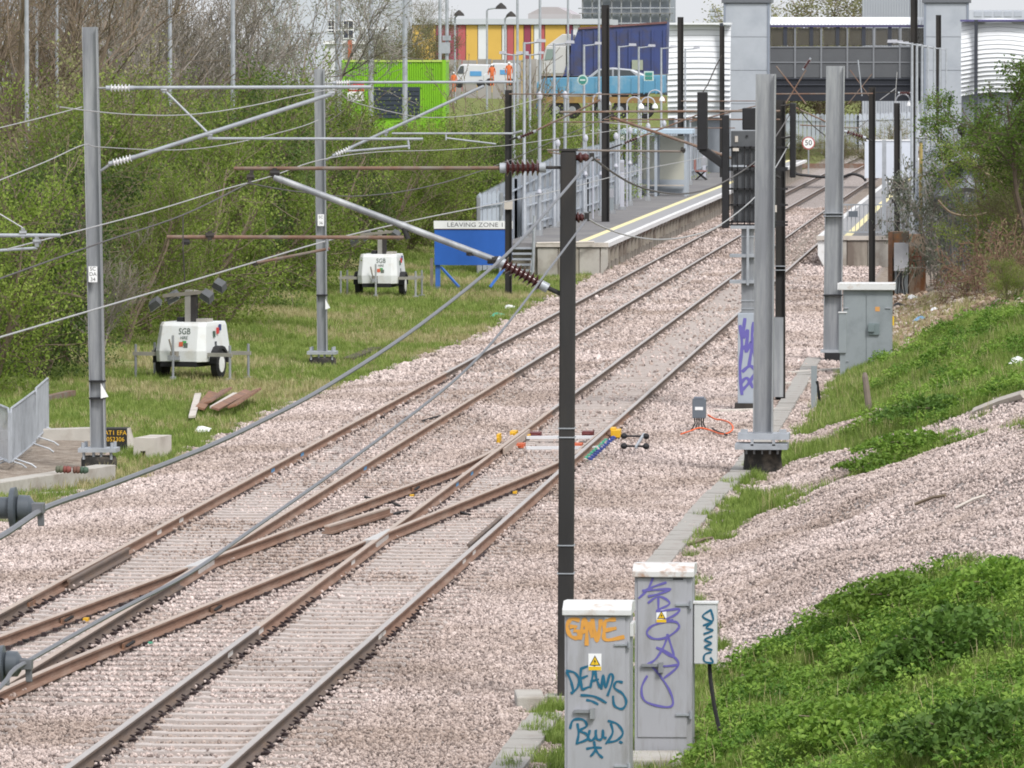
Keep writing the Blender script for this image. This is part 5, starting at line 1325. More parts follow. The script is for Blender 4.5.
# ---- smaller platform posts with white loudspeakers, hooped lamps, signs
for i, (x, yt, yb, Y, lb) in enumerate(((539.5, 98, 232, 236, 'first'), (557.5, 145, 224, 249, 'second'), (585.5, 140, 214, 265, 'third'), (601, 100, 214, 267, 'fourth'), (565.0, 97, 222, 253, 'fifth'), (616, 138, 206, 279, 'sixth'), (630, 132, 203, 286, 'seventh'), (648, 128, 198, 296, 'eighth'), (664, 125, 190, 311, 'ninth'), (676, 122, 186, 322, 'tenth'), (690, 120, 180, 335, 'eleventh'))):
    t = thing('loudspeaker_post', lb + ' slim grey post with white rounded top counted along the left platform', 'post', (at(x, yb, Y).x, Y, PZ), 'platform posts with white tops')
    a, b = at(x, yb, Y), at(x, yt, Y); MB().cyl((a.x, Y, PZ), (a.x, Y, b.z), .07, .055, n=8).build('post', GALV2, t, smooth=True)
    MB().lathe((a.x, Y, b.z - .05), (a.x, Y, b.z + .22), [(0, .07), (.3, .105), (.7, .09), (1, .03)], 10).build('white_cap', PALE, t, smooth=True)
    MB().box((a.x, Y, PZ + .1), (.22, .22, .2)).build('base', GALV, t)
    if i % 3 != 1:
        zz = at(x, yb - 40, Y).z; MB().lathe((a.x, Y - .12, zz - .1), (a.x, Y - .12, zz + .1), [(0, .04), (.4, .09), (1, .05)], 8).build('lower_lamp', PALE, t, smooth=True)
for i, (x, yt, Y, lb) in enumerate(((600, 93, 262, 'hooped white lamp post in front of the tall dark platform mast'), (634, 97, 284, 'left of the two middle hooped lamp posts on the left platform'), (648, 97, 300, 'right of the two middle hooped lamp posts on the left platform'), (655, 90, 318, 'taller hooped lamp post near the white stair enclosure'), (903, 94, 262, 'hooped lamp post at the right platform below the footbridge'))):
    P0 = at(x - 7, 200, Y); b = at(x, yt, Y); w = 7 * Y / 7000
    t = thing('hoop_lamp', lb, 'lamp post', (P0.x, Y, PZ), 'hooped platform lamps')
    hp = [(b.x - w, Y, PZ), (b.x - w, Y, b.z - w)] + [(b.x - w * math.cos(k * math.pi / 8), Y, b.z - w + w * math.sin(k * math.pi / 8)) for k in range(1, 9)]
    MB().path(hp, .03, 6).build('hoop', PALE, t, smooth=True)
    MB().lathe((b.x + w, Y, b.z - w - .18), (b.x + w, Y, b.z - w + .02), [(0, .13), (.5, .12), (1, .04)], 10).build('lamp_head', WHITEB, t, smooth=True)
GSN = mat('pale green sign', (.50, .62, .60), .5, 0, .05, 4); GDK = mat('sign green', (.05, .24, .20), .5, 0, .05, 4)
for x, y, Y, lb in ((583, 80, 263, 'round pale green platform sign on the third lamp post'), (649, 76, 318, 'square pale green platform sign right of the tall dark mast')):
    c = at(x, y, Y); t = thing('platform_sign', lb, 'sign', (c.x, Y - .2, c.z), 'platform signs')
    if 'round' in lb: MB().cyl((c.x, Y - .2, c.z), (c.x, Y - .17, c.z), .2, n=20).build('plate', GSN, t); MB().cyl((c.x, Y - .225, c.z), (c.x, Y - .201, c.z), .15, n=18).build('inner_disc', GDK, t); MB().mm(c.x - .1, c.x + .1, Y - .235, Y - .226, c.z - .03, c.z + .03).build('bar', GSN, t)
    else: MB().mm(c.x - .22, c.x + .22, Y - .2, Y - .17, c.z - .22, c.z + .22).build('plate', GSN, t); MB().mm(c.x - .16, c.x + .16, Y - .225, Y - .201, c.z - .16, c.z - .02).build('panel', GDK, t); MB().mm(c.x - .16, c.x + .16, Y - .225, Y - .201, c.z + .02, c.z + .16).build('panel', GDK, t)
    MB().mm(c.x - .03, c.x + .03, Y - .17, Y + .02, c.z - .05, c.z + .05).build('bracket', GALV, t)
# shelter, bench, info posts
sh = thing('waiting_shelter', 'grey glazed waiting shelter on the left platform with pale blue roof', 'shelter', (at(655, 190, 306).x, 306, PZ))
a, b = at(624, 182, 306), at(688, 134, 306)
SHM = mat('shelter grey', (.36, .40, .45), .5, .1, .08, 4)
MB().mm(a.x - .2, b.x + .2, 305.6, 308.2, b.z, b.z + .22).build('roof', mat('pale blue fascia', (.42, .52, .62), .5, 0, .06, 4), sh, bevel=.03)
for x in (a.x + .1, (a.x + b.x) / 2, b.x - .1):
    for y in (305.9, 307.9): MB().mm(x - .06, x + .06, y - .06, y + .06, PZ, b.z).build('post', SHM, sh)
for x0, x1 in ((a.x + .17, (a.x + b.x) / 2 - .07), ((a.x + b.x) / 2 + .07, b.x - .17)):
    MB().mm(x0, x1, 307.85, 307.88, PZ + .7, b.z - .1).build('pane', glassmat('shelter glass', (.55, .55, .48), .75, .2), sh)
    MB().mm(x0, x1, 307.83, 307.90, PZ + .1, PZ + .7).build('lower_panel', SHM, sh)
MB().mm(a.x + .2, b.x - .2, 307.3, 307.7, PZ + .42, PZ + .48).build('seat', CONCL, sh)
for i, (x, y, Y) in enumerate(((655, 186, 318), (702, 172, 348))):
    c = at(x, y, Y); t = thing('platform_bench', ('red brown bench nearer the shelter on the left platform', 'red brown bench farther along the left platform')[i], 'bench', (c.x, Y, PZ), 'platform benches')
    MB().mm(c.x - .35, c.x + .2, Y, Y + 1.5, PZ + .42, PZ + .47).build('seat', mat('bench red', (.28, .12, .10), .6, 0, .1, 5), t)
    MB().bar((c.x - .38, Y, PZ + .75), (c.x - .38, Y + 1.5, PZ + .75), .05, .5).build('backrest', mat('bench red', (.28, .12, .10)), t)
    for y_ in (Y + .2, Y + 1.3): MB().bar((c.x - .35, y_, PZ + .45), (c.x + .2, y_, PZ), .06, .06).bar((c.x + .15, y_, PZ + .45), (c.x - .35, y_, PZ), .06, .06).build('leg', DARKST, t)
for i, (x, yt, yb, Y) in enumerate(((622, 160, 207, 278), (704, 156, 176, 351), (611.5, 186, 211, 271))):
    a = at(x, yb, Y); b = at(x, yt, Y); t = thing('information_post', ('white information totem beside the left platform railing', 'white information totem near the far end of the left platform', 'stout grey equipment pillar standing on the left platform')[i], 'totem', (a.x, Y, PZ), 'platform totems')
    MB().mm(a.x - .08, a.x + .08, Y, Y + .2, PZ, b.z).build('case', PALE if i != 2 else CABG, t, bevel=.02); MB().mm(a.x - .15, a.x + .15, Y - .03, Y + .23, PZ, PZ + .12).build('base', GALV, t)
    MB().mm(a.x - .09, a.x + .09, Y - .012, Y - .002, b.z - .45, b.z - .1).build('panel', CAB, t)
wc = at(573, 130, 330)
wh = thing('site_hut', 'white windowed hut beyond the left platform fence', 'hut', (at(613, 150, 330).x, 330, PZ))
a, b = at(593, 158, 330), at(642, 131, 330); MB().mm(a.x, b.x, 330, 333, PZ, b.z).build('wall', WHITE, wh); MB().mm(a.x - .1, b.x + .1, 329.8, 333.2, b.z, b.z + .1).build('roof', WHITEB, wh)
for x in (598, 612, 634): p = at(x, 142, 330); MB().mm(p.x - .2, p.x + .2, 329.95, 329.99, p.z - .35, p.z + .35).build('window', mat('dark window', (.05, .055, .06), .2, 0, .1, 4), wh)
# white hoarding on the right platform
hd = thing('hoarding', 'large white blank hoarding on legs at the right platform edge', 'hoarding', (2.6, 303, PZ))
a, b = at(867, 178, 303), at(911, 141, 303)
MB().mm(a.x, b.x, 303, 303.1, a.z, b.z).build('panel', mat('blue white hoarding', (.60, .64, .72), .6, 0, .04, 2), hd)
MB().mm(a.x - .1, a.x + .22, 302.9, 303.02, a.z, b.z - .03).build('panel_fold', mat('blue white hoarding', (.60, .64, .72)), hd)
MB().mm(a.x - .03, b.x + .03, 302.96, 303.14, b.z, b.z + .06).build('top_rail', WHITEB, hd)
for x in (a.x + .9, b.x - .2): MB().mm(x - .05, x + .05, 303.1, 303.2, PZ - .03, b.z - .1).build('leg', GALV, hd)
for i, (x, yt, w) in enumerate(((884, 140, .14), (897.5, 131, .26))):
    Y = 238; a = at(x, 200, Y); t = thing('grey_post', ('thin grey square post left of the black based post', 'thick grey square post with black base in front of the hoarding')[i], 'post', (a.x, Y, PZ)); b = at(x, yt, Y)
    MB().mm(a.x - w / 2, a.x + w / 2, Y, Y + w, PZ - .2, b.z).build('post', GALV2, t)
    if i: MB().mm(a.x - .18, a.x + .18, Y - .04, Y + .3, at(x, 189, Y).z, at(x, 183, Y).z).build('collar', BLACK, t); MB().mm(a.x - .2, a.x + .2, Y - .05, Y + .3, at(x, 203, Y).z, at(x, 199, Y).z).build('collar', BLACK, t)
# row of white topped posts on the right platform
for i, (x, y, Y) in enumerate(((921, 141, 243), (926, 137, 254), (931.5, 133, 267), (936, 129.5, 281), (941, 126, 296), (945.5, 123.5, 312), (949.5, 121, 330))):
    b = at(x, y, Y); t = thing('loudspeaker_post', ('nearest', 'second', 'third', 'fourth', 'fifth', 'sixth', 'farthest')[i] + ' white topped post in the short row behind the ivy on the right platform', 'post', (b.x, Y, PZ), 'platform posts with white tops')
    MB().cyl((b.x, Y, PZ), (b.x, Y, b.z), .06, n=8).build('post', mat('dull ochre paint', (.36, .28, .10), .6, 0, .15, 4) if i == 0 else GALV2, t); MB().lathe((b.x, Y, b.z - .05), (b.x, Y, b.z + .24), [(0, .08), (.3, .13), (.7, .11), (1, .03)], 10).build('white_cap', PALE, t, smooth=True)
palisade('grey steel fence along the back of the right platform', [(5.0, 240, PZ), (5.0, 300, PZ), (5.4, 380, PZ)], 2.6)
palisade('old dark grey fence at the right below the bushes', [(5.9, 212, .3), (8.5, 206, 1.3), (11, 205, 2.0)], 2.5, m=mat('dull old fence', (.20, .23, .27), .7, .1, .15, 2, dirt=(.13, .13, .12), dscale=1, damt=.5), step=.16)
# ================================================================== FOOTBRIDGE, LIFT TOWERS, STAIRS
YF = 380.0
CLAD = mat('grey cladding', (.42, .45, .50), .5, .1, .05, 1.5, dirt=(.36, .39, .44), dscale=.6, damt=.4)
def X_(px): return at(px, 60, YF).x
def Z_(py): return at(800, py, YF).z
fb = thing('covered_footbridge', 'covered grey footbridge with white ribbed roof spanning both tracks', 'footbridge', (X_(848), YF, 0))
x0, x1 = X_(769), X_(926)
MB().mm(x0, x1, YF, YF + 2.6, Z_(101), Z_(78)).build('girder', mat('dark girder', (.022, .025, .034), .6, .1, .15, 2), fb)
for k, py in enumerate((78, 84)): MB().mm(x0, x1, YF - .08, YF - .01, Z_(py + 1.2), Z_(py)).build('girder_flange', mat('dark flange', (.05, .055, .07), .6, .1, .15, 2), fb)
PAN = mat('parapet panel', (.105, .110, .120), .5, .1, .08, 2); FRM = mat('parapet frame', (.21, .22, .24), .5, .1, .06, 3)
edges = np.linspace(x0, x1, 7)
for i in range(6):
    for z0, z1 in ((Z_(77.5), Z_(62.8)), (Z_(61.8), Z_(48))):
        MB().mm(edges[i] + .06, edges[i + 1] - .06, YF - .02, YF + .04, z0, z1).build('panel', PAN, fb)
    pn_ = MB().mm(edges[i] + .08, edges[i + 1] - .08, YF + .0, YF + .02, Z_(45.5), Z_(28)).build('window_pane', glassmat('bridge glass', (.12, .11, .09), .5, .12), fb)
    MB().mm(edges[i] + .08, edges[i + 1] - .08, YF + 2.5, YF + 2.52, Z_(45.5), Z_(28)).build('window_pane', glassmat('bridge glass', (.34, .33, .29)), fb)
    xm_ = lerp(edges[i], edges[i + 1], .62); MB().mm(xm_ - .1, xm_ + .1, YF - .06, YF - .005, Z_(46), Z_(27)).build('mullion', mat('dark mullion', (.04, .045, .06), .5, 0, .1, 3), fb)
for e in edges: MB().mm(e - .05, e + .05, YF - .08, YF + .0, Z_(78), Z_(27)).build('frame_post', FRM, fb)
for py in (47, 62.3): MB().mm(x0, x1, YF - .07, YF + .05, Z_(py + .6), Z_(py - .6)).build('frame_rail', FRM, fb)
MB().mm(x0, x1, YF + 2.45, YF + 2.6, Z_(78), Z_(47)).build('far_parapet', PAN, fb)
MB().mm(x0 - .05, x1 + .05, YF - .16, YF + 2.8, Z_(27), Z_(25)).build('purple_fascia', mat('purple fascia', (.10, .09, .22), .5, 0, .06, 3), fb)
RW = mat('roof white', (.74, .76, .79), .5, 0, .03, 2)
ro = MB().prism([(YF - .2, Z_(25)), (YF + .3, Z_(20.5)), (YF + 1.3, Z_(17)), (YF + 2.3, Z_(20.5)), (YF + 2.8, Z_(25))], x0 - .1, x1 + .1, 'x').build('roof', RW, fb)
for k in range(46):
    x = lerp(x0, x1, (k + .5) / 46); MB().bar((x, YF - .22, Z_(24.6)), (x, YF + .31, Z_(20.0)), .05, .05).build('roof_rib', RW, ro)
def tower(label, pa, pb, top):
    a, b = X_(pa), X_(pb)
    t = thing('lift_tower', label, 'lift tower', ((a + b) / 2, YF, PZ), 'footbridge lift towers')
    zt = Z_(top)
    n = 5; zs = np.linspace(PZ, zt - .15, n + 1)
    MB().mm(a + .06, b - .06, YF - 1.4, YF + 1.6, PZ - .2, zt - .1).build('shaft', mat('shaft core', (.30, .32, .35), .6, 0, .05, 2), t)
    for i in range(n):
        MB().mm(a + .12, b - .12, YF - 1.46, YF - 1.39, zs[i] + .012, zs[i + 1] - .012).build('cladding_panel', CLAD, t, bevel=.008)
        MB().mm(b - .07, b - .02, YF - 1.2, YF + 1.5, zs[i] + .012, zs[i + 1] - .012).build('cladding_panel', CLAD, t)
    for x in (a + .06, b - .06): MB().mm(x - .06, x + .06, YF - 1.5, YF - 1.38, PZ - .2, zt).build('corner_post', mat('blue grey corner', (.24, .27, .33), .5, .1, .08, 3), t)
    MB().mm(a - .1, b + .1, YF - 1.6, YF + 1.8, zt - .1, zt + .15).build('roof', mat('dark roof edge', (.14, .15, .17), .5, .1, .1, 3), t)
    return t
tower('left grey lift tower at the end of the footbridge', 724.5, 770.5, 1)
tower('right grey lift tower at the end of the footbridge', 924, 969, 1)
def stairs(label, pa, pb, pyt, pyb, sgn, Yc, posts, sag):
    """barrel shaped stair cover made of white lapped strips seen from its rounded side"""
    f = lambda px, py: at(px, py, Yc)
    a, b = f(pa, pyb), f(pb, pyt)
    t = thing('stair_enclosure', label, 'stair enclosure', ((a.x + b.x) / 2, Yc, PZ), 'white ribbed stair enclosures')
    n = 17; zt, zb = b.z, a.z; rad = (zt - zb)
    inner = mat('stair strip white', (.70, .72, .76), .5, 0, .03, 2)
    back = MB()
    for i in range(n):
        t0 = i / n
        z0 = lerp(zb, zt, t0); h = (zt - zb) / n
        bul = .55 * math.sin(math.pi * (.08 + .9 * t0))
        m = MB(); k = 6; vs = []
        for j in range(k + 1):
            u = j / k; x = lerp(a.x, b.x, u); arc = sag * math.sin(math.pi * u)
            for dy, dz in ((-.06, 0), (.02, h * .92)): vs.append((x, Yc - bul + dy, z0 + dz + arc))
            for dy, dz in ((.02, 0), (.06, h * .92)): vs.append((x, Yc - bul + .06 + dy, z0 + dz + arc))
        fs = []
        for j in range(k):
            q = j * 4; fs += [(q, q + 4, q + 5, q + 1), (q + 1, q + 5, q + 7, q + 3), (q + 2, q + 3, q + 7, q + 6), (q, q + 2, q + 6, q + 4)]
        fs += [(0, 1, 3, 2), (k * 4, k * 4 + 2, k * 4 + 3, k * 4 + 1)]
        m.add(vs, fs).build('cover_strip', inner, t)
    MB().mm(a.x + .02, b.x - .02, Yc + .25, Yc + .4, PZ, zt - .05).build('back_wall', mat('grey backing', (.22, .24, .27), .6, 0, .1, 2), t)
    for p in posts: q = f(p, pyb); MB().mm(q.x - .09, q.x + .09, Yc - .82, Yc - .6, PZ, zt + .1).build('post', mat('dark mullion', (.04, .045, .06)), t)
    MB().mm(a.x - .05, b.x + .05, Yc - .8, Yc + .5, zt + .02, zt + .12).build('roof_edge', RW if sgn < 0 else mat('purple fascia', (.10, .09, .22)), t)
    return t
stairs('white ribbed stair enclosure left of the left lift tower', 668, 731, 25, 118, -1, 372, (722,), .05)
stairs('white ribbed stair enclosure at the right edge behind the bushes', 961, 1036, 22, 96, 1, 368, (976,), .22)
# far fence and hoardings seen under the bridge
palisade('pale grey fence far beyond the footbridge', [(-7.5, 470, 1.0), (-2.6, 468, 1.0), (3, 470, 1.2)], 2.4, m=mat('pale far fence', (.42, .46, .52), .6, 0, .06, 1), step=.3)
tag(MB().mm(-6.2, -1.2, 452, 452.2, 0.0, .3).build('rust_beam', RUST), 'rusty orange rail stack lying beyond the speed sign', 'beam')

# ================================================================== BACKGROUND LEFT: yard with lorry, wagon, cabins, buildings
YARD = lambda X, Y: h1(X, Y)
# blue tipper lorry with white cab
YL = 352.
lr = thing('tipper_lorry', 'lorry with white cab and tall dark blue tipper body beyond the platform', 'lorry', (at(600, 110, YL).x, YL, 3.3))
def lx(px): return at(px, 60, YL).x
def lz(py): return at(600, py, YL).z
DB = mat('dark blue tipper', (.045, .065, .19), .5, 0, .12, 1.5, dirt=(.06, .06, .10), dscale=1.2, damt=.5)
tb = MB().prism([(lx(563), lz(76)), (lx(666), lz(74)), (lx(667), lz(22)), (lx(640), lz(24)), (lx(578), lz(29))], YL, YL + 2.4, 'y').build('tipper_body', DB, lr)
for k in range(9):
    x = lx(572 + k * 11.5); MB().mm(x - .05, x + .05, YL - .07, YL, lz(74), lz(30)).build('rib', DB, tb)
MB().bar((lx(578), YL - .03, lz(28.5)), (lx(667), YL - .03, lz(22.5)), .1, .1).build('top_rail', mat('worn red brown rim', (.16, .08, .08), .7, 0, .2, 3), tb)
cabm = MB().prism([(lx(541), lz(74)), (lx(566), lz(74)), (lx(566), lz(46)), (lx(546), lz(46)), (lx(542), lz(60))], YL + .1, YL + 2.2, 'y').build('cab', mat('cab white', (.50, .50, .50), .45, 0, .05, 2), lr, bevel=.05)
MB().prism([(lx(544.5), lz(60)), (lx(554), lz(59)), (lx(554), lz(49)), (lx(547), lz(49))], YL + .06, YL + .1, 'y').build('side_window', glassmat('cab glass', (.25, .32, .30), .9, .15), cabm)
MB().prism([(lx(546), lz(46)), (lx(573), lz(46)), (lx(573), lz(34)), (lx(562), lz(34))], YL + .3, YL + 2.0, 'y').build('wind_deflector', mat('cab white', (.62, .62, .62)), cabm, bevel=.05)
MB().mm(lx(566.5), lx(571), YL + .05, YL + .3, lz(72), lz(46)).build('exhaust_stack', BLACK, lr)
MB().mm(lx(541), lx(665), YL + .3, YL + 2.1, lz(84), lz(76)).build('chassis', BLACK, lr)
for px in (552, 620, 640):
    w = MB().lathe((lx(px), YL + .0, lz(90)), (lx(px), YL + .35, lz(90)), [(0, .45), (.15, .52), (1, .52)], 18).build('wheel', RUBBER, lr, smooth=True); MB().cyl((lx(px), YL - .02, lz(90)), (lx(px), YL + .1, lz(90)), .25, n=12).build('rim', GALV, w)
MB().mm(lx(632), lx(643), YL - .1, YL - .02, lz(70), lz(60)).build('rear_plate', mat('olive plate', (.30, .33, .26), .6, 0, .1, 4), lr)
# pale blue low wagon with brown underframe
YW = 330.
wg = thing('blue_wagon', 'long pale blue wagon with rust brown underframe behind the platform lamps', 'wagon', (at(600, 115, YW).x, YW, 3.0))
wx = lambda px: at(px, 90, YW).x; wz = lambda py: at(600, py, YW).z
CY = mat('sky blue wagon', (.10, .27, .42), .5, 0, .12, .8, dirt=(.30, .40, .46), dscale=.7, damt=.35)
MB().prism([(wx(536), wz(95)), (wx(664), wz(93)), (wx(664), wz(75)), (wx(545), wz(78)), (wx(537), wz(82))], YW, YW + 2.4, 'y').build('body', CY, wg, bevel=.04)
for k in range(10): x = wx(548 + k * 12); MB().mm(x - .03, x + .03, YW - .04, YW, wz(94), wz(78)).build('stanchion', CY, wg)
MB().mm(wx(541), wx(664), YW + .05, YW + 2.3, wz(103), wz(97)).build('underframe', mat('rust underframe', (.26, .16, .07), .85, 0, .2, 1, dirt=(.35, .25, .06), dscale=.8, damt=.45), wg)
MB().prism([(wx(536), wz(118)), (wx(541), wz(118)), (wx(541), wz(92)), (wx(536), wz(92))], YW - .05, YW + 2.4, 'y').build('end_guard', mat('deep blue guard', (.03, .16, .36), .5, 0, .1, 2), wg)
for px in (556, 572, 600, 620, 645):
    w = MB().lathe((wx(px), YW + .1, wz(110)), (wx(px), YW + .45, wz(110)), [(0, .36), (.2, .42), (1, .42)], 16).build('wheel', RUBBER, wg, smooth=True); MB().cyl((wx(px), YW + .07, wz(110)), (wx(px), YW + .2, wz(110)), .18, n=10).build('rim', GALV, w)
# silver car seen over the wagon
cr = thing('silver_car', 'silver car whose roof shows above the blue wagon', 'car', (at(620, 85, 341).x, 341, 3.3))
cx_ = lambda px: at(px, 75, 341).x; cz_ = lambda py: at(620, py, 341).z
cb = MB().prism([(cx_(578), cz_(88)), (cx_(652), cz_(88)), (cx_(652), cz_(78)), (cx_(632), cz_(69.5)), (cx_(612), cz_(67.5)), (cx_(598), cz_(69)), (cx_(588), cz_(77)), (cx_(578), cz_(80))], 341, 342.7, 'y').build('body', mat('silver paint', (.42, .44, .48), .3, .3, .05, 2), cr, bevel=.05)
MB().prism([(cx_(592), cz_(77)), (cx_(612), cz_(77)), (cx_(612), cz_(69.5)), (cx_(600), cz_(70.5))], 340.97, 341, 'y').build('window', glassmat('car glass', (.08, .09, .10), .95, .1), cr)
MB().prism([(cx_(614), cz_(77)), (cx_(638), cz_(77)), (cx_(630), cz_(70.5)), (cx_(614), cz_(69.5))], 340.97, 341, 'y').build('window', glassmat('car glass', (.08, .09, .10)), cr)
for px in (590, 640): MB().cyl((cx_(px), 340.95, cz_(90)), (cx_(px), 341.2, cz_(90)), .31, n=14).build('wheel', RUBBER, cr)
# green container with dark opening
YG = 300.
gc = thing('green_container', 'lime green corrugated site container with dark opening among the bushes', 'container', (at(395, 130, YG).x, YG, 1.5))
gx_ = lambda px: at(px, 90, YG).x; gz_ = lambda py: at(395, py, YG).z
LG = mat('lime green paint', (.21, .47, .02), .5, 0, .05, 1, dirt=(.18, .40, .03), dscale=.8, damt=.4)
MB().mm(gx_(342), gx_(444.5), YG + .06, YG + 2.4, 1.0, gz_(60)).build('shell', LG, gc)
for k in range(46):
    p0 = 343.5 + k * 2.2
    lo_ = gz_(88) if 373 < p0 < 421 else gz_(135)
    MB().prism([(gx_(p0), YG + .06), (gx_(p0 + 1.7), YG + .06), (gx_(p0 + 1.35), YG + .015), (gx_(p0 + .35), YG + .015)], lo_, gz_(62), 'z').build('corrugation', LG, gc)
MB().mm(gx_(341.5), gx_(445), YG - .02, YG + 2.45, gz_(62), gz_(60)).build('top_rail', mat('yellow green rim', (.42, .55, .12), .5, 0, .05, 2), gc)
for px in (342.5, 444): MB().mm(gx_(px) - .08, gx_(px) + .08, YG - .03, YG + .1, 1.0, gz_(60)).build('corner_post', LG, gc)
dr = MB().mm(gx_(374), gx_(420), YG - .02, YG + .05, gz_(118), gz_(87)).build('dark_shutter', mat('dark shutter', (.035, .045, .065), .5, 0, .1, 2), gc)
for k in range(6): z = gz_(114 - k * 4.6); MB().mm(gx_(375), gx_(419), YG - .05, YG - .02, z, z + .04).build('shutter_slat', mat('dark shutter', (.035, .045, .065)), dr)
MB().lathe((gx_(374), YG - .25, gz_(74)), (gx_(374), YG - .25, gz_(71)), [(0, .16), (.5, .15), (1, .05)], 10).build('flood_lamp', BLACK, gc)
g2 = thing('green_container', 'lower green container at the left, mostly hidden by leaves and poles', 'container', (at(335, 130, 292).x, 292, 1.0))
a, b = at(318, 132, 292), at(366, 106, 292); MB().mm(a.x, b.x, 292, 294.4, .8, b.z).build('shell', LG, g2)
for k in range(20): x = lerp(a.x, b.x, (k + .5) / 20); MB().mm(x - .03, x + .03, 291.95, 292, .8, b.z).build('corrugation', LG, g2)
# white and red site notice
sn = thing('site_notice', 'white site notice with red header in front of the green container', 'sign', (at(356, 101, 285).x, 285, 1.0))
a, b, c = at(347.5, 101, 285), at(364, 91.5, 285), at(364, 81, 285)
MB().mm(a.x, b.x, 285, 285.04, a.z, b.z).build('lower_board', WHITEB, sn)
MB().mm(a.x, b.x, 285, 285.04, b.z, c.z).build('header', mat('notice red', (.55, .05, .05), .5, 0, .05, 4), sn)
MB().mm(a.x + .08, b.x - .2, 284.97, 285, b.z + .08, c.z - .2).build('white_panel', WHITEB, sn)
text_mesh('Site Entrance', .11, Matrix.Translation(((a.x + b.x) / 2, 284.97, (a.z + b.z) / 2)) @ FACE, .001, sx=.85).build('lettering', mat('grey lettering', (.16, .16, .19)), sn)
for x in (a.x + .1, b.x - .1): MB().mm(x - .03, x + .03, 285.05, 285.1, .8, a.z + .2).build('leg', GALV, sn)
# yellow green machine under the notice
mc = thing('site_vehicle', 'small yellow green site vehicle with dark wheel below the notice', 'vehicle', (at(335, 132, 288).x, 288, 2))
mx_ = lambda px: at(px, 125, 288).x; mz_ = lambda py: at(335, py, 288).z
MB().prism([(mx_(311), mz_(133)), (mx_(348), mz_(133)), (mx_(346), mz_(124)), (mx_(336), mz_(121)), (mx_(318), mz_(122)), (mx_(311), mz_(127))], 288, 289.6, 'y').build('body', mat('lime yellow paint', (.52, .62, .18), .5, 0, .06, 2), mc, bevel=.05)
for px in (318, 338): MB().cyl((mx_(px), 287.9, mz_(133)), (mx_(px), 288.2, mz_(133)), .3, n=14).build('wheel', RUBBER, mc)
MB().mm(mx_(331), mx_(341), 287.95, 288, mz_(122), mz_(115)).build('cab_guard', BLACK, mc)
# buildings
def facade(name, label, cat, Y, px0, px1, pyt, m, depth=12, z0=2.0):
    a, b = at(px0, 60, Y).x, at(px1, 60, Y).x; zt = at(px0, pyt, Y).z
    t = thing(name, label, cat, ((a + b) / 2, Y, z0)); MB().mm(a, b, Y, Y + depth, z0, zt).build('wall', m, t); return t, a, b, zt
YS = 560.
t, a, b, zt = facade('striped_building', 'long building clad in red, maroon, yellow and white upright panels', 'building', YS, 392, 604, 22, mat('building core', (.5, .5, .5), .7, 0, .05, 1), 14)
stp = [(392, 'w'), (396, 'r'), (404, 'w'), (412, 'y'), (436, 'm'), (458, 'r'), (466, 'y'), (478, 'w'), (487, 'y'), (502, 'w'), (507, 'r'), (514, 'y'), (524, 'm'), (531, 'y'), (534, 'w'), (541, 'r'), (545, 'y'), (566, 'm'), (573, 'w'), (580, 'y'), (604, '')]
CC = dict(w=mat('panel white', (.66, .68, .72), .6, 0, .04, 1), r=mat('panel red', (.42, .10, .11), .6, 0, .05, 1), m=mat('panel maroon', (.26, .05, .09), .6, 0, .05, 1), y=mat('panel yellow', (.62, .40, .09), .6, 0, .05, 1))
for (p0, c), (p1, _) in zip(stp[:-1], stp[1:]):
    x_0, x_1 = at(p0, 50, YS).x, at(p1, 50, YS).x
    MB().mm(x_0 + .03, x_1 - .03, YS - .2, YS - .01, 2.0, zt - .25).build('facade_panel', CC[c], t)
MB().mm(a - .3, b + .3, YS - .5, YS + 14.3, zt - .2, zt + .25).build('roof_edge', mat('roof edge grey', (.5, .53, .58), .6, 0, .05, 1), t)
YO = 480.
GW = mat('pale rendered wall', (.50, .53, .60), .8, 0, .04, .4)
t, a, b, zt = facade('grey_building', 'tall pale grey building with two dark windows behind the bushes', 'building', YO, 262, 392, -30, GW, 16)
for x0_, x1_, y0_, y1_ in ((328, 335, 20, 33), (343, 354, 20, 39)):
    p, q = at(x0_, y1_, YO), at(x1_, y0_, YO)
    w = MB().mm(p.x, q.x, YO - .08, YO - .01, p.z, q.z).build('window', WHITEB, t)
    for (u0, u1) in ((.08, .47), (.53, .92)):
        for (v0, v1) in ((.06, .46), (.54, .94)):
            MB().mm(lerp(p.x, q.x, u0), lerp(p.x, q.x, u1), YO - .10, YO - .081, lerp(p.z, q.z, v0), lerp(p.z, q.z, v1)).build('pane', mat('dark window pane', (.05, .055, .075), .2, 0, .1, 3), w)
p = at(330, 50, YO - 1); q = at(330, 42, YO - 1)
t, a, b, zt = facade('low_white_building', 'low white building in front of the pale grey one, with red post', 'building', 440, 325, 372, 44, mat('off white wall', (.60, .62, .66), .8, 0, .05, .5), 8)
MB().mm(at(350, 50, 439.7).x - .12, at(350, 50, 439.7).x + .12, 439.6, 439.9, 3.5, at(350, 40, 439.7).z).build('red_post', mat('rust red post', (.42, .12, .07), .7, 0, .1, 3), t)
MB().mm(a - .1, b + .1, 439.8, 448, zt, zt + .2).build('roof_edge', WHITEB, t)
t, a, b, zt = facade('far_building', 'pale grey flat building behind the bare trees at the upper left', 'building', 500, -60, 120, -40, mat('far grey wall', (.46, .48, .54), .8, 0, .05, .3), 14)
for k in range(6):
    p = at(-20 + k * 24, 10, 500); MB().mm(p.x - .5, p.x + .5, 499.9, 499.98, p.z - .6, p.z + .6).build('window', mat('grey window', (.28, .30, .35), .3, 0, .1, 2), t)
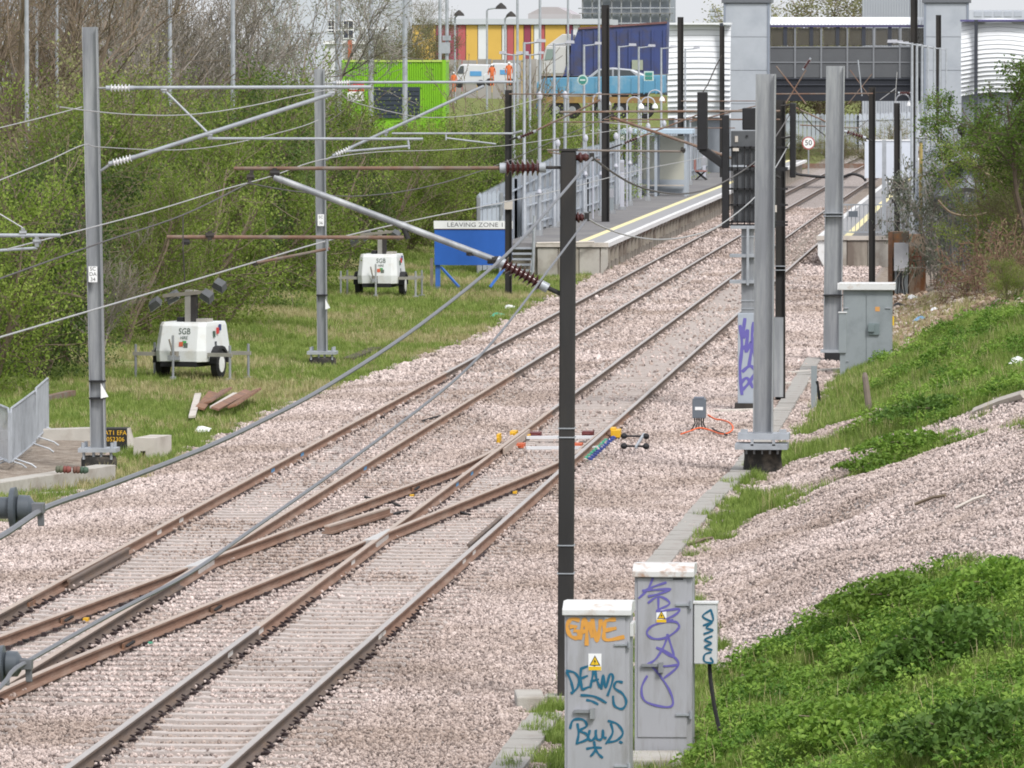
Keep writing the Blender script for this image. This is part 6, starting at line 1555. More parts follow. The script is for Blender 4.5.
# scaffolded tower
YT = 620.
t, a, b, zt = facade('scaffolded_tower', 'tower block wrapped in grey scaffold netting behind the lorry', 'tower', YT, 583, 670, -60, mat('netting grey', (.27, .30, .35), .8, 0, .12, 1.2), 10)
for k in range(10):
    x = lerp(a, b, k / 9); MB().cyl((x, YT - .6, 2), (x, YT - .6, zt), .07, n=6).build('standard', GALV, t)
for k in range(10):
    z = 3.5 + k * 1.35; MB().cyl((a - .4, YT - .6, z), (b + .4, YT - .6, z), .06, n=6).build('ledger', GALV2, t)
    MB().mm(a - .3, b + .3, YT - .9, YT - .3, z - .5, z - .42).build('deck_board', mat('scaffold deck', (.2, .2, .2), .8, 0, .1, 2), t)
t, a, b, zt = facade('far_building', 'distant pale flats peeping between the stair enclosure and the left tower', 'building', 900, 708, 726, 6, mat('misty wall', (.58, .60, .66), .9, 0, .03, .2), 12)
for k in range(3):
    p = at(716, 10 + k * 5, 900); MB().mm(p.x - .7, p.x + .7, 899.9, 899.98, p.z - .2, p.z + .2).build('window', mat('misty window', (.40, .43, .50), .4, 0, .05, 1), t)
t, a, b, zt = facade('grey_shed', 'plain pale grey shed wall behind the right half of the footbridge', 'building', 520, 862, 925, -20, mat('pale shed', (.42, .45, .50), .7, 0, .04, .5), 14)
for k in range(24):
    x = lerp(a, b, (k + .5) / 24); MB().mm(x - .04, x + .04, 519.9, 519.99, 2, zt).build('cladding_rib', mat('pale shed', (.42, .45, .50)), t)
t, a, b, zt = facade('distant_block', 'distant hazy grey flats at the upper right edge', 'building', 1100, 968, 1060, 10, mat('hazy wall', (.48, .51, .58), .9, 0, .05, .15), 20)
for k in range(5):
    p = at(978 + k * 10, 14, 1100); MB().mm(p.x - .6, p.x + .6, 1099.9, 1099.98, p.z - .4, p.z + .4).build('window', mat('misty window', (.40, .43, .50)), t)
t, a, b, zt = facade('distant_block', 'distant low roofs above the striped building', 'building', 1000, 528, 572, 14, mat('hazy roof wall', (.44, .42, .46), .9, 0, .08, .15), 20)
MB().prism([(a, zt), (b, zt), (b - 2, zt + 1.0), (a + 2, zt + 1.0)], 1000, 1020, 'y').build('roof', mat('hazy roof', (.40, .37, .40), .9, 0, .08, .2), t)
yw = thing('yard_wall', 'low weathered grey wall below the striped building', 'wall', (at(520, 80, 500).x, 500, 3))
wa, wb = at(432, 70, 500).x, at(612, 70, 500).x
for k in range(12):
    u0, u1 = lerp(wa, wb, k / 12), lerp(wa, wb, (k + 1) / 12)
    MB().mm(u0 + .03, u1 - .03, 500, 500.2, 2.5, at(500, 59 + (k % 3) * .6, 500).z).build('wall_panel', mat('weathered wall', (.33, .31, .30), .9, 0, .12, .6, dirt=(.22, .20, .18), dscale=.4, damt=.5), yw)
# white vans and people in orange
def van(label, px0, px1, pyt, pyb, Y, sg_=1):
    a, b = at(px0, 80, Y).x, at(px1, 80, Y).x; zt, zb = at(px0, pyt, Y).z, at(px0, pyb, Y).z
    t = thing('white_van', label, 'van', ((a + b) / 2, Y, zb), 'parked white vans')
    L_ = b - a; h = zt - zb
    pf = [(a, zb + .15 * h), (b, zb + .15 * h), (b, zt - .02 * h), (a + .30 * L_, zt), (a + .22 * L_, zt - .05 * h), (a + .1 * L_, zb + .58 * h), (a, zb + .48 * h)]
    bd = MB().prism(pf, Y, Y + 1.9, 'y').build('body', mat('van white', (.58, .59, .62), .35, 0, .04, 2), t, bevel=.06)
    MB().prism([(a + .13 * L_, zb + .60 * h), (a + .33 * L_, zb + .60 * h), (a + .33 * L_, zt - .08 * h), (a + .24 * L_, zt - .08 * h)], Y - .03, Y, 'y').build('window', glassmat('car glass', (.08, .09, .10)), t)
    MB().mm(a + .5 * L_, a + .82 * L_, Y - .02, Y - .002, zt - .5 * h, zt - .3 * h).build('blue_stripe', PBLUE, bd)
    for u in (.2, .8): MB().cyl((a + u * L_, Y - .05, zb + .17 * h), (a + u * L_, Y + .2, zb + .17 * h), .17 * h, n=14).build('wheel', RUBBER, t)
    return t
van('white van behind the sapling, left of the lorry cab', 483, 517, 63, 86, 345)
van('white van right of the green container, cut by branches', 452, 488, 64, 88, 352)
def person(label, px, pyt, pyb, Y, arm_out=.0):
    zt, zb = at(px, pyt, Y).z, at(px, pyb, Y).z; X = at(px, pyt, Y).x; h = zt - zb
    t = thing('person', label, 'person', (X, Y, zb), 'people in orange')
    S = lambda x, z: (X + x * h, Y, zb + z * h)
    me = bpy.data.meshes.new('body'); bm = bmesh.new()
    J = [(0, .53), (0, .66), (0, .82), (0, .88), (-.11, .81), (-.14 - arm_out, .64), (-.12 - arm_out * 1.6, .50), (.11, .81), (.15, .64), (.13, .49), (-.05, .5), (-.055, .27), (-.06, .03), (.05, .5), (.06, .27), (.065, .03), (-.06, .01), (.065, .01)]
    rad = [.085, .085, .095, .035, .04, .032, .025, .04, .032, .025, .06, .045, .032, .06, .045, .032, .03, .03]
    vs = [bm.verts.new((x * h, (-.04 if i > 15 else 0) * h, z * h)) for i, (x, z) in enumerate(J)]
    for a_, b_ in ((0, 1), (1, 2), (2, 3), (2, 4), (4, 5), (5, 6), (2, 7), (7, 8), (8, 9), (0, 10), (10, 11), (11, 12), (12, 16), (0, 13), (13, 14), (14, 15), (15, 17)): bm.edges.new((vs[a_], vs[b_]))
    bm.to_mesh(me); bm.free()
    me.materials.append(HIVIS); o = bpy.data.objects.new('body', me); col.objects.link(o); o.parent = t
    o.modifiers.new('skin', 'SKIN')
    for i, r0 in enumerate(rad): me.skin_vertices[0].data[i].radius = (r0 * h, r0 * h * .8); me.skin_vertices[0].data[i].use_root = (i == 0)
    s_ = o.modifiers.new('sub', 'SUBSURF'); s_.levels = s_.render_levels = 1
    hd_ = MB().lathe(S(0, .87), S(0, .985), [(0, .03 * h), (.25, .05 * h), (.6, .055 * h), (1, .02 * h)], 10).build('head', SKIN, t, smooth=True)
    MB().lathe(S(0, .945), S(0, 1.01), [(0, .075 * h), (.12, .06 * h), (.7, .05 * h), (1, .015 * h)], 10).build('helmet', WHITEB, t, smooth=True)
    return t
person('person in orange working clothes beside the white van', 492, 64, 86, 338, .03)
person('person in orange seen beside the right end of the green container', 454, 72, 92, 330)
person('person in dark orange jacket at the right end of the white van', 509, 62, 85, 341, .02)
# tall grey columns and street lights in the yard
for i, (px, Y, w, pyb, pyt, lb) in enumerate(((338.5, 276, .28, 150, -60, 'thickest tall grey pole crossing the second galvanised mast top'), (371, 280, .22, 125, -60, 'tall grey pole standing in front of the green container, left one'), (405, 284, .22, 115, -60, 'tall grey pole in front of the dark shutter of the green container'), (440, 330, .16, 75, -60, 'tall thin pole right of the green container, left of a pair'), (447, 318, .17, 75, -60, 'tall thin pole right of the green container with small sign, right of a pair'), (57, 200, .10, 90, -60, 'tall slim pole among bare trees right of the first'), (27, 190, .13, 110, -60, 'leftmost tall grey pole among the bare trees'), (86, 250, .2, 60, -60, 'tall grey pole rising directly behind the left galvanised mast'), (37, 204, .1, 100, -60, 'tall grey pole among bare trees second from the left'), (170, 222, .14, 75, -60, 'tall grey pole above the left cantilever strut'), (233, 226, .16, 95, -60, 'tall grey pole above the middle of the left cantilever'), (517.5, 300, .12, 120, -60, 'tall thin pole left of the lorry cab'), (540, 310, .13, 110, -60, 'tall thin pole in front of the lorry cab'), (568, 315, .11, 110, -60, 'tall thin pole between lorry cab and tipper body'), (599, 330, .12, 110, -60, 'tall thin pole in front of the scaffolded tower'))):
    a, b = at(px, pyb, Y), at(px, pyt, Y); z0 = min(h1(a.x, Y), a.z)
    t = thing('tall_pole', lb, 'pole', (a.x, Y, z0), 'tall grey poles')
    MB().lathe((a.x, Y, z0), (a.x, Y, b.z), [(0, w * .55), (.3, w * .5), (1, w * .42)], 8).build('shaft', GALV2, t, smooth=True)
    MB().box((a.x, Y, z0 + .1), (w * 2, w * 2, .2)).build('base', GALV, t)
    if px in (338.5, 371): c = at(px, 30 if px < 350 else 28, Y); MB().bar((c.x - .45, Y - .15, c.z), (c.x + (.7 if px > 350 else .45), Y - .15, c.z), .05, .05).build('crossbar', WHITEB, t)
    if px == 447: c = at(px, 38, Y); MB().box((c.x, Y - .15, c.z), (.38, .04, .22)).box((c.x - .1, Y - .15, c.z - .45), (.5, .04, .5)).build('small_sign', GALV2, t)
for px, pyt, Y, dx, lb in ((487, 9, 420, 14, 'street light with dark head above the striped building, nearest'), (455, 16, 450, 4, 'street light with dark head left of the striped panels'), (505, 17, 470, 6, 'street light with dark head low above the striped building'), (760, 17, 470, 6, 'street light with dark head beside the left lift tower')):
    a = at(px, 70, Y); b = at(px, pyt, Y); c = at(px + dx, pyt - 2, Y)
    t = thing('street_light', lb, 'street light', (a.x, Y, 3), 'yard street lights')
    MB().path([(a.x, Y, 3), (a.x, Y, b.z - .1), (a.x + .1, Y, b.z), (c.x, Y, c.z)], .06, 6).build('column', GALV2, t)
    MB().lathe((c.x, Y, c.z - .12), (c.x, Y, c.z + .25), [(0, .36), (.4, .3), (1, .05)], 10).build('head', DARKST, t, smooth=True)
# ================================================================== VEGETATION
def leaf_mesh(name, C, size, m, r, flat=.4, aspect=.62):
    """one small diamond leaf at every centre, tilted at random"""
    n = len(C)
    u = r.normal(size=(n, 3)); u /= np.linalg.norm(u, axis=1)[:, None]
    w = r.normal(size=(n, 3)); w[:, 2] += flat * 2
    v = np.cross(u, w); v /= (np.linalg.norm(v, axis=1)[:, None] + 1e-9)
    s = size * r.uniform(.65, 1.35, n)[:, None]
    V = np.stack([C - u * s * .5, C + v * s * aspect * .5, C + u * s * .5, C - v * s * aspect * .5], 1).reshape(-1, 3)
    me = bpy.data.meshes.new(name)
    me.vertices.add(4 * n); me.vertices.foreach_set('co', V.astype(np.float32).ravel())
    me.loops.add(4 * n); me.loops.foreach_set('vertex_index', np.arange(4 * n, dtype=np.int32))
    me.polygons.add(n); me.polygons.foreach_set('loop_start', np.arange(0, 4 * n, 4, dtype=np.int32)); me.polygons.foreach_set('loop_total', np.full(n, 4, np.int32))
    me.update(calc_edges=True); me.materials.append(m)
    return me
def grow(seed, h, stems, spread, levels, kids, twig, up=.35, start=.25, curl=.35):
    """branching skeleton: list of (points, r0, r1, level)"""
    r = random.Random(seed); out = []
    def branch(p, d, L, r0, lev):
        n = 4; pts = [p]; q = p; dd = d
        for i in range(n):
            dd = (dd + Vector((r.gauss(0, curl), r.gauss(0, curl), r.gauss(0, curl) + up * .25)) * .35).normalized()
            q = q + dd * (L / n); pts.append(q)
        r1 = max(twig, r0 * .38); out.append((pts, r0, r1, lev))
        if lev < levels:
            for k in range(kids[lev]):
                t = r.uniform(start if lev == 0 else .15, 1.0); i = min(n - 1, int(t * n)); f = t * n - i
                b = pts[i].lerp(pts[i + 1], f)
                ax = (pts[i + 1] - pts[i]).normalized()
                s = Vector((r.gauss(0, 1), r.gauss(0, 1), r.gauss(0, .7))); s = (s - ax * s.dot(ax)).normalized()
                nd = (ax * r.uniform(.35, .9) + s * r.uniform(.5, 1.0) + Vector((0, 0, up))).normalized()
                branch(b, nd, L * r.uniform(.38, .62) * (1.15 - .45 * t), max(twig, r0 * lerp(1, .4, t) * .5), lev + 1)
    for s in range(stems):
        a = r.uniform(0, 6.28); k = spread * r.uniform(.2, 1)
        d = Vector((math.cos(a) * k, math.sin(a) * k, 1)).normalized()
        branch(Vector((math.cos(a) * .12 * stems ** .5, math.sin(a) * .12 * stems ** .5, -.15)), d, h * r.uniform(.72, 1.0), h * .012 * (1.7 if stems == 1 else 1), 0)
    return out
def wood_mesh(name, sk, m, twig):
    mb = MB()
    for pts, r0, r1, lev in sk:
        n = 6 if lev == 0 else 3
        k = len(pts); mb.path(pts, [lerp(r0, r1, i / (k - 1)) for i in range(k)], n)
    me = bpy.data.meshes.new(name); me.from_pydata(mb.v, [], mb.f); me.materials.append(m); me.update(); return me
def tree_kind(name, seed, h, stems, spread, levels, kids, twig, m_wood, m_leaf, nleaf, lsize, jit, up=.35, start=.25, minlev=1, curl=.35, low=0, frac=1.0):
    sk = grow(seed, h, stems, spread, levels, kids, twig, up, start, curl)
    wood = wood_mesh(name + '_wood', sk, m_wood, twig)
    r = np.random.default_rng(seed)
    lf = None
    if nleaf:
        pick = r.random(len(sk)); seg = [(np.array(p[i]), np.array(p[i + 1])) for q_, (p, a, b, lev) in enumerate(sk) if lev >= minlev and (pick[q_] < frac) for i in range(len(p) - 1)]
        A = np.array([s[0] for s in seg]); B = np.array([s[1] for s in seg])
        i = r.integers(0, len(seg), nleaf); t = r.random(nleaf)[:, None]
        C = A[i] * (1 - t) + B[i] * t + r.normal(size=(nleaf, 3)) * jit
        if low:
            q = int(nleaf * low); th = r.uniform(0, 6.28, q); kk = np.sqrt(r.random(q)) * h * .36
            C = np.concatenate([C, np.stack([np.cos(th) * kk, np.sin(th) * kk, r.random(q) ** 1.3 * h * .55], 1)])
        C = C[C[:, 2] > .05]
        lf = leaf_mesh(name + '_leaves', C, lsize, m_leaf, r)
    return wood, lf
LF_FRESH = leafmat('fresh green leaves', [(.085, .140, .022), (.215, .300, .052), (.380, .470, .115)], .48, nscale=.8)
LF_MID = leafmat('mid green leaves', [(.040, .075, .020), (.105, .165, .040), (.215, .285, .080)], .4, nscale=.9)
LF_OLIVE = leafmat('olive leaves', [(.105, .115, .050), (.215, .220, .095), (.340, .335, .165)], .4, nscale=.8)
LF_GREY = leafmat('grey green leaves', [(.15, .165, .10), (.27, .285, .20), (.42, .43, .36)], .35, nscale=.8)
LF_BUD = leafmat('brown buds', [(.160, .115, .065), (.230, .180, .085), (.235, .240, .100)], .35, nscale=.6)
LF_RIGHT = leafmat('bright tree leaves', [(.065, .13, .022), (.140, .235, .038), (.240, .345, .070)], .42, nscale=1.0)
KIND = {
 'A': tree_kind('bush_a', 11, 4.6, 9, .75, 2, (9, 5), .008, TWIG, LF_FRESH, 21000, .075, .16, .2, .1, 1, low=.2, frac=.7),
 'B': tree_kind('bush_b', 12, 4.6, 8, .70, 2, (9, 5), .008, TWIG, LF_MID, 21000, .075, .16, .2, .1, 1, low=.2, frac=.7),
 'C': tree_kind('bush_c', 13, 4.6, 8, .80, 2, (9, 5), .008, TWIG, LF_OLIVE, 14000, .075, .15, .2, .1, 1, low=.15, frac=.65),
 'D': tree_kind('bush_d', 14, 6.0, 7, .55, 2, (11, 6), .009, TWIG, LF_FRESH, 20000, .08, .16, .25, .12, 1, low=.15, frac=.7),
 'F': tree_kind('bare_f', 15, 10.0, 5, .38, 3, (10, 7, 4), .010, TWIG, LF_BUD, 5200, .06, .08, .45, .15, 2),
 'G': tree_kind('bare_g', 16, 10.0, 3, .30, 3, (13, 8, 4), .010, TWIGG, LF_BUD, 4200, .06, .08, .40, .2, 2),
 'H': tree_kind('grey_h', 17, 8.5, 4, .40, 3, (10, 7, 4), .010, TWIGG, LF_GREY, 12000, .075, .14, .3, .15, 2),
 'S': tree_kind('sapling', 18, 6.0, 3, .30, 2, (8, 5), .012, TWIG, LF_OLIVE, 700, .08, .1, .4, .25, 1),
 'R': tree_kind('spread_tree', 19, 4.6, 2, .55, 3, (8, 6, 4), .010, TRUNK, LF_RIGHT, 19000, .06, .09, .05, .45, 2),
 'I': tree_kind('ivy', 20, 2.6, 7, .9, 2, (8, 6), .010, TWIGG, leafmat('grey ivy leaves', [(.05, .075, .04), (.14, .16, .11), (.34, .35, .33)], .2, nscale=1.6), 5000, .09, .12, .1, .1, 1),
 'T': tree_kind('bramble', 21, 1.6, 12, 1.4, 2, (7, 4), .010, mat('red brown stems', (.17, .105, .075), .95, 0, .3, 3), LF_OLIVE, 900, .07, .08, -.1, .1, 1, .6),
}
def plant(kind, X, Y, h, label, cat, name, rz=None, wide=1.0, z=None, group=None):
    wood, lf = KIND[kind]
    base = {'A': 4.4, 'B': 4.4, 'C': 4.4, 'D': 6.2, 'F': 10.5, 'G': 10.5, 'H': 9.0, 'S': 6.5, 'R': 4.6, 'I': 2.4, 'T': 1.3}[kind]
    s = h / base
    t = thing(name, label, cat, (X, Y, h1(X, Y) if z is None else z), group)
    rz = random.uniform(0, 6.28) if rz is None else rz
    t.rotation_euler = (0, 0, rz); t.scale = (s * wide, s * wide, s)
    o = bpy.data.objects.new('trunk', wood); col.objects.link(o); o.parent = t
    if lf: o = bpy.data.objects.new('crown', lf); col.objects.link(o); o.parent = t
    return t
def gx0(px, Y): return at(px, 200, Y).x
G1 = 'green bushes along the left verge'
for px, Y, h, k, lb in ((-25, 142, 4.3, 'A', 'bright green bush cut by the left picture edge, behind the barriers'), (28, 149, 4.7, 'B', 'dark green bush just left of the left galvanised mast'), (66, 155, 3.6, 'B', 'low dark bush directly behind the left galvanised mast'), (118, 166, 4.2, 'D', 'fresh green bush left of the nearer light tower trailer'), (160, 172, 4.6, 'A', 'fresh green bush directly behind the nearer light tower trailer'), (206, 180, 5.0, 'A', 'fresh green bush right of the nearer light tower lamps'), (94, 150, 3.3, 'G', 'dead grey twiggy shrub right of the left galvanised mast'), (246, 192, 4.8, 'B', 'mid green bush between trailer and second galvanised mast'), (288, 206, 5.0, 'A', 'fresh green bush left of the second galvanised mast'), (330, 224, 4.6, 'B', 'mid green bush behind the second galvanised mast'), (366, 238, 4.3, 'A', 'fresh green bush behind the farther light tower trailer'), (402, 247, 4.0, 'D', 'yellow green bush below the green container opening'), (438, 254, 4.4, 'A', 'fresh green bush above the left end of the blue board'), (470, 262, 4.3, 'B', 'mid green bush above the right end of the blue board'),
                         (8, 170, 6.2, 'D', 'tall green shrub in the second row at the far left'), (90, 184, 5.8, 'C', 'olive shrub in the second row right of the left galvanised mast'), (140, 194, 6.0, 'D', 'tall green shrub in the second row above the nearer trailer'), (190, 204, 5.6, 'B', 'mid green shrub in the second row below the cantilever strut'), (236, 214, 6.0, 'A', 'bright green shrub in the second row left of the rusty tube end'), (280, 228, 5.8, 'D', 'tall green shrub in the second row left of the second mast'), (316, 246, 5.0, 'A', 'bright green shrub in the second row behind the second mast'), (345, 258, 4.3, 'A', 'fresh green shrub in the second row below the site notice'), (380, 266, 3.9, 'B', 'mid green shrub in the second row below the dark shutter'), (424, 274, 4.0, 'A', 'fresh green shrub below the right corner of the green container'),
                         (500, 274, 4.5, 'A', 'fresh green bush behind the near end of the grey fence'), (532, 284, 4.7, 'D', 'yellow green bush behind the fence below the lorry cab'), (566, 294, 4.5, 'A', 'fresh green bush behind the fence below the blue wagon'), (588, 303, 4.3, 'B', 'mid green bush behind the tall dark platform mast')):
    plant(k, gx0(px, Y), Y, h, lb, 'bush', 'green_bush', wide=.95, group=G1)
G2 = 'bare trees at the upper left'
for px, Y, h, k, lb in ((-8, 196, 10.5, 'F', 'bare brown tree at the extreme upper left corner'), (30, 206, 10.0, 'F', 'bare brown tree left of the left galvanised mast top'), (62, 214, 10.0, 'G', 'dense bare brown tree behind the left mast top'), (104, 222, 10.4, 'G', 'bare grey tree right of the left mast top'), (140, 232, 9.6, 'G', 'brown twiggy tree above the left cantilever insulators'), (184, 242, 11.2, 'G', 'tall bare grey tree with open fork above the left cantilever'), (222, 238, 9.8, 'G', 'bare grey tree above the middle of the left cantilever'), (86, 248, 11.0, 'G', 'farther bare tree between the left mast and its insulators')):
    plant(k, gx0(px, Y), Y, h, lb, 'tree', 'bare_tree', group=G2)
for px, Y, h, k, lb in ((262, 244, 9.2, 'H', 'grey green leafy tree left of the two dark windows'), (280, 250, 7.2, 'H', 'grey green leafy tree just left of the pale building corner'), (212, 268, 9.6, 'H', 'grey green tree behind the bare trees')):
    plant(k, gx0(px, Y), Y, h, lb, 'tree', 'leafy_tree', group='grey green trees')
for px, Y, h, k, lb in ((400, 380, 4.0, 'C', 'brownish bush rising behind the green container roof, left'), (425, 384, 4.4, 'C', 'olive brown bush rising behind the green container roof, right'), (404, 430, 6.2, 'H', 'pale leafy tree top between grey building and striped building')):
    plant(k, gx0(px, Y), Y, h, lb, 'tree', 'yard_tree', group='trees in the yard')
plant('S', gx0(484, 292), 292, 7.4, 'sparse bare sapling in front of the white van', 'tree', 'sapling', z=.4)
plant('S', gx0(535, 300), 300, 6.4, 'thin twiggy sapling left of the lorry cab', 'tree', 'sapling', z=.4)
for px, Y, h, k, lb in ((806, 545, 9.6, 'C', 'olive brown tree behind the footbridge, left'), (842, 550, 9.9, 'C', 'olive brown tree behind the footbridge, right'), (776, 560, 8.6, 'G', 'grey bare tree beside the left lift tower')):
    plant(k, gx0(px, Y), Y, h, lb, 'tree', 'far_tree', wide=1.5, z=1.5, group='trees behind the footbridge')
for i, (px, Y, h) in enumerate(((742, 452, 2.4), (788, 455, 2.2), (838, 458, 2.0), (880, 462, 2.6))):
    plant('C', gx0(px, Y), Y, h, ('low olive bush left of the speed sign', 'low olive bush right behind the speed sign', 'low olive bush behind the wide column', 'low olive bush beyond the white hoarding')[i], 'bush', 'low_bush', wide=1.6, group='low bushes beyond the footbridge')
# right side
plant('R', gx0(986, 200), 200, 4.9, 'spreading green tree arching over the right platform fence', 'tree', 'spreading_tree', 1.2, 1.0)
plant('R', gx0(1034, 190), 190, 5.2, 'dense green tree at the right picture edge', 'tree', 'spreading_tree', 3.4, 1.25)
plant('C', gx0(1046, 192), 192, 3.6, 'tall green bush filling the right picture edge', 'bush', 'green_bush', wide=1.0, group='bushes at the right')
plant('I', gx0(935, 212), 212, 2.9, 'ivy covered shrub hanging over the rusty cabinet', 'bush', 'ivy_shrub', 2.0, .5, group='bushes at the right')
plant('I', gx0(960, 207), 207, 3.4, 'grey leaved shrub tangled around the tarpaulin', 'bush', 'ivy_shrub', 4.0, .6, group='bushes at the right')
for px, py, h, lb in ((978, 292, 1.3, 'brown bramble tangle below the tarpaulin'), (1000, 288, 1.9, 'brown bramble tangle against the old fence'), (1024, 292, 1.7, 'brown bramble tangle at the right picture edge')):
    x, y, z = bank(px, py); plant('T', x, y, h, lb, 'bramble', 'bramble', z=z - .05, wide=.65, group='brambles at the right')
plant('A', gx0(1012, 197), 197, 3.4, 'rounded green bush under the dense tree at the right', 'bush', 'green_bush', wide=.9, group='bushes at the right')
x, y, z = bank(1012, 302); plant('A', x, y, 1.0, 'small leafy weed bush at the right edge above the grass', 'bush', 'green_bush', z=z, group='bushes at the right')
# grey tarpaulin hung over the fence, shed wall behind
tp_ = MB(); nu, nv = 12, 9; vs = []
for j in range(nv + 1):
    for i in range(nu + 1):
        u, v = i / nu, j / nv
        p = at(lerp(936, 986, u) + 2.5 * math.sin(v * 5 + u * 3), lerp(158, 198, v) + 4 * math.sin(u * 6 + 1) - 9 * u * (1 - u), 205.6 - .5 * math.sin(u * 7 + v * 4) - .3 * math.sin(v * 9))
        vs.append(p)
n1 = len(vs); vs += [p + Vector((0, .06, 0)) for p in vs]
fs = []
for j in range(nv):
    for i in range(nu):
        a = j * (nu + 1) + i; fs += [(a, a + 1, a + nu + 2, a + nu + 1), (n1 + a, n1 + a + nu + 1, n1 + a + nu + 2, n1 + a + 1)]
tag(tp_.add(vs, fs).build('tarpaulin', mat('pale grey tarpaulin', (.24, .255, .29), .5, 0, .15, 2, dirt=(.17, .19, .22), dscale=1.2, damt=.5), smooth=True), 'pale grey tarpaulin hanging over the fence behind the ivy', 'tarpaulin')
x0_ = at(966, 150, 230).x
gw = thing('garden_shed', 'tan walled shed with grey roof edge behind the spreading tree', 'shed', (x0_ + 1.5, 230, 1))
MB().mm(x0_, x0_ + 4, 230, 233, .5, at(966, 146, 230).z).build('wall', mat('tan render', (.33, .26, .17), .9, 0, .15, 1.5), gw)
MB().mm(x0_ - .15, x0_ + 4.2, 229.7, 233.3, at(966, 146, 230).z, at(966, 138, 230).z).build('roof_edge', mat('old grey board', (.22, .22, .22), .9, 0, .15, 2), gw)
lp = at(962, 150, 222); lpt = thing('old_lamp', 'small dark lamp on a thin post beside the shed', 'lamp post', (lp.x, 222, 1)); zt_ = at(962, 134, 222).z
MB().cyl((lp.x, 222, .5), (lp.x, 222, zt_), .04, n=6).build('post', DARKST, lpt); MB().lathe((lp.x, 222, zt_ - .05), (lp.x, 222, zt_ + .32), [(0, .06), (.3, .15), (.75, .14), (1, .03)], 8).build('lantern', DARKST, lpt)
# bare arching branches by the tarpaulin
for pts, lb in (([(938, 200), (950, 212), (968, 216), (990, 212), (1012, 202)], 'long arching bare branch below the tarpaulin'), ([(972, 160), (984, 172), (998, 180), (1012, 190)], 'pale bare branch above the right end of the tarpaulin')):
    P = [at(a, b, 196) for a, b in pts]; tag(MB().path(smooth_line([tuple(p) for p in P], 5), .035, 5).build('bare_branch', mat('pale branch', (.27, .21, .15), .9, 0, .2, 4)), lb, 'branch', 'bare branches')

# ------------------------------------------------------------------ grass and ground plants (stuff)
def tuft(seed, h, n, spread, w, m, droop=.5):
    r = random.Random(seed); mb = MB()
    for i in range(n):
        a = r.uniform(0, 6.28); b = r.uniform(0, 6.28); k = spread * math.sqrt(r.random())
        p = Vector((math.cos(a) * k, math.sin(a) * k, -.02)); hh = h * r.uniform(.5, 1.1); lean = r.uniform(.1, droop) * hh
        d = Vector((math.cos(b), math.sin(b), 0)); s = Vector((-d.y, d.x, 0)) * w * .5
        q = p + d * lean * .35 + Vector((0, 0, hh * .62)); e = p + d * lean + Vector((0, 0, hh))
        mb.add([p - s, p + s, q + s * .8, q - s * .8, e], [(0, 1, 2, 3), (3, 2, 4)])
    return proto('tuft', mb, m)
def weed(seed, h, n, rad, ls, m):
    r = random.Random(seed); mb = MB()
    for i in range(n):
        a = r.uniform(0, 6.28); k = rad * math.sqrt(r.random()); z = h * (r.random() ** .6) * (1 - .45 * (k / rad) ** 2)
        c = Vector((math.cos(a) * k, math.sin(a) * k, z)); b = a + r.uniform(-.9, .9); l = ls * r.uniform(.6, 1.3)
        d = Vector((math.cos(b), math.sin(b), r.uniform(-.35, .35))).normalized(); s = d.cross(Vector((r.gauss(0, .35), r.gauss(0, .35), 1))).normalized() * l * .34
        mb.add([c, c + d * l * .45 + s + Vector((0, 0, .02)), c + d * l, c + d * l * .45 - s + Vector((0, 0, .02))], [(0, 1, 2, 3)])
    for i in range(5):
        a = r.uniform(0, 6.28); mb.cyl((0, 0, -.03), (math.cos(a) * rad * .5, math.sin(a) * rad * .5, h * .8), .004, n=3)
    return proto('weed', mb, m)
GR1 = leafmat('verge grass', [(.130, .200, .036), (.210, .290, .060), (.310, .365, .115)], .3, inst=True)
GR2 = leafmat('straw grass', [(.30, .275, .12), (.41, .365, .19), (.50, .44, .26)], .3, inst=True)
GR3 = leafmat('bank grass', [(.120, .185, .034), (.200, .285, .058), (.300, .380, .105)], .35, inst=True)
WD1 = leafmat('nettle leaves', [(.075, .165, .020), (.150, .270, .036), (.250, .380, .068)], .35, inst=True)
WD2 = leafmat('dark dock leaves', [(.022, .070, .014), (.042, .110, .020), (.072, .155, .030)], .3, inst=True)
def scatter_grass(name, label, x0, x1, y0, y1, dens, keep, protos, s0, s1, cat='grass'):
    X, Y = cand(x0, x1, y0, y1, dens); k = keep(X, Y); X, Y = X[k], Y[k]
    P = np.stack([X, Y, H(X, Y)], 1); S = rng.uniform(s0, s1, len(X))
    print(name, len(X))
    o = gn_scatter(name, P, S, protos, .22); o['label'] = label; o['category'] = cat
    return o
gm = lambda X, Y: grassmask(X, Y) > .5
straw = lambda X, Y: wob(X, Y, .33, 2.0) + .5 * wob(X, Y, 1.3, 5.0) + .3 * rng.normal(size=len(X))
keepL = lambda X, Y: gm(X, Y) & (X < -4) & (straw(X, Y) < .22)
keepS = lambda X, Y: gm(X, Y) & (X < -4) & (straw(X, Y) > .10)
vt = [tuft(i, .17, 13, .10, .012, GR1) for i in range(3)]; vs_ = [tuft(10 + i, .19, 12, .10, .011, GR2, .7) for i in range(3)]
scatter_grass('verge_grass', 'green grass of the left verge', -15, -4.8, 104, 172, 50, keepL, vt, .5, 1.0)
scatter_grass('far_verge_grass', 'green grass of the far left verge', -19, -4.8, 172, 262, 26, keepL, vt, .7, 1.3)
scatter_grass('dry_grass', 'straw coloured dry grass on the left verge', -17, -4.8, 104, 262, 20, keepS, vs_, .6, 1.15)
bt = [tuft(20 + i, .22, 15, .09, .011, GR3, .6) for i in range(4)]
thin = lambda X, Y: rng.random(len(X)) < (.55 + .45 * (wob(X, Y, 1.4, 4.0) > -.4))
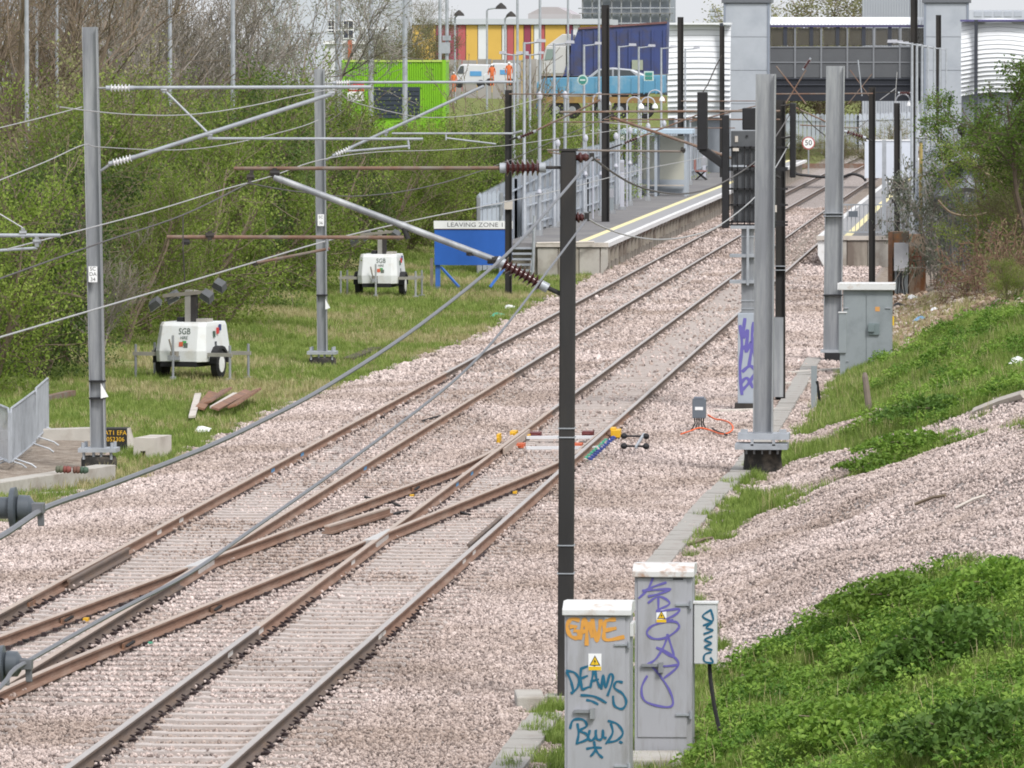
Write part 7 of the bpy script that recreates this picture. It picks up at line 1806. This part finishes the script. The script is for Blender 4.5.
keepB = lambda X, Y: gm(X, Y) & (X > 3.2) & thin(X, Y)
scatter_grass('bank_grass', 'bright green grass on the near right bank', 3.2, 9.6, 47, 100, 150, keepB, bt, .35, .85)
scatter_grass('far_bank_grass', 'bright green grass on the farther right bank', 3.4, 10.2, 100, 176, 75, keepB, bt, .45, .95)
keepW = lambda X, Y: gm(X, Y) & (X > 5.15) & (wob(X, Y, 1.0, 1.0) + .6 * wob(X, Y, 2.7, 2.0) + .25 * (X > 6) + .35 * rng.normal(size=len(X)) > -.05)
w1 = [weed(40 + i, .24, 60, .17, .058, WD1) for i in range(4)]; w2 = [weed(50 + i, .34, 26, .2, .125, WD2) for i in range(3)]
scatter_grass('bank_plants', 'low leafy green plants covering the near right bank', 4.9, 9.6, 47, 92, 26, keepW, w1, .6, 1.25, 'plants')
scatter_grass('far_bank_plants', 'low leafy green plants on the farther right bank', 5.2, 10, 92, 170, 7, lambda X, Y: keepW(X, Y) & (wob(X, Y, .6, 3.0) > .1), w1, .8, 1.5, 'plants')
# dark leaved mounds on the bank, each a plant of its own
def mound(name, label, px, py, w, h, n, ls, m, seed, group='leafy mounds on the right bank'):
    x, y, z = bank(px, py); r = np.random.default_rng(seed)
    th = r.uniform(0, 2 * np.pi, n); k = np.sqrt(r.random(n)); lump = 1 + .22 * np.sin(3 * th + seed) + .12 * np.sin(7 * th)
    C = np.stack([np.cos(th) * k * w * lump, np.sin(th) * k * w * 1.3 * lump, h * (1 - k ** 2) * r.uniform(.35, 1.0, n) + .02], 1)
    t = thing(name, label, 'plant', (x, y, z), group)
    o = bpy.data.objects.new('crown', leaf_mesh('mound_leaves', C, ls, m, r, .9)); col.objects.link(o); o.parent = t
    sk = MB()
    for i in range(14):
        a = r.uniform(0, 6.28); sk.path([(0, 0, -.05), (math.cos(a) * w * .3, math.sin(a) * w * .3, h * .45), (math.cos(a) * w * .7, math.sin(a) * w * .8, h * .5)], .006, 4)
    me = sk.mesh('stems', TWIG); o = bpy.data.objects.new('stems', me); col.objects.link(o); o.parent = t
    return t
MD = leafmat('dark mound leaves', [(.055, .125, .020), (.105, .205, .034), (.175, .280, .058)], .3, nscale=7)
ML = leafmat('light mound leaves', [(.080, .170, .022), (.165, .285, .040), (.270, .395, .075)], .35, nscale=7)
mound('leafy_mound', 'largest dark leafy mound on the lower right bank', 962, 668, .95, .62, 5200, .085, MD, 3)
mound('leafy_mound', 'leafy mound along the top of the lower right bank', 900, 610, .8, .42, 3600, .07, ML, 4)
mound('leafy_mound', 'leafy mound at the right picture edge above the dark mound', 1005, 600, .7, .45, 3200, .07, ML, 5)
mound('leafy_mound', 'dark low leafy mound at the bottom right corner', 985, 750, .8, .42, 3600, .075, MD, 6)
mound('leafy_mound', 'leafy mound below the middle of the lower right bank', 860, 735, .8, .35, 3200, .07, ML, 7)
mound('leafy_mound', 'small leafy mound right of the cable under the small box', 780, 690, .6, .30, 2200, .065, ML, 8)
mound('leafy_mound', 'leafy mound on the grass strip right of the wooden stake', 975, 392, 1.0, .45, 2600, .085, ML, 9)
mound('leafy_mound', 'leafy mound on the tongue of grass between the gravel strips', 915, 452, .9, .35, 2600, .08, ML, 10)
mound('leafy_mound', 'dark leafy mound in the middle of the grass above the gravel', 940, 418, .9, .4, 2400, .08, MD, 11)
mound('leafy_mound', 'low leafy mound at the left end of the grass tongue', 880, 470, .6, .25, 1600, .075, ML, 12)

scatter_grass('dead_stalks', 'dry stalks standing in the right bank grass', 4.3, 9.6, 50, 150, 5, lambda X, Y: gm(X, Y), [tuft(70 + i, .34, 5, .12, .007, GR2, .5) for i in range(3)], .6, 1.2)
scatter_grass('dirt_weeds', 'thin dry weeds on the dirt by the rusty cabinet', 4.2, 10, 150, 206, 9, lambda X, Y: (~gm(X, Y)) & (X > 4.9), vs_ + [tuft(75, .16, 10, .1, .012, GR1)], .5, 1.4)
X, Y = cand(4.2, 10, 150, 210, 26); k = (~gm(X, Y)) & (X > 4.6); X, Y = X[k], Y[k]
clods = []
for i in range(4):
    o = stone(60 + i); o.data.materials.clear(); o.data.materials.append(stonemat('dirt clod', [(.10, .07, .05), (.22, .16, .115), (.33, .25, .19), (.42, .35, .29), (.62, .58, .55)])); clods.append(o)
o = gn_scatter('rubble', np.stack([X, Y, H(X, Y) + .01], 1), rng.uniform(.03, .11, len(X)), clods, 3.1); o['label'] = 'brown rubble and clods on the dirt by the rusty cabinet'; o['category'] = 'rubble'
for px, py, m, w, lb in ((921, 322, PBLUE, .22, 'pale blue litter on the dirt right of the relay cabinet'), (898, 308, BLACK, .2, 'black litter bag on the dirt beside the relay cabinet'), (912, 300, WHITEB, .16, 'white litter on the dirt below the rusty cabinet'), (935, 313, WHITEB, .14, 'white scrap at the foot of the dirt slope'), (1018, 365, WHITEB, .18, 'white plastic scrap in the grass at the right edge'), (884, 268, ORP, .3, 'orange brick fragment by the right platform wall')):
    x, y, z = bank(px, py) if px != 884 else (*gr(868, 265)[:2], 0.0)
    mb = MB(); mb.add([(x - w, y, z + .02), (x + w * .9, y - .1, z + .04), (x + w, y + .2, z + .08), (x - .1, y + .25, z + .12), (x, y + .05, z + .16)], [(0, 1, 4), (1, 2, 4), (2, 3, 4), (3, 0, 4), (0, 3, 2, 1)])
    tag(mb.build('litter', m), lb, 'litter', 'litter')
